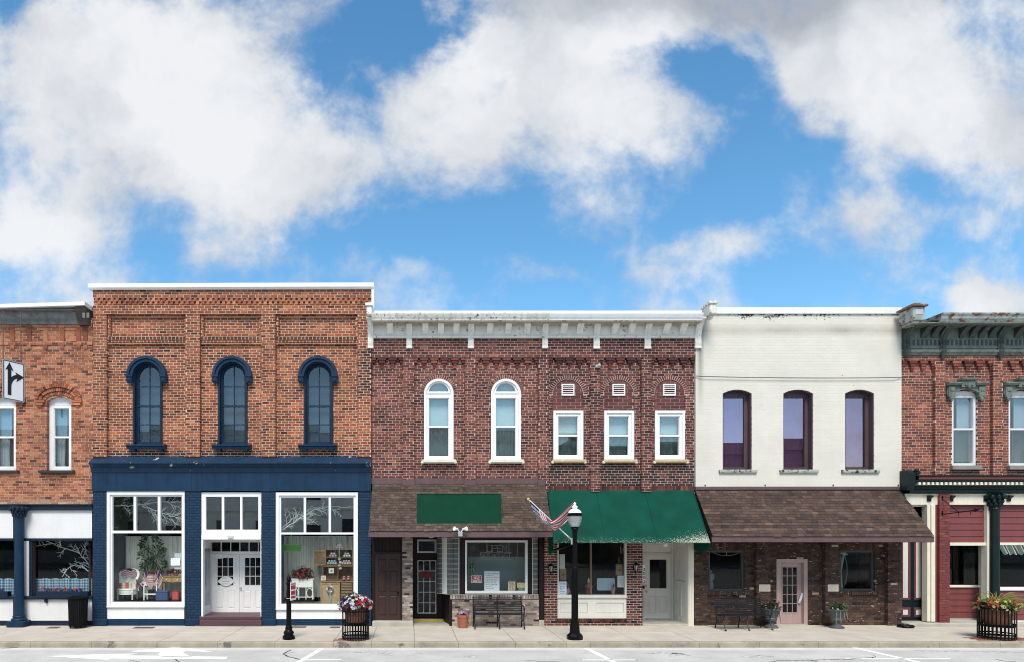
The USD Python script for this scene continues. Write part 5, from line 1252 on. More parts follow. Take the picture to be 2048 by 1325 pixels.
v, f = lathe([(0, 0), (.028, 0), (.03, .012), (.02, .018), (0, .02)], 14); obj(d, 'lock', (np.column_stack([v[:, 0] + dl + .05, yD - v[:, 2], v[:, 1] + Z(1172, yD)]), f), BRASS)
obj(sf, 'door_threshold', cbx(dl, dr, yD - .06, yD + .08, zf, zf + .028, .006), GREYM)
# panelled right cheek of the recess, front post
def ybx(y0, y1, z0, z1, x0, x1): return bx(x0, x1, y0, y1, z0, z1)
pz = [(2.12, 3.05 - .35), (1.55, 2.05)]
ch = sbox(.0, zf, yD - .022, Z(1083.5)); cuts = [sbox(.12, Z(1165) , yD - .2, Z(1096)), sbox(.12, zf + .18, .46, Z(1180)), sbox(.56, zf + .18, yD - .2, Z(1180))]
q = ch
for c_ in cuts: q = q.difference(c_)
for pp_ in polys(q):
    pts = list(pp_.exterior.coords)
    m = trimesh.creation.extrude_polygon(pp_, .05, engine='earcut'); v = np.array(m.vertices)
    obj(sf, 'cheek_frame', (np.column_stack([xr + v[:, 2], v[:, 0], v[:, 1]]), np.array(m.faces)), OFFWHITE)
for c_ in cuts:
    a0, b0, a1, b1 = c_.bounds; obj(sf, 'cheek_panel', bx(xr + .015, xr + .05, a0 + .005, a1 - .005, b0 + .005, b1 - .005), OFFWHITE)
obj(sf, 'front_post', cbx(X(1375.8), X(1387), -.04, .2, -.02, Z(1084), .008), CREAM)
nums = thing('house_number', 'small dark figures 3001 running down the trim beside the off-white door', 'number', (X(1286, .3), .0, Z(1150)))
obj(nums, 'number_strip', bx(xl + .001, xl + .085, .03, .05, Z(1166), Z(1130)), OFFWHITE)
for k, ch_ in enumerate('3001'): obj(nums, 'figure', text_xz(ch_, .085, xl + .016, Z(1142.5 + 8.0 * k), .029, True, .003), SIGNK)
obj(sf, 'letter_slot', cbx(xl + .01, xl + .075, .02, .05, Z(1178), Z(1172), .004), BLACK)
gl = thing('globe_light', 'small white globe light under the awning above the off-white door', 'lamp', P(1330, 1090, .35))
obj(gl, 'globe', ball(.085, (X(1331, .35), .35, Z(1089, .35)), 3), mat('opal_glass', (.72, .70, .64), .25, .02), smooth=True)
obj(gl, 'base', lathe([(0, 0), (.07, 0), (.06, .03), (.03, .05), (0, .05)], 16, (X(1331, .35), .35, Z(1089, .35) + .075)), WHITE)
# wall lanterns
def lantern(label, px, py):
    t = thing('wall_lantern', label, 'lantern', (X(px, -.12), 0, Z(py, -.12)), group=None, local=True)
    obj(t, 'wall_plate', cbx(-.05, .05, -.03, -.006, -.09, .07, .012), BLACK)
    obj(t, 'arm', tube([(0, -.02, -.10), (0, -.07, -.17), (0, -.12, -.17), (0, -.13, -.11)], .012, 8), BLACK)
    obj(t, 'glass', lathe([(.035, -.10), (.065, .06)], 6, (0, -.13, 0)), mat('lantern_glass', (.30, .31, .32), .2, .1))
    obj(t, 'roof', lathe([(.09, .06), (.075, .085), (.03, .13), (.012, .14), (.012, .16), (0, .165)], 6, (0, -.13, 0)), BLACK)
    obj(t, 'cage', join([tube([(.036 * math.cos(a), -.13 + .036 * math.sin(a), -.10), (.067 * math.cos(a), -.13 + .067 * math.sin(a), .06)], .006, 5) for a in np.arange(6) * PI / 3] + [lathe([(0, -.135), (.02, -.125), (.045, -.10), (.03, -.098)], 6, (0, -.13, 0))]), BLACK)
lantern('black wall lantern on the brick pier half hidden under the sagging awning end', 1102, 1137); lantern('black wall lantern on the brick pier beside the off-white door', 1272, 1135)

# ================================================================== E: white painted building with plum windows
xe0, xe1 = X(1391.3), X(1803)
E = thing('white_painted_building', 'white painted masonry building with three plum windows over a long shingled canopy', 'building', ((xe0 + xe1) / 2, 0, 0))
wall = part(E, 'wall')
wE = ((1445.5, 1503.5), (1566.5, 1626), (1690, 1748))
opE = [seg(X(a), X(b), Z(940), Z(787.5), 7.8 / 68) for a, b in wE]
fE = prect(1391.3, 1803, 628, 980).difference(unary_union(opE))
# wall paint with the dark peeling patches under the coping, the dirty band and the leak below the gutter box
def stucco():
    base = {'g': ('geometry', {}), 'a': ('attribute', {'attribute': 'tint'}), 'n': ('noise_texture', {'scale': .9, 'detail': 7.0, 'roughness': .6}), 'r': ('rgb_ramp', {'ramp': [(.3, (.92, .92, .92)), (.7, (1.04, 1.04, 1.03))]}),
            'x': ('mix_color', {'blend_type': 'multiply', 'fac': 1.0, 'use_clamp_result': False}), 's': ('separate_xyz', {}),
            'bz': ('math', {'math_type': 'subtract', 'value2': Z(661)}), 'bq': ('math', {'math_type': 'absolute'}), 'bn': ('noise_texture', {'scale': 1.3, 'detail': 6.0}), 'bs': ('map_range', {'from_min': .22, 'from_max': .0, 'to_min': 0.0, 'to_max': 1.2, 'clamp': True}),
            'bm': ('math', {'math_type': 'multiply'}), 'bx': ('mix_color', {'b': (.27, .245, .20)}),
            'pz': ('map_range', {'from_min': Z(653), 'from_max': Z(630), 'to_min': -.20, 'to_max': .11, 'clamp': True}), 'pn': ('noise_texture', {'scale': 9.0, 'detail': 9.0, 'roughness': .72}), 'pl': ('noise_texture', {'scale': .75, 'detail': 2.0}),
            'pll': ('map_range', {'from_min': .46, 'from_max': .66, 'to_min': -.14, 'to_max': .10, 'clamp': True}), 'pa': ('math', {'math_type': 'add'}), 'pb': ('math', {'math_type': 'add'}), 'pr': ('rgb_ramp', {'ramp': [(.53, (0, 0, 0)), (.545, (1, 1, 1))]}), 'px': ('mix_color', {'b': (.045, .045, .05)}),
            'lx': ('math', {'math_type': 'subtract', 'value2': X(1400.5)}), 'la': ('math', {'math_type': 'absolute'}), 'lr': ('map_range', {'from_min': .13, 'from_max': .01, 'to_min': 0.0, 'to_max': .75, 'clamp': True}),
            'lz': ('map_range', {'from_min': Z(835), 'from_max': Z(690), 'to_min': 0.0, 'to_max': 1.0, 'clamp': True}), 'lm': ('math', {'math_type': 'multiply'}), 'lmx': ('mix_color', {'b': (.09, .085, .075)}),
            'p': ('principled_bsdf', {'roughness': .75, 'specular_ior_level': .3}), 'un': ('noise_texture', {'scale': 22.0, 'detail': 5.0}), 'u': ('bump', {'strength': .12, 'distance': .01})}
    L = [('g.position', 'n.vector'), ('n.fac', 'r.fac'), ('a.color', 'x.a'), ('r.color', 'x.b'), ('g.position', 's.vector'),
         ('s.z', 'bz.value1'), ('bz.value', 'bq.value1'), ('bq.value', 'bs.value'), ('g.position', 'bn.vector'), ('bs.result', 'bm.value1'), ('bn.fac', 'bm.value2'), ('x.result', 'bx.a'), ('bm.value', 'bx.fac'),
         ('s.z', 'pz.value'), ('g.position', 'pn.vector'), ('g.position', 'pl.vector'), ('pl.fac', 'pll.value'), ('pn.fac', 'pa.value1'), ('pz.result', 'pa.value2'), ('pa.value', 'pb.value1'), ('pll.result', 'pb.value2'), ('pb.value', 'pr.fac'), ('pr.color', 'px.fac'), ('bx.result', 'px.a'),
         ('s.x', 'lx.value1'), ('lx.value', 'la.value1'), ('la.value', 'lr.value'), ('s.z', 'lz.value'), ('lr.result', 'lm.value1'), ('lz.result', 'lm.value2'), ('px.result', 'lmx.a'), ('lm.value', 'lmx.fac'),
         ('lmx.result', 'p.base_color'), ('g.position', 'un.vector'), ('un.fac', 'u.height'), ('u.normal', 'p.normal')]
    return usdkit.material(stage, '/World/Looks/white_painted_brick', base, L, surface='p.BSDF')
WP = stucco()
brickwork(wall, fE, 0.0, .42, SWHITE)
finish_bricks(wall, 300, WP, name='painted_brick', rest='painted_brickwork', key=lambda c: .4 * abs(c[2] - 7))
obj(E, 'coping', exx([(-.05, Z(628.5)), (-.06, Z(616)), (.44, Z(615)), (.44, Z(628.5))], X(1414), xe1 - .03), WHITE)
shell(E, xe0, xe1, Z(629)); room(E, xe0 + .2, xe1 - .2, Z(960), Z(700), .6)
PLUMW = mat('plum_window_paint', (.075, .043, .052), .5, .15, 4, bump=.1, streak=.3)
PEEL = mat('peeling_sill', (.36, .37, .32), .8, .2, 5, chip=((.03, .03, .028), 9.0, .54))
for (a, b), o in zip(wE, opE):
    w = part(E, 'window')
    oi = o.buffer(-.004, join_style='mitre')
    obj(w, 'reveal', ext(oi.difference(oi.buffer(-.02, join_style='mitre')), .015, .34), PLUMW)
    g = prect(a + 4.5, b - 8.5, 794, 934)
    obj(w, 'frame', ext(oi.buffer(-.022, join_style='mitre').difference(g), .20, .30), PLUMW)
    panes(w, g, .24, GLASSP, jit=.003)
    obj(w, 'sill', exx([(.3, Z(947)), (-.05, Z(947)), (-.07, Z(944)), (-.07, Z(940.5)), (.3, Z(939.6))], X(a - 8), X(b + 9)), PEEL)
    obj(w, 'curtain', pleat(X(a, .4), X(b - 4, .4), Z(936, .4), Z(790, .4), .42, .03, .22, 10, seed=int(a)), SHEER, tint=(.24, .17, .26))
cab = [P(1391.5, 752.5, -.03)] + [P(1391.5 + 411 * t, 753 + 2.5 * t + 40 * .22 * t * (1 - t) * 1.0 + 0, -.06) for t in np.linspace(.03, .97, 24)] + [P(1803, 755, -.03)]
obj(None, 'cable', tube(cab, .010, 5), BLACK, 'thin dark cable sagging across the white painted wall above the plum windows', 'cable')
for px in (1410, 1530, 1666, 1796): obj(E, 'anchor_bolt', ball(.02, (X(px), -.012, Z(971)), 1), BLACK)
canopy(E, 1391.5, 1802.5, 1424, 1866, 977, 1074, 1084.5, YA, 300, [(.086, .054, .042), (.075, .048, .040), (.10, .063, .048), (.062, .043, .037)], 18, 12.0, 9)
obj(E, 'roof_flashing', pbx(1391.5, 1803, 973.8, 979, -.02, .06, -.02), PLUM)
# brown brick shopfront
bw = part(E, 'brown_brick_wall')
yW = .16
front = prect(1415, 1804, 1060, 1257, yW)
hw = [prect(1417.5, 1489, 1101.5, 1182.5, yW), prect(1680.5, 1749.5, 1101.5, 1182.5, yW), prect(1552.5, 1614.5, 1118.5, 1258, yW)]
brickwork(bw, front.difference(unary_union(hw)), yW, .42, SBRN)
for p0, p1 in ((1388, 1415.5), (1513, 1541), (1650.5, 1679), (1776, 1803.5)): brickwork(bw, prect(p0, p1, 1066, 1257), 0.0, yW, SBRN)
for a, b in ((1414, 1494), (1678, 1754)):
    for px in np.arange(a, b, 4.6): add_brick(bw, pbx(px + .4, px + 4.1, 1183.5, 1190, .10, .3, yW), pick_tint(SBRN))
    for px in np.arange(a + 1, b, 4.6): add_brick(bw, pbx(px + .4, px + 4.1, 1087, 1100, .145, .3, yW), pick_tint(SBRN))
finish_bricks(bw, 110, BRNF)
FRM = mat('dark_bronze_frame', (.05, .052, .055), .4, .1)
for q in hw[:2]:
    w = part(E, 'shop_window')
    obj(w, 'frame', ext(q.difference(q.buffer(-.06, join_style='mitre')), yW + .05, yW + .16), FRM); panes(w, q.buffer(-.058, join_style='mitre'), yW + .1, GLASS, jit=.002)
room(E, xe0 + .2, xe1 - .2, .02, Z(1066), 1.6, 5.5)
xa, za, xb_, zb_ = hw[2].bounds
yP = yW + .10
df = part(E, 'door_frame')
inner = sbox(X(1557.5, yP), .035, X(1603.5, yP), Z(1126, yP))
obj(df, 'frame', ext(hw[2].intersection(sbox(-99, 0.0, 99, 99)).difference(inner), yW - .02, yP + .10), PINK)
panel_door(E, X(1558, yP), X(1603, yP), .04, Z(1126.5, yP), yP, PINK, label='dusty pink door with fifteen panes', lites=(.13, .83, .17, .94, 3, 5), handle=(X(1599, yP), Z(1205, yP), GREYM))
obj(E, 'door_mat_sill', cbx(X(1550), X(1617), -.1, .2, -.01, .03, .01), STEPM)
ds = thing('door_leaflet', 'white rolled leaflet stuck in the handle of the pink door', 'leaflet', P(1602, 1205, 0))
v, f = cbx(-.035, .035, -.02, .0, -.20, .12, .006); a = math.radians(18); v = np.column_stack([v[:, 0] * math.cos(a) + v[:, 2] * math.sin(a) + X(1601, yP), v[:, 1] + yP - .03, -v[:, 0] * math.sin(a) + v[:, 2] * math.cos(a) + Z(1194, yP)])
obj(ds, 'paper', (v, f), PRINT, tint=(.70, .70, .74))
for k, (p0, p1, lab) in enumerate(((1517.5, 1540, 'pale stone plaque on the brown brick pilaster above the bench end'), (1655, 1676.5, 'pale stone plaque on the brown brick pilaster beside the teal sash window'))):
    t = thing('wall_plaque', lab, 'plaque', P((p0 + p1) / 2, 1184, 0))
    obj(t, 'plate', cbx(X(p0), X(p1), -.025, -.004, Z(1183.5), Z(1169.5), .006), PRINT, tint=(.58, .52, .43))
    scribble(t, p0 + 2, p1 - 2, 1171, 1182, 5, -.0252, ((.42, .37, .30),), 40 + k)

# ================================================================== F: red brick building with green metal cornice
xf0, xf1 = X(1803.4), X(2260)
Fb = thing('green_cornice_building', 'red brick building with ornate green metal cornice, window crowns and barn red clapboard shopfront', 'building', ((xf0 + xf1) / 2, 0, 0))
wall = part(Fb, 'wall')
wF = ((1909, 1959), (2023, 2073), (2137, 2187))
opF = [seg(X(a), X(b), Z(931), Z(787), 6.5 / 68) for a, b in wF]
brickwork(wall, prect(1803.4, 2260, 715, 956).difference(unary_union(opF)), .10, .42, SF)
brickwork(wall, prect(1803.4, 2260, 700, 722), 0.0, .10, SF)
for p0, p1 in ((1870, 1891), (1985.5, 2006), (2100, 2121)): brickwork(wall, prect(p0, p1, 722.2, 956), 0.0, .10, SF)
for p0, p1, n in ((1806, 1870, 3), (1891, 1985.5, 4), (2006, 2100, 4)):
    pit = (p1 - p0) / n
    for k in range(n + 1):
        c = p0 + k * pit
        for (hw_, q0, q1, y) in ((pit / 2 - 3.2, 722.2, 727, 0.0), (pit / 2 - 6, 727.2, 732, .02), (3.2, 732.2, 737, .04), (2.6, 737.2, 742, .06)):
            l, r = max(p0 + .3, c - hw_), min(p1 - .3, c + hw_); add_brick(wall, pbx(l, r, q0, q1, y, .11, 0), pick_tint(SF))
finish_bricks(wall)
for (a, b), o in zip(wF, opF):
    c = (a + b) / 2
    w = part(Fb, 'window')
    obj(w, 'arched_head', ext(o.intersection(sbox(-99, Z(789.5), 99, 99)), .15, .24), WHITE)
    body_ = prect(a + .4, b - .4, 790, 931); inn = prect(a + 5, b - 5, 794, 926)
    GREYF = mat('grey_white_frame', (.60, .61, .62), .45, .05, 3)
    obj(w, 'frame', ext(body_.difference(inn), .13, .26), GREYF); mr = prect(a + 5, b - 5, 856, 859.5)
    obj(w, 'meeting_rail', ext(mr, .14, .22), GREYF); panes(w, inn.difference(mr).buffer(.001), .19, GLASSR)
    obj(w, 'sill', cbx(X(a - 4), X(b + 5), -.02, .14, Z(940), Z(931.5), .01), mat('grey_stone_sill', (.20, .195, .18), .8, .15, 4))
    obj(w, 'roller_blind', pbx(a + 4, b - 4, 792, 860, .30, .305, .3), mat('blue_white_blind', (.30, .36, .42), .9, .08, 1.2)); obj(w, 'curtain', pleat(X(a + 3, .4), X(b - 3, .4), Z(928, .4), Z(858, .4), .42, .02, .12, 6, seed=int(a)), SHEER, tint=(.09, .10, .10))
    # metal crown
    cr = part(Fb, 'window_crown')
    ear = prect(c - 39, c + 38, 770, 789).union(prect(c - 37, c - 25, 788, 797)).union(prect(c + 24, c + 36, 788, 797))
    ear = ear.union(Polygon([(X(c - 26), Z(790)), (X(c + 25), Z(790)), (X(c + 25), Z(789)), (X(c - 26), Z(789))]))
    hole = seg(X(a), X(b), Z(940), Z(787), 8.5 / 68)
    obj(cr, 'crown_body', ext(ear.difference(hole), .02, .16), VERDI)
    obj(cr, 'crown_shelf', join([exx([(.1, Z(771)), (-.06, Z(771)), (-.10, Z(768)), (-.10, Z(765.5)), (.1, Z(764.5))], X(c - 41), X(c - 13.2)), exx([(.1, Z(771)), (-.06, Z(771)), (-.10, Z(768)), (-.10, Z(765.5)), (.1, Z(764.5))], X(c + 15.2), X(c + 40))]), VERDI)
    obj(cr, 'crown_block', join([cbx(X(c - 13), X(c + 15), -.05, .1, Z(776), Z(762), .01), exx([(.1, Z(762)), (-.08, Z(762)), (-.12, Z(759.5)), (-.12, Z(757.5)), (.1, Z(757))], X(c - 15.5), X(c + 17.5))]), VERDI)
    obj(cr, 'crown_rosette', join([ball(.035, (X(c + 1 + k * 6), -.06, Z(770 + abs(k) * 1.0)), 1) for k in (-1, 0, 1)] + [ball(.05, (X(c + 1), -.06, Z(774)), 1, (1, 1, 1.5))]), VERDI)
    obj(cr, 'arch_moulding', ext(hole.buffer(.035).difference(hole).intersection(sbox(-99, Z(789), 99, 99)), -.012, .02), VERDI)
    for s in (-31, 30):
        obj(cr, 'ear_drop', join([cbx(X(c + s - 6.5), X(c + s + 6.5), -.03, .1, Z(795), Z(774), .012), cbx(X(c + s - 4), X(c + s + 4), -.05, .0, Z(783), Z(777), .008)] + [ball(.055, (X(c + s), .0, Z(797)), 2, (1.15, .8, 1)), ball(.035, (X(c + s), .0, Z(801)), 1)]), VERDI)
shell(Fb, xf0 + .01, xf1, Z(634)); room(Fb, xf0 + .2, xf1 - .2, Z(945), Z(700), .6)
# cornice
PJ = -.62
yz = lambda py, y=PJ: Z(py, y)
obj(Fb, 'frieze', bx(X(1806), xf1, -.05, .3, Z(703), Z(640)), VERDI)
obj(Fb, 'frieze_moulding', exx([(.0, Z(711)), (-.06, Z(711)), (-.06, Z(708)), (-.11, Z(706)), (-.12, Z(702)), (.0, Z(700))], X(1806), xf1), VERDI)
obj(Fb, 'soffit', bx(X(1806), xf1, PJ + .06, .3, yz(645.5), yz(643)), VERDI)
obj(Fb, 'crown', exx([(.2, yz(642.8)), (PJ + .05, yz(642.8)), (PJ + .04, yz(640)), (PJ, yz(637)), (PJ - .01, yz(631)), (PJ - .05, yz(629)), (PJ - .05, yz(626.5)), (.35, yz(625.5))], X(1850), xf1), RUSTY)
obj(Fb, 'frieze_flute_shade', join([ext(seg(X(px), X(px + 4.2), Z(692), Z(682.5), 1.8 / 68), -.058, -.02) for px in np.arange(1823, 2256, 8.5)]), VERDI_DK, kind='stuff')  # raised shapes; the shade of hollow flutes is put into their dark colour
obj(Fb, 'frieze_panel', bx(X(1806), xf1, -.075, -.05, Z(681), Z(678.5)), VERDI); obj(Fb, 'frieze_panel', bx(X(1806), xf1, -.075, -.05, Z(697.5), Z(695)), VERDI)
for px in (1846, 1866, 1922, 1942, 1961, 1980.5, 2032, 2052): modillion(Fb, px - 7.5, px + 3.5, 651, 678, .46, VERDI_DK, y0=-.05)
for px in (1882, 1997):
    bracket(Fb, px - 7, px + 7, 648, 703, .56, VERDI_DK, y0=-.03, name='cornice_bracket')
    obj(Fb, 'bracket_drop', lathe([(0, -.30), (.03, -.25), (.085, -.09), (.10, -.05), (.10, .0), (0, .02)], 10, (X(px), -.06, Z(702))), VERDI_DK)
bracket(Fb, 1804, 1817, 648, 703, .56, VERDI_DK, y0=-.03, name='cornice_bracket')
obj(Fb, 'bracket_drop', lathe([(0, -.25), (.06, -.2), (.09, -.09), (.10, -.05), (.10, .0), (0, .02)], 10, (X(1811), -.06, Z(702))), VERDI_DK)
eb = part(Fb, 'end_block')
x0, x1 = X(1826, PJ - .1), X(1850, PJ - .1)
obj(eb, 'block', cbx(x0, x1, PJ - .1, -.14, yz(643), yz(616), .02), RUSTY); obj(eb, 'block_panel', cbx(x0 + .07, x1 - .05, PJ - .115, PJ - .05, yz(632), yz(621), .012), mat('bright_zinc', (.45, .47, .47), .45, .12, 5, metal=.3))
obj(eb, 'cap', join([cbx(x0 - .05, x1 + .06, PJ - .17, -.10, yz(616), yz(611.5), .02), cbx(x0 + .06, x1 - .06, PJ - .06, -.2, yz(611.4), yz(607), .02)]), mat('rust_brown_cap', (.13, .07, .045), .6, .3, 5, chip=((.3, .28, .25), 5, .56)))
obj(eb, 'block_foot', cbx(x0 + .03, x1 - .03, PJ - .06, -.16, yz(648), yz(643.2), .015), RUSTY)
# shopfront cornice with dentils
DKRED = mat('brick_red_trim', (.16, .05, .045), .5, .1, 3)
obj(Fb, 'shop_cornice', join([exx([(.2, Z(956)), (-.30, Z(956)), (-.32, Z(953.5)), (.2, Z(949))], X(1822), xf1), exx([(.2, Z(966)), (-.24, Z(966)), (-.30, Z(962)), (.2, Z(961))], X(1812), xf1), exx([(.2, Z(988)), (-.10, Z(988)), (-.13, Z(986)), (-.16, Z(982)), (-.10, Z(979)), (-.10, Z(966.2)), (.2, Z(966.2))], X(1812), xf1)]), DGREEN)
obj(Fb, 'shop_cornice_band', exx([(.2, Z(960.8)), (-.27, Z(960.8)), (-.29, Z(956.5)), (.2, Z(956.2))], X(1824), xf1), DKRED)
for px in np.arange(1823, 2258, 8.72): obj(Fb, 'dentil', cbx(X(px), X(px + 4.6), -.285, -.08, Z(971.8), Z(966.4), .006), CREAM)
obj(Fb, 'cornice_stop', join([exx([(.02, Z(982)), (-.30, Z(982)), (-.38, Z(970)), (-.38, Z(950)), (-.30, Z(943)), (.02, Z(943))], X(1799), X(1811.8)), cbx(X(1812), X(1823), -.40, .02, Z(952), Z(944), .05), ball(.06, (X(1815), -.36, Z(943.5)), 2)]), DGREEN)
sf = part(Fb, 'shopfront')
obj(sf, 'fascia', pbx(1808, 2260, 988.2, 1010, -.01, .2, -.01), CREAM); obj(sf, 'fascia_bead', exx([(.0, Z(992)), (-.05, Z(991)), (-.05, Z(988.3)), (.0, Z(988.3))], X(1808), xf1), CREAM)
for px in (1853, 1897, 1966, 2012): obj(sf, 'fascia_bracket', exx([(-.012, Z(1003.5)), (-.04, Z(1003.5)), (-.05, Z(998)), (-.14, Z(994)), (-.14, Z(991.8)), (-.012, Z(991.8))], X(px), X(px + 7.5)), DGREEN)
rp = part(Fb, 'red_brick_pier')
brickwork(rp, prect(1874.5, 1895.3, 987.5, 1248), -.08, .3, SPRED); finish_bricks(rp, 60, tinted('red_painted_brick', rough=.6, amt=.12, scale=14, bump=.2, soot=.2, sootscale=1.0, chip=((.36, .17, .10), 5.0, .70)), name='painted_brick', rest='painted_brickwork')
obj(rp, 'pier_cheek', bx(X(1868.5), X(1874.6), .0, .3, 0, Z(988)), RED)
obj(sf, 'cream_post', join([cbx(X(1853.5), X(1860), -.02, .2, .12, Z(1010.2), .008), cbx(X(1860.2), X(1868.3), -.05, .2, .12, Z(1010.2), .008)]), CREAM)
yD = .35
obj(sf, 'transom_pane', pbx(1803, 1854, 1013, 1082, yD, yD + .008, yD), GLASS); obj(sf, 'transom_bar', pbx(1803, 1854, 1010.3, 1014, .1, .3, .1), CREAM)
dz0, dz1 = Z(1246, yD), Z(1081, yD); a0, a1 = X(1791, yD), X(1853.5, yD)
dd = part(Fb, 'green_door', 'bottle green door with cream panels edged in maroon')
W_ = a1 - a0; H_ = dz1 - dz0
fl = [(.23, .40, .285, .985), (.54, .76, .285, .985), (.23, .40, .075, .155), (.54, .76, .075, .155)]
fl = [(X(1805 - 3, yD), X(1820.5, yD), Z(1200, yD), Z(1070, yD)), (X(1828, yD), X(1846.5, yD), Z(1200, yD), Z(1070, yD)), (X(1802, yD), X(1820.5, yD), Z(1234, yD), Z(1215, yD)), (X(1828, yD), X(1846.5, yD), Z(1234, yD), Z(1215, yD))]
leaf = sbox(a0, dz0, a1, Z(1060, yD))
for q in fl: leaf = leaf.difference(sbox(q[0], q[2], q[1], q[3]))
obj(dd, 'leaf', ext(leaf, yD, yD + .05), DGREEN)
for q in fl:
    r = sbox(q[0], q[2], q[1], q[3]); r2 = r.buffer(-.055, join_style='mitre')
    obj(dd, 'panel_moulding', ext(r.difference(r2), yD - .008, yD + .04), MAROON); obj(dd, 'panel', ext(r2, yD + .015, yD + .045), mat('cream_white_panel', (.62, .61, .56), .5, .04, 3))
obj(dd, 'hinge', cbx(X(1849, yD), X(1853, yD), yD - .02, yD, Z(1224, yD), Z(1214, yD), .004), BLACK)
obj(sf, 'step_slab', cbx(X(1806), xf1, -.26, 1.6, -.03, Z(1247.5, -.26), .02), STEPM)
# upper clapboards, cream header, recessed entry
yU = .12
def claps(px0, px1, py0, py1, y, n): boards(sf, px0, px1, py0, py1, y, n, RED, name='clapboard', th=.02, lap=.018, gap=.004)
claps(1895.5, 1974, 1010.3, 1085.5, yU, 6); claps(1998, 2260, 1010.3, 1085.5, yU, 6)
obj(sf, 'header', cbx(X(1895.4), X(1975), .05, .2, Z(1092), Z(1085.7), .006), CREAM); obj(sf, 'header', cbx(X(1997), xf1, .05, .2, Z(1091), Z(1085.7), .006), CREAM)
obj(sf, 'trim_post', join([cbx(X(1974.2), X(1985.5), -.01, .22, .12, Z(1010.3), .008)]), CREAM)
yR = .55
obj(sf, 'inner_post', cbx(X(1961.5, yR), X(1975, yR), yR - .05, yR + .1, .12, Z(1086), .008), CREAM)
obj(sf, 'recess_side', bx(X(1895.5), X(1896.5), .15, 1.1, .12, Z(1086)), ROOMD)
claps(1893, 1967, 1175.5, 1236.5, yR + .06, 5)
obj(sf, 'recess_sill', cbx(X(1892, yR), X(1970, yR), yR, yR + .14, Z(1175.5, yR), Z(1171, yR), .006), CREAM)
obj(sf, 'recess_pane', bx(X(1893, yR), X(1967, yR), yR + .08, yR + .086, Z(1171.2, yR), Z(1086)), GLASS)
obj(sf, 'recess_ceiling', bx(X(1893), X(1975), .2, yR + .2, Z(1086.5), Z(1085)), CREAM)
obj(sf, 'recess_base', bx(X(1893, yR), X(1975, yR), yR + .05, yR + .2, .1, Z(1236.6, yR)), STEPM)
claps(1997, 2260, 1182, 1241, .10, 5)
obj(sf, 'window_sill', cbx(X(1996), xf1, .03, .24, Z(1181.8), Z(1175.5), .006), WHITE); obj(sf, 'base_strip', pbx(1997, 2260, 1241.3, 1250, .06, .2, .06), CREAM)
obj(sf, 'shop_pane', pbx(1997, 2260, 1091, 1176, .2, .206, .2), GLASS)
room(Fb, xf0 + .2, xf1 - .2, .13, Z(1013), 1.0, 5.5)
vl = part(Fb, 'striped_valance', 'green, plum and cream striped scalloped valance over the shop window')
def val(u, v):
    x = X(1998.5, .02) + u * 1.9; s = np.abs(np.sin(PI * (x - X(1998.5, .02)) / .155))
    z = Z(1091, .0) - v * (.235 + .05 * s); return np.stack([x, .06 - .16 * v + 0 * u, z], -1)
m = grid(val, 260, 8); ph = np.mod((m[0][:, 0] - X(1998.5, .02)) / .265, 1)
tv = np.where((ph[:, None] < .42), (.07, .125, .11), np.where(((ph < .50) | (ph > .92))[:, None], (.50, .47, .38), np.where((ph < .80)[:, None], (.055, .03, .045), (.07, .125, .11))))
ph2 = ph; tv = np.select([(ph2 < .48)[:, None], (ph2 < .56)[:, None], (ph2 < .78)[:, None], (ph2 < .86)[:, None]], [np.array((.075, .13, .115)), np.array((.52, .49, .40)), np.array((.06, .032, .048)), np.array((.52, .49, .40))], np.array((.075, .13, .115)))
obj(vl, 'cloth', m, CLOTH, tint=tv)
col = part(Fb, 'column'); cx = X(1991.5, -.1)
obj(col, 'shaft', lathe([(.17, .12), (.17, .20), (.14, .24), (.125, .30), (.118, 3.40), (.13, 3.42)], 24, (cx, -.06, 0)), DGREEN, smooth=40)
cap = [lathe([(.12, 3.38), (.15, 3.44), (.13, 3.48), (.13, 3.52), (.20, 3.84), (.23, 3.86), (0, 3.88)], 20, (cx, -.06, 0))]
for k in range(10):
    a = 2 * PI * k / 10
    for zz, rr, s in ((3.56, .15, .05), (3.66, .18, .055), (3.78, .235, .055)): cap.append(ball(s, (cx + rr * math.cos(a + zz * 4), -.06 + rr * math.sin(a + zz * 4), zz), 1, (1, 1, 1.3)))
obj(col, 'capital', join(cap), DGREEN)
# ================================================================== street furniture
# lane-use sign hung on two rods from an arm on the orange building
sg = thing('lane_arrow_sign', 'white sign with black straight and right-turn arrows hanging on two rods', 'sign', (0, 0, 0))
ya, yb_ = -1.38, -.82
A0, A1 = P(5.5, 718.5, ya), P(47.5, 733, yb_); B0, B1 = P(5.5, 797.5, ya), P(48, 807.5, yb_)
ux = A1 - A0; wS = math.hypot(ux[0], ux[1]); ux = np.array([ux[0], ux[1], 0]) / wS; hS = A0[2] - B0[2]; nrm = np.array([ux[1], -ux[0], 0]); nrm = nrm if nrm[1] < 0 else -nrm
def plate(poly, d0, d1):
    m = trimesh.creation.extrude_polygon(poly, d1 - d0, engine='earcut'); v = np.array(m.vertices)
    return B0 + v[:, :1] * ux + v[:, 1:2] * np.array([0, 0, 1.0]) + (d0 + v[:, 2:]) * nrm, np.array(m.faces)
rr = sbox(.04, .04, wS - .04, hS - .04).buffer(.04)
obj(sg, 'plate', plate(rr, 0, .012), mat('bright_sign_face', (.86, .86, .85), .4, .02, 3)); obj(sg, 'border', plate(rr.buffer(-.012).difference(rr.buffer(-.03)), .0125, .016), SIGNK); obj(sg, 'rim', plate(rr.buffer(.012).difference(rr.buffer(-.004)), -.004, .02), GREYM)
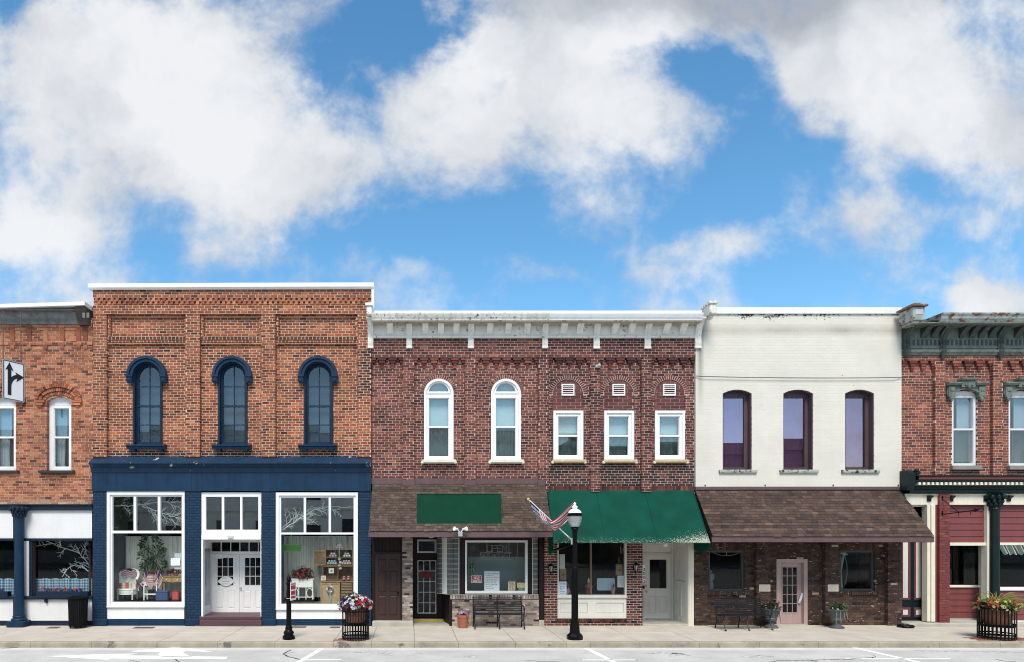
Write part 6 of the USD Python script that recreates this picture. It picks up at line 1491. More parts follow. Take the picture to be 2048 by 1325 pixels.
def arrow_head(x, y, a, s):
    c, n = math.cos(a), math.sin(a)
    return Polygon([(x + c * s, y + n * s), (x - n * s * .72 - c * s * .35, y + c * s * .72 - n * s * .35), (x - c * s * .02, y - n * s * .02), (x + n * s * .72 - c * s * .35, y - c * s * .72 - n * s * .35)])
w1 = wS * .30
stem = sbox(w1 - .052, .13, w1 + .052, hS * .80)
t = np.linspace(0, 1, 14); cx_ = w1 + .0 + (wS * .74 - w1) * (1 - np.cos(t * PI / 2)) ; cy_ = .36 + (hS * .63 - .36) * np.sin(t * PI / 2)
curve = shapely.LineString(np.column_stack([cx_, cy_])).buffer(.052, cap_style='flat')
ar = unary_union([stem, arrow_head(w1, hS * .80, PI / 2, .17), curve, arrow_head(wS * .70, hS * .62, .15, .19)])
obj(sg, 'arrow_symbol', plate(ar, .0125, .017), SIGNK)
RODM = mat('rusty_rod', (.10, .055, .04), .6, .2, 8)
top = Z(620, -.4)
for px, yy, zz in ((5.5, ya, A0[2]), (41, None, None)):
    if yy is None:
        q = A0 + ux * wS * .86; x, yy, zz = q[0], q[1], A0[2] - .02
    else: q = A0 + ux * wS * .02; x, yy, zz = q[0], q[1], A0[2]
    zt = CAM_H + (1065 - 618) * (CAM_D + yy) / FPX
    obj(sg, 'rod', tube([(x, yy, zz - .06), (x, yy, zt)], .013, 6), RODM)
    obj(sg, 'outrigger', tube([(x, yy - .05, zt - .02), (x, -.30, zt - .02 + 0 * yy)], .007, 6), RODM)

# litter bin of upright slats
def slat_drum(t, r0, r1, h, n, m, rings, z0=.05, flare=0.0, bar=(.03, .008), name='slat'):
    for k in range(n):
        a = 2 * PI * k / n; c, s = math.cos(a), math.sin(a)
        w, th = bar
        prof = [(z0, r0), (z0 + (h - z0) * .8, r0 + (r1 - r0) * .8), (h, r1 + flare)]
        V = []
        for z, r in prof:
            for dr, dw in ((0, -w / 2), (0, w / 2), (-th, w / 2), (-th, -w / 2)): V.append(((r + dr) * c - dw * s, (r + dr) * s + dw * c, z))
        F = []
        for q in (0, 4):
            for e in range(4): i, j = q + e, q + (e + 1) % 4; F += [[i, j, j + 4], [i, j + 4, i + 4]]
        F += [[0, 2, 1], [0, 3, 2], [8, 9, 10], [8, 10, 11]]
        obj(t, name, (np.array(V), np.array(F)), m)
    for z, dz in rings:
        f = (z - z0) / (h - z0); r = r0 + (r1 - r0) * f
        obj(t, 'hoop', lathe([(r - .024, z), (r - .009, z), (r - .009, z + dz), (r - .024, z + dz), (r - .024, z)], 36), m)
bn = thing('litter_bin', 'black slatted litter bin standing before the flower box and gingham curtain', 'bin', (X(156, -.42), -.42, 0), local=True)
slat_drum(bn, .245, .262, .86, 26, BLACK, [(.06, .04), (.80, .04)], flare=.0, bar=(.034, .010))
obj(bn, 'lid', lathe([(.15, .885), (.155, .91), (.24, .905), (.285, .88), (.29, .85), (.275, .845), (.26, .87), (.15, .885)], 36), BLACK, smooth=40)
obj(bn, 'liner', lathe([(0, .06), (.21, .06), (.225, .84), (.215, .84), (.20, .07), (0, .07)], 28), mat('bin_liner', (.02, .02, .021), .6)); 
for k in range(4): a = PI / 4 + k * PI / 2; obj(bn, 'foot', cbx(.2 * math.cos(a) - .02, .2 * math.cos(a) + .02, .2 * math.sin(a) - .02, .2 * math.sin(a) + .02, 0, .06, .004), BLACK)

# short black post with a small parking sign seen edge on
yP = -2.5
bp = thing('parking_sign_post', 'short black fluted post with a narrow white parking sign strapped to its side', 'post', (X(577.5, yP), yP, 0), local=True)
obj(bp, 'base', lathe([(0, 0), (.155, 0), (.16, .03), (.155, .085), (.12, .10), (.115, .115), (.135, .16), (.13, .19), (.10, .22), (.085, .25), (.095, .27), (.085, .30), (.072, .36), (.068, .40), (0, .41)], 24), BLACK, smooth=30)
obj(bp, 'shaft', lathe([(.060, .38), (.058, .9), (.055, 1.22), (.062, 1.23), (.062, 1.25), (.052, 1.27), (.050, 1.40), (0, 1.40)], 20), BLACK, smooth=35)
for k in range(10):
    a = 2 * PI * k / 10; obj(bp, 'flute', tube([(.060 * math.cos(a), .060 * math.sin(a), .42), (.0565 * math.cos(a), .0565 * math.sin(a), 1.2)], .006, 5), BLACK)
obj(bp, 'finial', join([lathe([(.052, 1.40), (.075, 1.41), (.075, 1.44), (.05, 1.46), (.045, 1.50), (.06, 1.53), (.05, 1.58), (.025, 1.62), (.012, 1.65), (0, 1.66)], 16)]), BLACK, smooth=35)
for z in (1.04, 1.42): obj(bp, 'strap', lathe([(.058, z), (.066, z), (.066, z + .022), (.058, z + .022), (.058, z)], 16), GREYM); obj(bp, 'strap_arm', tube([(.05, -.02, z + .011), (.13, -.05, z + .011)], .007, 6), GREYM)
sp = part(bp, 'parking_sign')
v, f = cbx(-.16, .16, -.004, .004, 0, .46, .003)
obj(sp, 'plate', rotz((v + np.array([0, 0, 1.01]), f), 72, (.125, -.08, 0)), SIGNW)
REDP = mat('red_sign_print', (.45, .03, .03), .5)
for dz, h in ((.05, .06), (.14, .10), (.28, .10), (.40, .03)):
    v, f = cbx(-.12, .12, -.0065, -.0042, dz, dz + h, .001); obj(sp, 'sign_print', rotz((v + np.array([0, 0, 1.01]), f), 72, (.125, -.08, 0)), REDP)

# lamp post
yL = -2.55
lp = thing('street_lamp', 'black post-top street lamp with clear acorn globe in front of the green awning', 'street lamp', (X(1149.5, yL), yL, 0), local=True)
oc = [(.205 * math.cos(a), .205 * math.sin(a)) for a in np.arange(8) * PI / 4 + PI / 8]
obj(lp, 'base', join([exz(oc, 0, .10), lathe([(.205, .10), (.19, .125), (.135, .17), (.13, .20)], 8), lathe([(.13, .19), (.118, .36), (.108, .43), (.115, .44), (.115, .455), (.085, .47)], 16)]), BLACK, smooth=25)
obj(lp, 'shaft', lathe([(.083, .45), (.080, 1.0), (.074, 1.75), (.083, 1.76), (.083, 1.79), (.072, 1.80), (.072, 1.835), (.080, 1.85), (.066, 1.87), (.060, 2.3), (.056, 2.72), (.075, 2.735), (.075, 2.76), (.060, 2.775), (.062, 2.80)], 24), BLACK, smooth=30)
for k in range(12):
    a = 2 * PI * k / 12; obj(lp, 'flute', tube([(.0815 * math.cos(a), .0815 * math.sin(a), .48), (.0755 * math.cos(a), .0755 * math.sin(a), 1.74)], .0065, 5), BLACK)
obj(lp, 'lamp_fitter', lathe([(.06, 2.79), (.085, 2.80), (.10, 2.83), (.09, 2.86), (.105, 2.87), (.105, 2.885), (0, 2.885)], 20), BLACK, smooth=30)
GLOBE = {'f': ('fresnel', {'IOR': 1.5}), 't': ('transparent_bsdf', {'color': (.84, .86, .86)}), 'd': ('diffuse_bsdf', {'color': (.82, .84, .84)}), 'tl': ('translucent_bsdf', {'color': (.82, .84, .84)}), 'md': ('mix_closure', {'fac': .5}), 'm0': ('mix_closure', {'fac': .48}), 'g': ('glossy_bsdf', {'roughness': .08, 'color': (1, 1, 1)}), 'm': ('mix_closure', {})}
GLOBEM = usdkit.material(stage, '/World/Looks/ribbed_globe_glass', GLOBE, [('d.BSDF', 'md.closure1'), ('tl.BSDF', 'md.closure2'), ('t.BSDF', 'm0.closure1'), ('md.closure', 'm0.closure2'), ('f.fac', 'm.fac'), ('m0.closure', 'm.closure1'), ('g.BSDF', 'm.closure2')], surface='m.closure')
obj(lp, 'globe', lathe([(.10, 2.887), (.135, 2.94), (.165, 3.02), (.178, 3.10), (.178, 3.17)], 32), GLOBEM, smooth=40)
obj(lp, 'globe_band', lathe([(.176, 3.165), (.192, 3.17), (.192, 3.20), (.18, 3.205), (.18, 3.225), (.185, 3.235), (.17, 3.24)], 32), BLACK, smooth=30)
obj(lp, 'globe_top', lathe([(.172, 3.24), (.155, 3.29), (.11, 3.33), (.065, 3.35), (.06, 3.37), (.075, 3.385), (.07, 3.41), (.035, 3.44), (.03, 3.46), (.04, 3.475), (.025, 3.50), (0, 3.53)], 32), mat('pale_globe_top', (.74, .76, .77), .3, .05), smooth=40)
obj(lp, 'lamp_bulb_holder', lathe([(0, 2.886), (.07, 2.886), (.075, 2.95), (.05, 3.0), (0, 3.0)], 16), mat('lamp_core', (.80, .80, .78), .4))

# flag on its pole at the awning edge
fl = thing('american_flag', 'star-spangled flag draped from a white pole at the corner of the green awning', 'flag', P(1140, 1080, -1.2))
p0, p1 = P(1144, 1081, -1.16), P(1056.5, 999, -1.75)
obj(fl, 'pole', tube([p0 + (p1 - p0) * t for t in (0, .5, 1)], .016, 10), SIGNW); obj(fl, 'finial', ball(.04, p1, 2), mat('gold_finial', (.55, .36, .10), .4), smooth=True)
obj(fl, 'pole_socket', tube([p0 + (p1 - p0) * .10, p0 + (p1 - p0) * -.03], .024, 10), GREYM); obj(fl, 'socket_bracket', cbx(p0[0] - .03, p0[0] + .04, -1.2, -1.12, p0[2] - .12, p0[2] + .05, .01), GREYM)
def flagsurf(u, v):
    """u along the fly, v across the stripes; hoist lies along the pole, the fly end is blown back over the awning"""
    a = p0 + (p1 - p0) * .965; b = p0 + (p1 - p0) * .60
    h0 = a + (b - a) * 0.0; hoist = a[None, None] + (b - a)[None, None] * v[..., None]
    e0, e1 = P(1150, 1001, -1.55), P(1136, 1041, -1.32)
    end = e0[None, None] + (e1 - e0)[None, None] * v[..., None]
    w = u[..., None]; p = hoist * (1 - w) + end * w
    sag = np.sin(PI * np.clip(u, 0, 1) ** .62)
    p[..., 2] -= sag * (.56 - .22 * v) * 1.0
    p[..., 0] += .02 * sag
    p[..., 1] += .10 * np.sin(7 * u + 5 * v) * np.sin(PI * u) - .14 * sag + .05 * np.sin(15 * v + 4 * u) * u
    p[..., 2] += .03 * np.sin(9 * u + 8 * v) * sag
    return p
nu, nv = 150, 79
m = grid(flagsurf, nu, nv); uu, vv = np.meshgrid(np.linspace(0, 1, nu), np.linspace(0, 1, nv), indexing='ij'); uu, vv = uu.ravel(), vv.ravel()
st = np.where((np.floor(vv * 12.999) % 2 == 0)[:, None], np.array((.40, .02, .035)), np.array((.72, .70, .70)))
can = (uu < .40) & (vv < 7 / 13); st[can] = (.016, .022, .085)
star = can & ((np.mod(uu * 27.5, 1) - .5) ** 2 + (np.mod(vv * 16.7, 1) - .5) ** 2 < .07); st[star] = (.7, .7, .72)
obj(fl, 'flag_cloth', m, CLOTH, tint=st, smooth=True)

# green blank signboard on the canopy, twin floodlight below it
gs = thing('green_signboard', 'blank dark green signboard standing on the shingled cafe canopy', 'sign', P(918, 1054, -1.0))
yG = -.98
obj(gs, 'board', cbx(X(834.5, yG), X(1002, yG), yG, yG + .05, Z(1053.5, yG), Z(988.5, yG), .01), GREENSIGN)
obj(gs, 'board_edge', ext(prect(833.7, 1002.8, 987.8, 1054.3, yG).difference(prect(835.3, 1001.2, 989.4, 1052.7, yG)), yG - .012, yG + .06), GREENSIGN)
for px in (860, 918, 976): obj(gs, 'support_strut', tube([(X(px, yG), yG + .05, Z(1000, yG)), (X(px, yG), -.40, Z(1000, yG) - .0)], .018, 6), BLACK); obj(gs, 'support_foot', tube([(X(px, yG), yG + .04, Z(1050, yG)), (X(px, yG), -.90, Z(1056, -.9))], .018, 6), BLACK)
fd = thing('twin_floodlight', 'white twin-head floodlight on the canopy edge below the green signboard', 'floodlight', P(920, 1073, -1.17))
yF = -1.2
obj(fd, 'junction_box', cbx(X(916, yF), X(925, yF), yF - .05, yF + .06, Z(1073.5, yF), Z(1064, yF), .01), GREYM)
for s in (-1, 1):
    b0 = np.array([X(920.3 + s * 2, yF), yF - .02, Z(1064, yF)]); kn = b0 + np.array([s * .05, -.03, .07])
    obj(fd, 'lamp_arm', tube([b0, kn], .014, 8), SIGNW)
    dr = np.array([s * .75, -.62, .10]); dr /= np.linalg.norm(dr)
    obj(fd, 'lamp_head', tube([kn - dr * .02, kn + dr * .05, kn + dr * .12, kn + dr * .13], [.022, .034, .062, .055], 14), SIGNW)

# benches
def make_bench(label):
    b = thing('park_bench', label, 'bench', (0, 0, 0), local=True)
    L = 1.40
    for x in (-L / 2, 0, L / 2):
        fr = [tube([(x, .22, .0), (x, .20, .10), (x, .15, .24), (x, .17, .40), (x, .21, .60), (x, .27, .84)], .018, 8), tube([(x, -.27, .0), (x, -.30, .03), (x, -.25, .12), (x, -.18, .28), (x, -.23, .40)], .018, 8), tube([(x, -.23, .40), (x, 0, .385), (x, .17, .40)], .016, 8), tube([(x, .15, .24), (x, 0, .20), (x, -.18, .28)], .012, 6), tube([(x, -.27, .012), (x, -.33, .014)], .02, 8)]
        if x: fr += [tube([(x, -.23, .40), (x, -.27, .50), (x, -.24, .60), (x, -.10, .64), (x, .10, .64), (x, .215, .62)], .018, 8), ball(.028, (x, -.26, .575), 1)]
        fr += [ball(.026, (x, .275, .855), 1)]
        obj(b, 'cast_frame', join(fr), BENCHM)
    for k in range(6):
        y = -.24 + k * .075; obj(b, 'seat_slat', cbx(-L / 2, L / 2, y, y + .05, .405 - .01 * math.sin(k * .6), .425 - .01 * math.sin(k * .6), .004), BENCHM)
    for k in range(7):
        z = .475 + k * .055; y = .165 + (z - .40) * .20
        obj(b, 'back_slat', cbx(-L / 2, L / 2, y - .006, y + .006, z - .017, z + .017, .004), BENCHM)
    obj(b, 'top_rail', tube([(-L / 2, .268, .855), (L / 2, .268, .855)], .016, 8), BENCHM)
    return b
b1 = make_bench('black metal bench against the tan brick wall under the cafe window')
UsdGeom.Xformable(stage.GetPrimAtPath(b1)).GetOrderedXformOps()[0].Set(Gf.Vec3d(X(997.5, -.55), -.46, 0))
o_ = UsdGeom.Xformable(stage.GetPrimAtPath(b1)).AddRotateZOp(); o_.Set(0.0)
copy_of(b1, (X(1482, -.62), -.72, 0), 7.0, 'black metal bench in front of the brown brick wall beside an urn')

# ------------------------------------------------------------------ flowers and plants
def blossoms(centres, size, tint, r, petals=5):
    """open five-petalled blossoms facing outwards"""
    V, F, T = [], [], []; n = 0
    for c, nr in centres:
        nr = nr / np.linalg.norm(nr); a = np.cross(nr, (.3, .2, .9)); a /= np.linalg.norm(a); b = np.cross(nr, a); s = size * r.uniform(.75, 1.2); ph = r.uniform(0, 6)
        k = petals * 2; ang = ph + np.arange(k) * 2 * PI / k; rad = s * np.where(np.arange(k) % 2, .62, 1.0)
        ring = c + nr * s * .30 + rad[:, None] * (np.cos(ang)[:, None] * a + np.sin(ang)[:, None] * b)
        v = np.vstack([c[None], ring]); V.append(v); F += [[n, n + 1 + i, n + 1 + (i + 1) % k] for i in range(k)]; n += k + 1
        T.append(np.tile(np.array(tint) * r.uniform(.8, 1.1), (k + 1, 1)))
    return (np.vstack(V), np.array(F)), np.vstack(T)
def leaves(centres, size, tints, r, long_=1.6):
    V, F, T = [], [], []; n = 0
    for c, d in centres:
        d = d / (np.linalg.norm(d) + 1e-9); a = np.cross(d, r.normal(0, 1, 3)); a /= np.linalg.norm(a) + 1e-9; s = size * r.uniform(.6, 1.3); nn = np.cross(d, a)
        v = np.array([c, c + d * s * long_ * .5 + a * s * .36 + nn * s * .08, c + d * s * long_, c + d * s * long_ * .5 - a * s * .36 + nn * s * .08])
        V.append(v); F += [[n, n + 1, n + 2], [n, n + 2, n + 3]]; n += 4
        T.append(np.tile(np.array(tints[r.integers(len(tints))]) * r.uniform(.7, 1.25), (4, 1)))
    return (np.vstack(V), np.array(F)), np.vstack(T)
GREENS = [(.035, .085, .022), (.05, .11, .03), (.025, .06, .02)]
def mound(t, cx, cy, cz, rx, rz, kinds, nleaf, seed, leafsize=.05, greens=GREENS, droop=.15, ry=None):
    """foliage mound with blossoms: kinds = [(tint, count, size, sector)]"""
    r = np.random.default_rng(seed); ry = ry or rx
    def pt(sector=None, out=1.0):
        a = r.uniform(0, 2 * PI) if sector is None else r.uniform(*sector); e = r.uniform(-droop, 1.0); e = math.asin(max(-1, min(1, e)))
        d = np.array([math.cos(a) * math.cos(e), math.sin(a) * math.cos(e), math.sin(e)]); k = out * r.uniform(.82, 1.08) * (1 + .12 * math.sin(3 * a + seed))
        return np.array([cx + d[0] * rx * k, cy + d[1] * ry * k, cz + d[2] * rz * k]), d
    cs = []
    for _ in range(nleaf):
        c, d = pt(out=r.uniform(.35, 1)); cs.append((c, d + r.normal(0, .6, 3)))
    m, tt = leaves(cs, leafsize, greens, r); obj(t, 'foliage', m, LEAF, tint=tt, kind='stuff')
    for tint, cnt, size, sec in kinds:
        m, tt = blossoms([pt(sec) for _ in range(cnt)], size, tint, r); obj(t, 'blossom', m, LEAF, tint=tt, kind='stuff')
FW, FR, FP, FPK = (.80, .80, .82), (.50, .015, .03), (.045, .015, .10), (.62, .16, .32)
# basket planter by the navy shop
yB = -2.55
pb = thing('flower_basket_planter', 'black barred round planter overflowing with white, red and purple petunias', 'planter', (X(711, yB), yB, 0), local=True)
slat_drum(pb, .345, .345, .84, 30, BLACK, [(.05, .035), (.14, .03), (.44, .03), (.72, .03)], z0=.02, flare=.03, bar=(.022, .008), name='bar')
obj(pb, 'terracotta_liner', lathe([(0, .42), (.20, .42), (.235, .45), (.285, .86), (.30, .87), (.30, .90), (.26, .90), (.26, .86), (0, .86)], 28), mat('brown_clay_liner', (.17, .065, .038), .75, .15, 6), smooth=35)
obj(pb, 'liner_shelf', lathe([(0, .38), (.33, .38), (.33, .40), (0, .40)], 24), BLACK)
for k in range(12): a = 2 * PI * k / 12; obj(pb, 'liner_rib', tube([(.236 * math.cos(a), .236 * math.sin(a), .46), (.286 * math.cos(a), .286 * math.sin(a), .84)], .008, 5), _mats['brown_clay_liner'])
mound(pb, 0, 0, .90, .40, .24, [(FW, 130, .050, None), (FR, 36, .048, (PI * 1.55, PI * 2.1)), (FP, 60, .048, None), (FP, 24, .05, (PI * .9, PI * 1.4)), (FR, 8, .045, (PI, PI * 1.5))], 520, 3, .055, droop=.42)
# basket planter on the right
yB2 = -2.45
pb2 = thing('flower_basket_planter', 'black barred round planter with red and lime flowers and long grassy blades', 'planter', (X(1993.5, yB2), yB2, 0), local=True)
slat_drum(pb2, .40, .40, .86, 30, BLACK, [(.06, .03), (.12, .03), (.36, .04), (.78, .03)], z0=.02, flare=.0, bar=(.028, .010), name='bar')
obj(pb2, 'terracotta_liner', lathe([(0, .36), (.235, .36), (.27, .40), (.335, .80), (.35, .81), (.35, .85), (.31, .85), (.31, .80), (0, .80)], 28), _mats['brown_clay_liner'], smooth=35)
obj(pb2, 'liner_shelf', lathe([(0, .33), (.38, .33), (.38, .35), (0, .35)], 24), BLACK)
LIME = [(.28, .36, .06), (.38, .42, .12), (.20, .30, .05), (.06, .12, .03)]
mound(pb2, 0, 0, .84, .42, .20, [((.55, .05, .03), 60, .045, None), ((.60, .12, .06), 30, .045, None), ((.42, .03, .06), 40, .04, (PI * 1.7, PI * 2.3)), ((.62, .60, .30), 36, .045, None), ((.03, .008, .02), 20, .05, (PI * .8, PI * 1.2))], 620, 5, .075, greens=LIME, droop=.25)
r_ = np.random.default_rng(12)
for k in range(26):
    a = r_.uniform(0, 2 * PI) if k > 8 else r_.uniform(-.6, .4); Lg = r_.uniform(.35, .75) if k > 8 else r_.uniform(.6, .85); up = r_.uniform(.25, .6)
    pts = [(Lg * t * math.cos(a), Lg * t * math.sin(a) * .7, .90 + up * math.sin(t * 2.2) * .62 - .12 * t * t) for t in np.linspace(0, 1, 9)]
    obj(pb2, 'grass_blade', tube(pts, np.linspace(.009, .0025, 9), 4), LEAF, tint=(.34, .26, .07) if k % 2 else (.28, .30, .08))
# clay pot beside the first bench
fp = thing('clay_flower_pot', 'terracotta pot of purple and pink petunias beside the first bench', 'flower pot', (X(926, -.45), -.45, 0), local=True)
obj(fp, 'pot', lathe([(0, 0), (.115, 0), (.125, .02), (.165, .30), (.165, .305), (.18, .31), (.185, .375), (.17, .38), (.155, .37), (.15, .32), (0, .32)], 28), TERRA, smooth=35)
obj(fp, 'soil', lathe([(0, .345), (.152, .335)], 20), SOIL)
mound(fp, 0, 0, .38, .15, .13, [((.34, .14, .42), 26, .034, None), ((.62, .45, .60), 24, .032, None), ((.05, .015, .10), 22, .034, None), ((.70, .66, .62), 10, .03, None)], 110, 6, .035)
# lead-grey urns by the pink door
def make_urn(label, loc):
    u = thing('planter_urn', label, 'urn', loc, local=True, group=None)
    obj(u, 'urn', lathe([(0, 0), (.19, 0), (.19, .035), (.15, .06), (.09, .10), (.075, .15), (.10, .19), (.15, .22), (.165, .27), (.15, .29), (.165, .33), (.20, .44), (.225, .50), (.26, .53), (.26, .55), (.21, .55), (.18, .46), (0, .46)], 28), URNM, smooth=30)
    for k in range(14):
        a = 2 * PI * k / 14; obj(u, 'urn_rib', tube([(.158 * math.cos(a), .158 * math.sin(a), .31), (.203 * math.cos(a), .203 * math.sin(a), .44), (.226 * math.cos(a), .226 * math.sin(a), .50)], .012, 5), URNM)
    obj(u, 'soil', lathe([(0, .51), (.2, .50)], 20), SOIL)
    return u
u1 = make_urn('dark grey urn with dark leaves and pale pink flowers between bench end and pink door', (X(1545, -.50), -.42, 0))
mound(u1, 0, 0, .56, .24, .20, [((.55, .28, .26), 16, .028, None), ((.62, .55, .42), 14, .024, None)], 280, 8, .05, greens=[(.02, .045, .02), (.03, .06, .022), (.05, .08, .03)], droop=.3)
r_ = np.random.default_rng(3)
for k in range(3):
    a = -.5 - .35 * k; pts = [((.2 + .05 * t) * math.cos(a), (.2 + .05 * t) * math.sin(a), .56 - .42 * t * (1 - .2 * k)) for t in np.linspace(0, 1, 8)]
    obj(u1, 'trailing_stem', tube(pts, .006, 4), LEAF, tint=(.05, .09, .03))
obj(u1, 'red_spike', tube([(.16, -.06, .60), (.19, -.07, .74), (.19, -.07, .80)], [.02, .022, .006], 6), LEAF, tint=(.30, .08, .08))
u2 = make_urn('dark grey urn with pale green trailing plants standing right of the pink door', (X(1676, -.55), -.50, 0))
mound(u2, .03, 0, .56, .24, .17, [((.66, .60, .44), 20, .022, None)], 260, 9, .05, greens=[(.05, .10, .035), (.09, .15, .06), (.03, .06, .025)], droop=.35)
for k in range(5):
    a = -2.2 + .45 * k; pts = [((.22 + .05 * t) * math.cos(a), (.22 + .05 * t) * math.sin(a), .55 - (.40 - .05 * k) * t) for t in np.linspace(0, 1, 8)]
    obj(u2, 'trailing_stem', tube(pts, .007, 4), LEAF, tint=(.36, .40, .28))
# flower boxes under the gingham curtain
def flower_box(label, px0, px1, seed, ncol):
    t = thing('flower_box', label, 'flower box', (0, 0, 0))
    y0 = -.06
    obj(t, 'box', join([ext(prect(px0, px1, 1184, 1197, y0).difference(sbox(-99, 99, -98, 100)), y0, y0 + .025), bx(X(px0, y0), X(px1, y0), y0 + .17, y0 + .19, Z(1197, y0), Z(1184, y0)), bx(X(px0, y0), X(px1, y0), y0 + .026, y0 + .169, Z(1197, y0), Z(1187.5, y0)), bx(X(px0, y0), X(px0, y0) + .02, y0 + .026, y0 + .169, Z(1187.4, y0), Z(1184, y0)), bx(X(px1, y0) - .02, X(px1, y0), y0 + .026, y0 + .169, Z(1187.4, y0), Z(1184, y0))]), DKBLUE)
    obj(t, 'box_rim', cbx(X(px0 - .8, y0), X(px1 + .8, y0), y0 - .012, y0 + .004, Z(1186, y0), Z(1183.5, y0), .004), BLUE)
    obj(t, 'box_bracket', exx([(-.03, Z(1205)), (-.06, Z(1199)), (.0, Z(1199.5)), (.04, Z(1199.5)), (.04, Z(1207))], X((px0 + px1) / 2 - 34), X((px0 + px1) / 2 - 30)), DKBLUE)
    r = np.random.default_rng(seed); cs = []
    x0, x1 = X(px0 + 3, y0), X(px1 - 12, y0)
    for _ in range(240): cs.append((np.array([r.uniform(x0, x1), r.uniform(0, .12), Z(1185, y0) + r.uniform(-.01, .05)]), np.array([r.normal(0, .5), r.normal(-.3, .4), 1.0])))
    m, tt = leaves(cs, .035, GREENS + [(.09, .05, .03)], r); obj(t, 'foliage', m, LEAF, tint=tt, kind='stuff')
    pal = [(.55, .03, .06), (.10, .08, .28), (.58, .08, .14), (.12, .10, .32)]
    for k in range(ncol):
        cx = x0 + (x1 - x0) * (k + .5) / ncol
        m, tt = blossoms([(np.array([cx + r.normal(0, .035), r.uniform(-.02, .08), Z(1179.5, y0) + r.normal(0, .022)]), np.array([0, -1, .5]) + r.normal(0, .4, 3)) for _ in range(9)], .032, pal[k % 4], r); obj(t, 'blossom', m, LEAF, tint=tt, kind='stuff')
    return t
flower_box('navy window box of red and violet flowers below the gingham curtain behind the litter bin', 73, 175, 1, 8)
flower_box('navy window box with trailing leaves cut by the picture edge beside the iron column', -60, 15, 2, 6)
# iron bracket for a hanging sign on the red pier
hb = thing('sign_bracket', 'empty black iron arrow bracket fixed to the red brick pier', 'bracket', P(1884, 1030, -.1))
yH = -.09
e = P(1950, 1021, -.95); a_ = P(1884.5, 1029.5, yH); b_ = P(1884.5, 999, yH); md = a_ + (e - a_) * .52
obj(hb, 'arm', tube([a_, e], .014, 8), BLACK); obj(hb, 'brace', tube([b_, md], .011, 8), BLACK)
for p in (a_, b_): obj(hb, 'wall_plate', tube([p + np.array([0, 0, -.02]), p + np.array([0, 0, .10])], .022, 8), BLACK)
dr = (e - a_) / np.linalg.norm(e - a_); obj(hb, 'arrow_tip', tube([e - dr * .03, e, e + dr * .13], [.02, .055, .003], 8), BLACK)
for f_ in (.50, .86):
    q = a_ + (e - a_) * f_; obj(hb, 'hook', tube([q, q + np.array([0, 0, -.05]), q + np.array([.02, 0, -.09]), q + np.array([0, 0, -.13])], .009, 6), BLACK)
obj(None, 'coiled_hose', lathe([(.13, .0), (.20, .0), (.22, .03), (.20, .06), (.13, .06), (.11, .03), (.13, .0)], 24, (X(1811, -.35), -.36, .012)), BLACK, 'low dark rubber ring lying on the pavement at the end of the brown brick wall', 'hose')
# ================================================================== things inside the shop windows
def flagcloth(par, fn, nu, nv, name='cloth', canton=(.4, 7 / 13), n=13):
    m = grid(fn, nu, nv); u, v = np.meshgrid(np.linspace(0, 1, nu), np.linspace(0, 1, nv), indexing='ij'); u, v = u.ravel(), v.ravel()
    t = np.where((np.floor(v * (n - .001)) % 2 == 0)[:, None], np.array((.34, .03, .05)), np.array((.66, .64, .64)))
    if canton: t[(u < canton[0]) & (v < canton[1])] = (.02, .028, .09)
    return obj(par, name, m, CLOTH, tint=t)
FL = .70                                    # top of the display floors
# --- left window
yc = .78
wc = thing('wicker_chair', 'white wicker armchair with rounded back in the display window', 'chair', (X(255, yc), yc, FL), local=True)
def wick_back(u, v):
    a = PI * (-.08 + 1.16 * u); h = .30 + .30 * np.sin(PI * np.clip(u, 0, 1)) ** .8
    rr = .30 + .03 * v
    return np.stack([-rr * np.cos(a), .0 + (rr * .85) * np.sin(a) - .02, .30 + h * v], -1)
m = grid(wick_back, 30, 8); obj(wc, 'back', join([m, (m[0] * np.array([.93, .93, 1]), m[1][:, ::-1])]), WICKER, smooth=True)
obj(wc, 'rolled_rim', tube([(-.33 * math.cos(a), .28 * math.sin(a) - .02, .60 + .30 * max(0, math.sin(PI * u)) ** .8) for u in np.linspace(0, 1, 22) for a in [PI * (-.08 + 1.16 * u)]], .045, 8), WICKER, smooth=True)
obj(wc, 'seat', lathe([(0, .29), (.30, .29), (.31, .31), (.30, .34), (0, .34)], 24, (0, 0, 0)), WICKER); obj(wc, 'apron', lathe([(.29, .16), (.30, .16), (.30, .29), (.29, .29), (.29, .16)], 24), WICKER)
for sx in (-1, 1):
    for sy in (-1, 1): obj(wc, 'leg', tube([(sx * .22, sy * .18, 0), (sx * .23, sy * .19, .30)], .022, 8), WICKER)
bu = thing('star_bunting', 'striped bunting cloth draped over the back of the wicker chair', 'bunting', (X(255, yc), yc, FL), local=True)
def bunt(u, v):
    a = PI * (.24 + .52 * u); z = .945 - .10 * np.abs(np.cos(a)) ** 1.5 - v * (.17 + .08 * np.abs(np.sin(PI * 2.5 * u)))
    return np.stack([-.30 * np.cos(a) * 1.02, .25 * np.sin(a) - .085 - .02 * v, z], -1)
m = grid(bunt, 60, 26); u, v = np.meshgrid(np.linspace(0, 1, 60), np.linspace(0, 1, 26), indexing='ij'); u, v = u.ravel(), v.ravel()
t = np.where((np.floor(v * 7.99) % 2 == 0)[:, None], np.array((.34, .04, .07)), np.array((.62, .60, .62))); t[(np.abs(u - .5) < .16) & (v < .34)] = (.02, .03, .08)
obj(bu, 'cloth', m, CLOTH, tint=t)
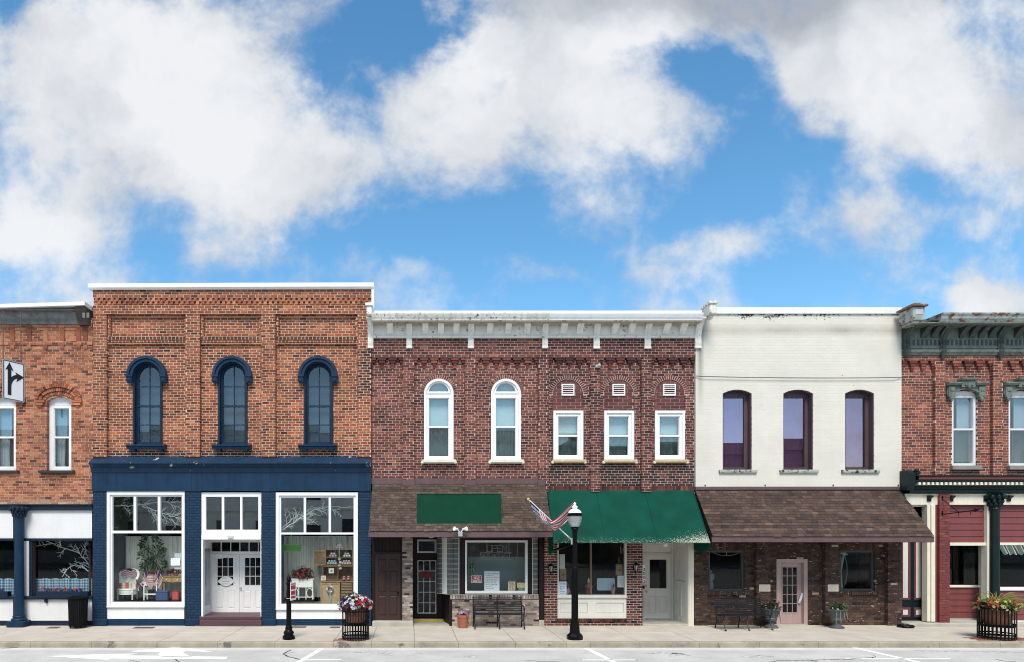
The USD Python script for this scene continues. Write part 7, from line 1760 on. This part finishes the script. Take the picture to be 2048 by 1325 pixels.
for k, (dx, h, tint, lab) in enumerate(((-.17, .17, (.40, .05, .06), 'red candle jar at the left side of the wicker chair seat'), (-.06, .15, (.60, .56, .48), 'cream candle jar on the wicker chair seat between red ones'), (.04, .19, (.50, .10, .08), 'tall red candle jar on the wicker chair seat'), (.13, .15, (.55, .45, .30), 'tan candle jar at the right of the wicker chair seat'))):
    j = thing('candle_jar', lab, 'jar', (X(255, yc) + dx, yc - .12, FL + .341), local=True)
    obj(j, 'jar', lathe([(0, 0), (.04, 0), (.043, h), (0, h)], 12), PRINT, tint=tint); obj(j, 'lid', lathe([(0, h + .001), (.044, h + .001), (.044, h + .025), (0, h + .025)], 12), PRINT, tint=(.6, .58, .55))
rb = thing('ribbon_bow', 'striped ribbon bow hanging on the right arm of the wicker chair', 'bow', (X(281, yc - .2), yc - .2, FL + .38), local=True)
for s in (-1, 1):
    obj(rb, 'loop', tube([(0, 0, .1), (s * .08, 0, .16), (s * .13, 0, .09), (s * .05, 0, .04), (0, 0, .1)], .022, 6), CLOTH, tint=(.60, .58, .58) if s > 0 else (.40, .05, .06)); obj(rb, 'tail', tube([(0, 0, .09), (s * .07, -.01, -.03), (s * .05, -.01, -.10)], .02, 6), CLOTH, tint=(.03, .04, .09) if s > 0 else (.55, .52, .52))
yt = .62
tb = thing('side_table', 'small white side table with lower rail in the display window', 'table', (X(304, yt), yt, FL), local=True)
obj(tb, 'top', cbx(-.22, .22, -.16, .16, .50, .53, .008), WICKER); obj(tb, 'apron', cbx(-.19, .19, -.14, .14, .44, .499, .004), WICKER)
for sx in (-1, 1):
    for sy in (-1, 1): obj(tb, 'leg', cbx(sx * .19 - .018, sx * .19 + .018, sy * .13 - .018, sy * .13 + .018, 0, .44, .004), WICKER)
obj(tb, 'rail', cbx(-.172, .172, -.145, -.115, .16, .20, .004), WICKER)
nk = thing('flag_napkin', 'striped triangular cloth hanging over the side table front', 'cloth', (X(304, yt), yt - .17, FL), local=True)
def nap(u, v):
    w = (1 - v); return np.stack([(.0 + (u - .5) * .30 * w + .03), -.012 + 0 * u, .535 - .20 * v], -1)
flagcloth(nk, nap, 26, 14, canton=None, n=7)
bk = thing('flag_basket', 'small striped bucket holding flags on the side table', 'bucket', (X(303, yt), yt, FL + .531), local=True)
obj(bk, 'bucket', lathe([(0, 0), (.075, 0), (.10, .24), (.09, .24), (.07, .01), (0, .01)], 16), PRINT, tint=(.42, .10, .12))
for k in range(4): obj(bk, 'stripe', lathe([(.078 + .0066 * (2 * k + 1), .03 + .05 * k), (.080 + .0066 * (2 * k + 1), .055 + .05 * k)], 16), PRINT, tint=(.6, .57, .57))
def stick_flag(label, px, pyb, pxt, pyt, y, fx, lean):
    t = thing('stick_flag', label, 'flag', P(px, pyb, y), group=None)
    a, b = P(px, pyb, y), P(pxt, pyt, y)
    obj(t, 'stick', tube([a, b], .006, 6), WOOD)
    def fn(u, v): 
        top = b + (a - b) * .03; w = u[..., None]; h = v[..., None]
        return top + (a - b) / np.linalg.norm(a - b) * h * .42 + w * np.array([fx, -.03, -lean]) + np.stack([0 * u, .025 * np.sin(9 * u + 3 * v), -.02 * np.sin(5 * v) * u], -1)
    flagcloth(t, fn, 34, 27)
stick_flag('stick flag leaning left out of the striped bucket', 300, 1166, 292, 1134, yt - .05, -.10, .30)
stick_flag('upper stick flag leaning right out of the striped bucket', 306, 1166, 315, 1131, yt - .03, .10, .22)
stick_flag('lower stick flag drooping to the right of the striped bucket', 309, 1168, 319, 1139, yt - .10, .14, .22)
bb = thing('blue_gift_box', 'blue box on the display floor right of the white side table', 'box', (X(326, .5), .5, FL), local=True)
obj(bb, 'box', cbx(-.19, .17, -.10, .10, 0, .245, .012), PRINT, tint=(.04, .065, .17)); obj(bb, 'lid', cbx(-.20, .18, -.11, .11, .246, .29, .012), PRINT, tint=(.045, .07, .19))
rd = thing('red_lantern_box', 'red box at the right end of the wicker chair display', 'box', (X(352.5, .5), .5, FL), local=True)
obj(rd, 'box', cbx(-.11, .11, -.09, .09, 0, .26, .02), PRINT, tint=(.36, .03, .03)); obj(rd, 'lid', cbx(-.09, .09, -.07, .07, .261, .29, .01), PRINT, tint=(.30, .025, .025)); obj(rd, 'face', cbx(-.075, .075, -.096, -.091, .04, .22, .002), PRINT, tint=(.48, .08, .07))
yd = .95
dt = thing('drawer_table', 'honey wood table with two knobbed drawers behind the boxes', 'table', (X(348, yd), yd, FL), local=True)
obj(dt, 'case', cbx(-.34, .34, -.15, .15, .50, .68, .008), WOOD); obj(dt, 'top', cbx(-.36, .36, -.17, .17, .681, .70, .006), WOOD)
for sx in (-1, 1):
    dr_ = obj(dt, 'drawer', cbx(sx * .17 - .15, sx * .17 + .15, -.165, -.151, .525, .66, .005), mat('honey_wood', (.36, .25, .10), .5, .15, 8)); obj(dt, 'knob', ball(.022, (sx * .17, -.18, .59), 2), SIGNW)
    for sy in (-1, 1): obj(dt, 'leg', cbx(sx * .31 - .02, sx * .31 + .02, sy * .12 - .02, sy * .12 + .02, 0, .50, .004), WOOD)
fa = thing('flower_arrangement', 'red and white flower arrangement on the drawer table', 'flowers', (X(348, yd), yd, FL + .70), local=True)
obj(fa, 'vase', lathe([(0, 0), (.10, 0), (.12, .06), (.10, .09), (0, .09)], 14), WOOD); mound(fa, 0, 0, .08, .26, .13, [((.42, .02, .03), 40, .04, None), ((.66, .62, .55), 14, .045, None)], 110, 21, .05, ry=.12)
fc = thing('leafy_house_plant', 'tall leafy potted plant in front of the white sheer curtain', 'plant', (X(306, 1.0), 1.0, FL), local=True)
obj(fc, 'pot', lathe([(0, 0), (.13, 0), (.16, .28), (.14, .28), (0, .26)], 16), URNM)
r = np.random.default_rng(4)
for k in range(4): a = k * 1.6; obj(fc, 'stem', tube([(0, 0, .25), (.03 * math.cos(a), .03 * math.sin(a), .8), (.14 * math.cos(a), .06 * math.sin(a), 1.3), (.20 * math.cos(a), .08 * math.sin(a), 1.62)], .012, 5), mat('plant_stem', (.10, .07, .04), .8))
cs = []
while len(cs) < 950:
    z = r.uniform(.62, 1.98); s = np.interp(z, [.6, .95, 1.35, 1.65, 2.0], [.16, .34, .42, .28, .04]) ; x = r.uniform(-1, 1)
    cl = math.sin(x * 9 + z * 7) + math.sin(z * 11 - x * 4)
    if cl < -.7: continue
    x0 = x * s + (-.10 if z > 1.6 else 0) + (.10 * math.copysign(1, x) if z > 1.65 else 0)
    cs.append((np.array([x0, r.uniform(-.15, .15), z]), np.array([x, r.normal(-.3, .4), r.normal(-.3, .5)])))
m, tt = leaves(cs, .055, [(.03, .085, .03), (.05, .13, .045), (.02, .05, .022), (.09, .17, .07)], r, 1.7); obj(fc, 'foliage', m, LEAF, tint=tt, kind='stuff')
poster('window_notice', 'white notice taped to the display window beside the flags', 'notice', 341.5, 360, 1117, 1131.5, .085, (.72, .73, .73), 3, ((.45, .47, .5),), 6)
poster('window_notice', 'upper bluish paper behind the white notice in the display window', 'notice', 349, 362.5, 1107, 1139, .13, (.42, .46, .50), 0)
def spray(name, label, base_pts, y, seed, n1=9, px_len=46, down=True, group=None, rad=.011):
    """white painted branch with forks: one main limb and shorter twigs"""
    r = np.random.default_rng(seed); t = thing(name, label, 'branch', P(*base_pts[0], y))
    main = np.array([P(px, py, y + .06 * math.sin(i)) for i, (px, py) in enumerate(base_pts)])
    s = np.linspace(0, 1, 20); k = np.linspace(0, 1, len(main)); main = np.column_stack([np.interp(s, k, main[:, j]) for j in range(3)])
    main[1:-1] += r.normal(0, .012, (18, 3)); obj(t, 'limb', tube(main, np.linspace(rad * 1.4, rad * .6, 20), 5), BARK)
    for q in range(n1):
        f = r.uniform(.12, 1.0); i = int(f * 18); p = main[i]; d = main[min(i + 1, 19)] - main[i]; a0 = math.atan2(d[2], d[0]); a = a0 + r.choice([-1, 1]) * r.uniform(.35, 1.1); L = px_len / 68 * r.uniform(.35, 1.0)
        pts = [p]
        for j in range(7):
            a += r.normal(0, .22); pts.append(pts[-1] + np.array([math.cos(a), r.normal(0, .25), math.sin(a)]) * L / 7)
        ms = [tube(pts, np.linspace(rad * .75, rad * .25, 8), 4)]
        for j in (2, 3, 4, 5, 6):
            b = a + r.choice([-1, 1]) * r.uniform(.5, 1.2); l = L * r.uniform(.15, .45); p2 = pts[j]; e2 = p2 + np.array([math.cos(b), r.normal(0, .2), math.sin(b)]) * l
            ms.append(tube([p2, (p2 + e2) / 2 + r.normal(0, .01, 3), e2], [rad * .5, rad * .4, rad * .2], 4))
        obj(t, 'twig', join(ms), BARK)
    return t
spray('white_branch', 'white painted branch crossing the top of the wicker chair window', [(224, 1012), (262, 1012), (290, 1008), (330, 1003), (364, 1004)], .30, 5, 10, 36)
spray('white_branch', 'white twiggy branch hanging in the upper right pane above the flags', [(284, 1012), (318, 1024), (345, 1034), (364, 1040)], .34, 6, 16, 36)
spray('white_branch', 'white painted branch sweeping up across the crate window', [(563, 1062), (590, 1044), (625, 1022), (650, 1014), (706, 1014)], .30, 8, 16, 40)
spray('white_branch', 'lower white twig along the left pane of the crate window', [(560, 1058), (590, 1036), (600, 1030), (618, 1020), (648, 1012)], .42, 9, 8, 30)
spray('bare_branch', 'large white forked branch behind the gingham curtain', [(186, 1158), (180, 1138), (172, 1120), (158, 1106), (120, 1094), (93, 1083)], .75, 11, 14, 52, rad=.014)
spray('bare_branch', 'low arching white branch just above the gingham curtain', [(184, 1148), (168, 1136), (150, 1129), (134, 1138), (124, 1154)], .75, 12, 8, 26, rad=.013)
# --- right window
fs = thing('flower_stand', 'white wicker stand with arched legs holding red geraniums', 'plant stand', (X(606, .85), .85, FL), local=True)
obj(fs, 'trough', cbx(-.33, .33, -.13, .13, .36, .60, .015), WICKER)
obj(fs, 'ledge', cbx(-.35, .35, -.145, .145, .601, .63, .006), WICKER)
for sx in (-1, 1):
    for sy in (-1, 1): obj(fs, 'leg', tube([(sx * .31, sy * .11, 0), (sx * .31, sy * .11, .36)], .02, 8), WICKER)
    obj(fs, 'arch_brace', tube([(sx * .22 + .09 * math.cos(a), -.12, .20 + .14 * math.sin(a)) for a in np.linspace(0, 2 * PI, 17)], .013, 6), WICKER)
obj(fs, 'brace', tube([(-.11, -.12, .0), (-.11, -.12, .36)], .014, 6), WICKER); obj(fs, 'brace', tube([(.11, -.12, .0), (.11, -.12, .36)], .014, 6), WICKER); obj(fs, 'stretcher', tube([(-.31, -.12, .07), (.31, -.12, .07)], .012, 6), WICKER)
gr = thing('red_geraniums', 'mass of red and rose geraniums filling the white wicker stand', 'flowers', (X(606, .85), .85, FL + .63), local=True)
mound(gr, 0, 0, .04, .33, .30, [((.30, .03, .04), 90, .045, None), ((.45, .14, .15), 40, .045, None), ((.20, .02, .03), 40, .045, None)], 260, 31, .06, ry=.16)
def crate_unit(name, label, px0, px1, py0, py1, y, cols, rows, m=None, depth=.3):
    t = thing(name, label, 'crate', P((px0 + px1) / 2, py1, y)); m = m or WOOD
    x0, x1, z0, z1 = X(px0, y), X(px1, y), Z(py1, y), Z(py0, y); b = .022
    obj(t, 'back', bx(x0, x1, y + depth - .015, y + depth, z0, z1), m)
    obj(t, 'bottom', cbx(x0, x1, y, y + depth - .016, z0, z0 + b, .003), m); obj(t, 'top', cbx(x0, x1, y, y + depth - .016, z1 - b, z1, .003), m)
    for i in range(cols + 1):
        xx = x0 + (x1 - x0 - b) * i / cols; obj(t, 'upright', bx(xx, xx + b, y + .001, y + depth - .017, z0 + b + .001, z1 - b - .001), m)
    for j in range(1, rows):
        zz = z0 + (z1 - z0) * j / rows
        for i in range(cols):
            xx = x0 + (x1 - x0 - b) * i / cols; obj(t, 'shelf', bx(xx + b + .001, x0 + (x1 - x0 - b) * (i + 1) / cols - .001, y + .002, y + depth - .018, zz, zz + .015), m)
    return t
DKW = mat('aged_crate_wood', (.20, .125, .065), .7, .25, 9, bump=.1)
crate_unit('shelf_crate', 'upper two-bay shelf crate stacked with yarn balls', 650.5, 706, 1099, 1132, .95, 2, 2)
bd = thing('leaning_board', 'flat square crate board standing left of the yarn shelves', 'board', P(639, 1132, .95))
for k in range(3): obj(bd, 'board', cbx(X(628.5 + 7.3 * k, .95), X(628.5 + 7.3 * k + 7, .95), .96, .985, Z(1131.5, .95), Z(1101, .95), .004), DKW)
obj(bd, 'batten', cbx(X(628.5, .95), X(650, .95), .935, .959, Z(1104, .95), Z(1101, .95), .004), WOOD); obj(bd, 'batten', cbx(X(628.5, .95), X(650, .95), .935, .959, Z(1131.5, .95), Z(1128.5, .95), .004), WOOD)
crate_unit('shelf_crate', 'middle crate holding small pictures and pink shoes', 645, 707, 1133, 1161.5, .90, 2, 1, DKW)
LOW = crate_unit('shelf_crate', 'low cabinet crate with slatted front at the bottom right of the display', 641, 707, 1163, 1211, .80, 2, 1, WOOD, .4)
cabd = part(LOW, 'door', 'pale wooden door panel'); obj(cabd, 'panel', cbx(X(642, .74), X(679, .74), .74, .76, Z(1210, .74), Z(1167, .74), .008), mat('pale_wood', (.34, .25, .13), .6, .2, 7)); obj(cabd, 'panel_frame', ext(prect(641, 680, 1166, 1210.5, .72).difference(prect(644, 677, 1169, 1207.5, .72)), .725, .739), WOOD)
for k in range(7): obj(LOW, 'slat', cbx(X(682, .76), X(704, .76), .77, .785, Z(1170 + 5.6 * k, .76), Z(1166 + 5.6 * k, .76), .003), DKW)
ci = 0
pal = [(.62, .62, .62), (.45, .55, .60), (.60, .40, .45), (.35, .50, .48), (.58, .58, .50), (.36, .40, .55)]
spots = []; cn = ['white', 'pale blue', 'pink', 'mint', 'cream', 'lilac']; nth = ['first', 'second', 'third', 'fourth']
for (cx, zpy, n, sh) in ((666, 1115, 3, 'left bay of the upper shelf'), (694, 1115, 3, 'right bay of the upper shelf'), (664, 1130, 4, 'left bay of the lower shelf'), (693, 1130, 4, 'right bay of the lower shelf'), (679, 1098.5, 3, 'top of the shelf crate')):
    for k in range(n): spots.append((cx + (k - (n - 1) / 2) * 5.2, zpy, sh, k, n)); 
    for k in range(n - 1): spots.append((cx + (k - (n - 2) / 2) * 5.2, zpy - 4.4, sh, k, -n))
for cx, py, sh, k, n in spots:
    ci += 1; rr = .040
    q = P(cx, py, 1.03)
    y = thing('yarn_ball', f'{cn[(ci * 5 + k) % 6]} yarn ball, {nth[k]} in {"bottom" if n > 0 else "upper"} row, {sh}', 'yarn ball', q, local=True, group=f'yarn balls on the {sh}')
    obj(y, 'ball', ball(rr, (0, 0, rr), 1), PRINT, tint=pal[(ci * 5 + k) % 6], smooth=True)
pc = thing('small_picture', 'small white framed card in the middle crate', 'picture', P(662.5, 1147, .86)); obj(pc, 'card', cbx(X(657.5, .86), X(668, .86), .86, .872, Z(1147, .86), Z(1137, .86), .003), PRINT, tint=(.66, .65, .60)); obj(pc, 'motif', pbx(661, 665, 1140, 1144, .856, .859, .86), PRINT, tint=(.18, .2, .2))
pc = thing('small_picture', 'little pale card standing on the edge of the middle crate', 'picture', P(647, 1161, .84)); obj(pc, 'card', cbx(X(642, .84), X(652, .84), .84, .852, Z(1161.5, .84), Z(1152, .84), .003), PRINT, tint=(.60, .56, .46)); obj(pc, 'motif', pbx(645, 649, 1155, 1158.5, .836, .839, .84), PRINT, tint=(.4, .36, .28))
for k, px in enumerate((688, 697)):
    s = thing('pink_baby_shoe', ('left' if not k else 'right') + '-foot pink knitted shoe in the middle crate', 'shoe', P(px, 1161, .9), local=True)
    obj(s, 'shoe', join([ball(.055, (0, -.03, .04), 2, (.8, 1.2, .75)), ball(.05, (0, .03, .08), 2, (.8, .8, 1.1))]), PRINT, tint=(.50, .18, .22), smooth=True); obj(s, 'ribbon', tube([(-.03, -.02, .10), (0, -.04, .125), (.03, -.02, .10)], .010, 5), PRINT, tint=(.6, .5, .5))
ng = thing('paper_garland', 'pastel paper garland hanging down the middle of the shelf crates', 'garland', P(679, 1117, .72))
for k in range(4): q = P(679 + (k % 2) * 2, 1119 + 6.2 * k, .72); obj(ng, 'bead', lathe([(.012 + .0, -.035), (.045, -.02), (.05, 0), (.045, .02), (.012, .035)], 10, tuple(q)), PRINT, tint=[(.36, .55, .48), (.62, .58, .58), (.50, .38, .55), (.55, .40, .45)][k])
obj(ng, 'string', tube([P(679, 1085, .72), P(680, 1142, .72)], .004, 4), SIGNW)
wr = thing('little_wreath', 'small lilac and white wreath with turquoise ribbon on the leaning panel', 'wreath', P(660, 1182, .70)); q = P(660, 1179, .70)
obj(wr, 'ring', tube([q + np.array([.09 * math.cos(a), 0, .09 * math.sin(a)]) for a in np.linspace(0, 2 * PI, 17)], .022, 6), PRINT, tint=(.40, .36, .50))
for k in range(6): a = k * 1.05; obj(wr, 'bow', ball(.03, q + np.array([.09 * math.cos(a), -.025, .09 * math.sin(a)]), 1), PRINT, tint=[(.22, .14, .34), (.62, .60, .64)][k % 2])
obj(wr, 'ribbon', join([tube([q + np.array([0, -.02, -.10]), q + np.array([.02, -.02, -.25]), q + np.array([.0, -.02, -.42])], .014, 5), tube([q + np.array([-.03, -.02, .12]), q + np.array([0, -.02, .19]), q + np.array([.03, -.02, .12])], .012, 5)]), PRINT, tint=(.18, .50, .46))
pn = thing('green_window_strip', 'bright green strip near the top left of the crate window', 'green_strip', P(584, 1104, .45)); obj(pn, 'strip', tilt(pbx(562, 602, 1090, 1103, .45, .455, .45), .0, .1, (0, Z(1100, .45))), PRINT, tint=(.045, .18, .025)); obj(pn, 'tail', tube([P(566, 1056, .45), P(582, 1050, .45), P(584, 1090, .45)], .01, 5), PRINT, tint=(.08, .34, .05))  # green strip with a thin tail, set behind the glass
ch = thing('shop_card', 'white fancy-edged card with faint script on the left navy shop door', 'card', P(451, 1172, 1.0)); qd = .965
t = np.linspace(0, 2 * PI, 40, endpoint=False); cpoly = Polygon([(X(452, qd) + .235 * math.cos(a) * (1 + .08 * math.cos(6 * a)), Z(1163, qd) + .14 * math.sin(a) * (1 + .10 * math.cos(4 * a)) ) for a in t])
obj(ch, 'card', ext(cpoly, qd, qd + .006), PRINT, tint=(.66, .68, .66)); scribble(ch, 444, 460, 1155, 1171, 3, qd - .0005, ((.25, .28, .28),), 77)
# --- things in the dark window under the green awning
poster('blue_shop_poster', 'white and blue printed poster at the left end of the dark shop window', 'poster', 1117.5, 1133, 1163.5, 1190, .075, (.62, .68, .72), 7, ((.03, .12, .42), (.40, .30, .15), (.05, .2, .5)), 8)
poster('pale_paper_strip', 'tall pale paper strip behind the brown bag in the dark shop window', 'paper', 1119, 1130, 1109, 1138, .13, (.46, .48, .46))
def paper_bag(label, px0, px1, py0, py1, y, seed):
    t = thing('paper_bag', label, 'bag', P((px0 + px1) / 2, py1, y)); obj(t, 'bag', cbx(X(px0, y), X(px1, y), y, y + .05, Z(py1, y), Z(py0, y), .008), PRINT, tint=(.20, .145, .085))
    obj(t, 'print', ext(shapely.Point(X((px0 + px1) / 2, y), Z((py0 + py1) / 2 + 1, y)).buffer(.05), y - .003, y - .0002), PRINT, tint=(.20, .05, .05))
    for s in (-1, 1): obj(t, 'handle', tube([(X((px0 + px1) / 2, y) + .035 * s, y + .02, Z(py0, y)), (X((px0 + px1) / 2, y) + .02 * s, y + .02, Z(py0, y) + .12), (X((px0 + px1) / 2, y), y + .02, Z(py0, y) + .22)], .006, 4), PRINT, tint=(.16, .11, .07))
paper_bag('brown paper bag hanging above the blue poster in the dark shop window', 1120, 1132.5, 1137, 1161, .14, 1); paper_bag('brown paper bag hanging above the white calendar sheet in the dark shop window', 1232, 1245, 1129, 1151, .14, 2)
pc_ = poster('calendar_sheet', 'white gridded calendar sheet at the right end of the dark shop window', 'calendar', 1235, 1248.5, 1152, 1175, .13, (.60, .61, .60))
for k in range(6): obj(pc_, 'grid_line', pbx(1237, 1247, 1156 + 3 * k, 1156.5 + 3 * k, .127, .1298, .13), PRINT, tint=(.3, .31, .33))
for k in range(5): obj(pc_, 'grid_line', pbx(1237.5 + 2.2 * k, 1237.9 + 2.2 * k, 1155, 1173, .1265, .1268, .13), PRINT, tint=(.3, .31, .33))
ip = thing('ice_blue_tray', 'pale blue rounded tray standing in the dark shop window', 'tray', P(1211, 1180, .30)); obj(ip, 'tray', ext(prect(1196.5, 1227, 1159.5, 1178.5, .3).buffer(.03), .30, .33), PRINT, tint=(.36, .47, .54)); obj(ip, 'tray_rim', ext(prect(1196.5, 1227, 1159.5, 1178.5, .3).buffer(.04).difference(prect(1196.5, 1227, 1159.5, 1178.5, .3).buffer(.02)), .285, .299), PRINT, tint=(.42, .53, .6))
def twin(label, px, py, s):
    t = thing('stick_flag', label, 'flag', P(px, py, .2))
    a, b = P(px, py, .2), P(px + s * 7, py - 24, .2); obj(t, 'stick', tube([a, b], .006, 5), WOOD)
    def fn(u, v): return b + (a - b) * (v[..., None] * .75) + u[..., None] * np.array([s * .12, -.02, -.16]) + np.stack([0 * u, .02 * np.sin(8 * u), 0 * u], -1)
    flagcloth(t, fn, 26, 27)
twin('stick flag beside the blue poster half behind the lamp post', 1142, 1190, -1); twin('pair-like stick flag leaning in front of the pale blue tray', 1222, 1190, .6)
dl_ = thing('red_figurine', 'small red and white figurine on the sill behind the bronze mullion', 'figurine', P(1177.5, 1189, .35), local=True)
obj(dl_, 'skirt', lathe([(0, 0), (.10, 0), (.09, .14), (.05, .20), (0, .20)], 14), PRINT, tint=(.25, .02, .03)); obj(dl_, 'bodice', lathe([(.05, .20), (.065, .26), (.04, .32), (0, .33)], 12), PRINT, tint=(.45, .10, .10)); obj(dl_, 'head', ball(.04, (0, 0, .37), 2), PRINT, tint=(.50, .38, .32)); obj(dl_, 'hat', lathe([(.045, .39), (.03, .44), (0, .50)], 10), PRINT, tint=(.55, .45, .45))
for s in (-1, 1): obj(dl_, 'arm', tube([(s * .05, 0, .28), (s * .11, -.03, .24), (s * .08, -.07, .21)], .014, 6), PRINT, tint=(.4, .08, .09))
rbn = thing('striped_ribbon', 'looped red and white ribbon hanging in the top corner of the dark shop window', 'ribbon', P(1246, 1095, .2))
obj(rbn, 'loop', tube([P(1241, 1094, .2), P(1242, 1108, .2), P(1246, 1097, .2), P(1248, 1110, .2), P(1249, 1094, .2)], .016, 6), PRINT, tint=(.42, .22, .24))
# bedroom-like bow and drape in the windows of the brown brick front
dr1 = thing('teal_sash', 'pale teal sash draped down the side of the window above the second urn', 'sash', P(1686, 1180, .36))
obj(dr1, 'sash', tube([P(1689, 1104, .36), P(1684, 1120, .36), P(1681, 1142, .36), P(1681.5, 1165, .36), P(1683.5, 1180, .36)], [.03, .045, .035, .04, .05], 8), PRINT, tint=(.16, .27, .26)); obj(dr1, 'bow', join([tube([P(1681, 1106, .34), P(1688, 1107, .34), P(1695, 1110, .34)], [.03, .05, .02], 7)]), PRINT, tint=(.18, .30, .29)); obj(dr1, 'cord', tube([P(1689, 1108, .36), P(1694, 1130, .36), P(1694, 1150, .36), P(1690, 1168, .36), P(1684, 1178, .36)], .008, 5), PRINT, tint=(.16, .2, .2))
ga = thing('bead_garland', 'thin pale garland swagged across the window behind the second bench', 'garland', P(1450, 1108, .36)); obj(ga, 'string', tube([P(1421 + 64 * t, 1103 + 9 * 4 * t * (1 - t), .36) for t in np.linspace(0, 1, 18)], .007, 5), PRINT, tint=(.3, .3, .3)); obj(ga, 'pendant', tube([P(1453, 1112, .36), P(1453, 1103, .36)], .01, 5), PRINT, tint=(.34, .33, .32))
fg = thing('angel_figure', 'pale little draped figure at the lower left of the window behind the second bench', 'figurine', P(1421, 1181, .38), local=True)
obj(fg, 'robe', lathe([(0, 0), (.085, 0), (.075, .2), (.045, .42), (.05, .47), (0, .52)], 12), PRINT, tint=(.16, .20, .20)); obj(fg, 'head', ball(.04, (0, 0, .56), 2), PRINT, tint=(.20, .23, .22)); obj(fg, 'wing', join([ball(.09, (s * .08, .04, .40), 1, (.7, .25, 1.2)) for s in (-1, 1)]), PRINT, tint=(.14, .18, .18))

# ================================================================== the other side of the street, seen only in the window glass
STONEF = mat('courthouse_stone', (.62, .60, .53), .9, .15, .6, bump=.2)
DKPANE = mat('dark_far_pane', (.02, .025, .03), .12, .1, 2)
def far_building(name, label, x0, x1, y, h, m, rows, n, w, hw):
    t = thing(name, label, 'building', ((x0 + x1) / 2, y, 0))
    obj(t, 'facade', bx(x0, x1, y - 12, y, -.1, h), m); obj(t, 'cornice', bx(x0 - .4, x1 + .4, y + .002, y + .6, h - .9, h + .1), m); obj(t, 'string_course', bx(x0, x1, y + .002, y + .2, 4.6, 5.0), m)
    for z in rows:
        for k in range(n):
            xc = x0 + (x1 - x0) * (k + .5) / n; obj(t, 'window', bx(xc - w / 2, xc + w / 2, y + .01, y + .06, z, z + hw), DKPANE)
far_building('stone_courthouse', 'grey stone hall across the street mirrored in the shop windows', -38, 9, -40, 11.8, STONEF, (1.2, 6.0), 12, 1.6, 2.6)
FARB = usdkit.material(stage, '/World/Looks/far_brick', {'g': ('geometry', {}), 'mp': ('mapping', {'mapping_type': 'point', 'rotation': (PI / 2, 0, 0)}), 'b': ('brick_texture', {'scale': 1.0, 'brick_width': .22, 'row_height': .08, 'mortar_size': .012, 'color1': (.16, .065, .045), 'color2': (.09, .04, .032), 'mortar': (.27, .22, .18)}), 'p': ('principled_bsdf', {'roughness': .9})}, [('g.position', 'mp.vector'), ('mp.vector', 'b.vector'), ('b.color', 'p.base_color')], surface='p.BSDF')
far_building('far_brick_building', 'brown brick block across the street mirrored in the plum windows', 14, 36, -40, 10.8, FARB, (1.0, 6.0), 6, 1.8, 2.4)
far_building('far_grey_block', 'lower grey block across the street mirrored in the third plum window', 36.5, 58, -40, 8.6, STONEF, (1.0, 5.2), 6, 1.6, 2.0)
def far_tree(label, x, y, h, seed):
    t = thing('street_tree', label, 'tree', (x, y, 0), local=True); r = np.random.default_rng(seed)
    obj(t, 'trunk', tube([(0, 0, -.1), (.1, .05, h * .3), (-.05, 0, h * .6)], [.22, .16, .08], 8), mat('tree_bark', (.08, .06, .045), .9, .2, 8))
    cs = []
    for _ in range(60):
        c = r.normal(0, 1, 3); c = c / np.linalg.norm(c) * r.uniform(.3, 1) ** .6 * np.array([h * .28, h * .28, h * .30]) + np.array([0, 0, h * .66])
        for _ in range(45): q = c + r.normal(0, .38, 3); cs.append((q, r.normal(0, 1, 3)))
    m, tt = leaves(cs, .20, GREENS, r); obj(t, 'crown', m, LEAF, tint=tt, kind='stuff')
far_tree('broad green tree across the street mirrored in the gingham window', -27, -37, 9, 1); far_tree('smaller green tree before the stone hall mirrored in glass', -24.5, -36, 7.5, 2)
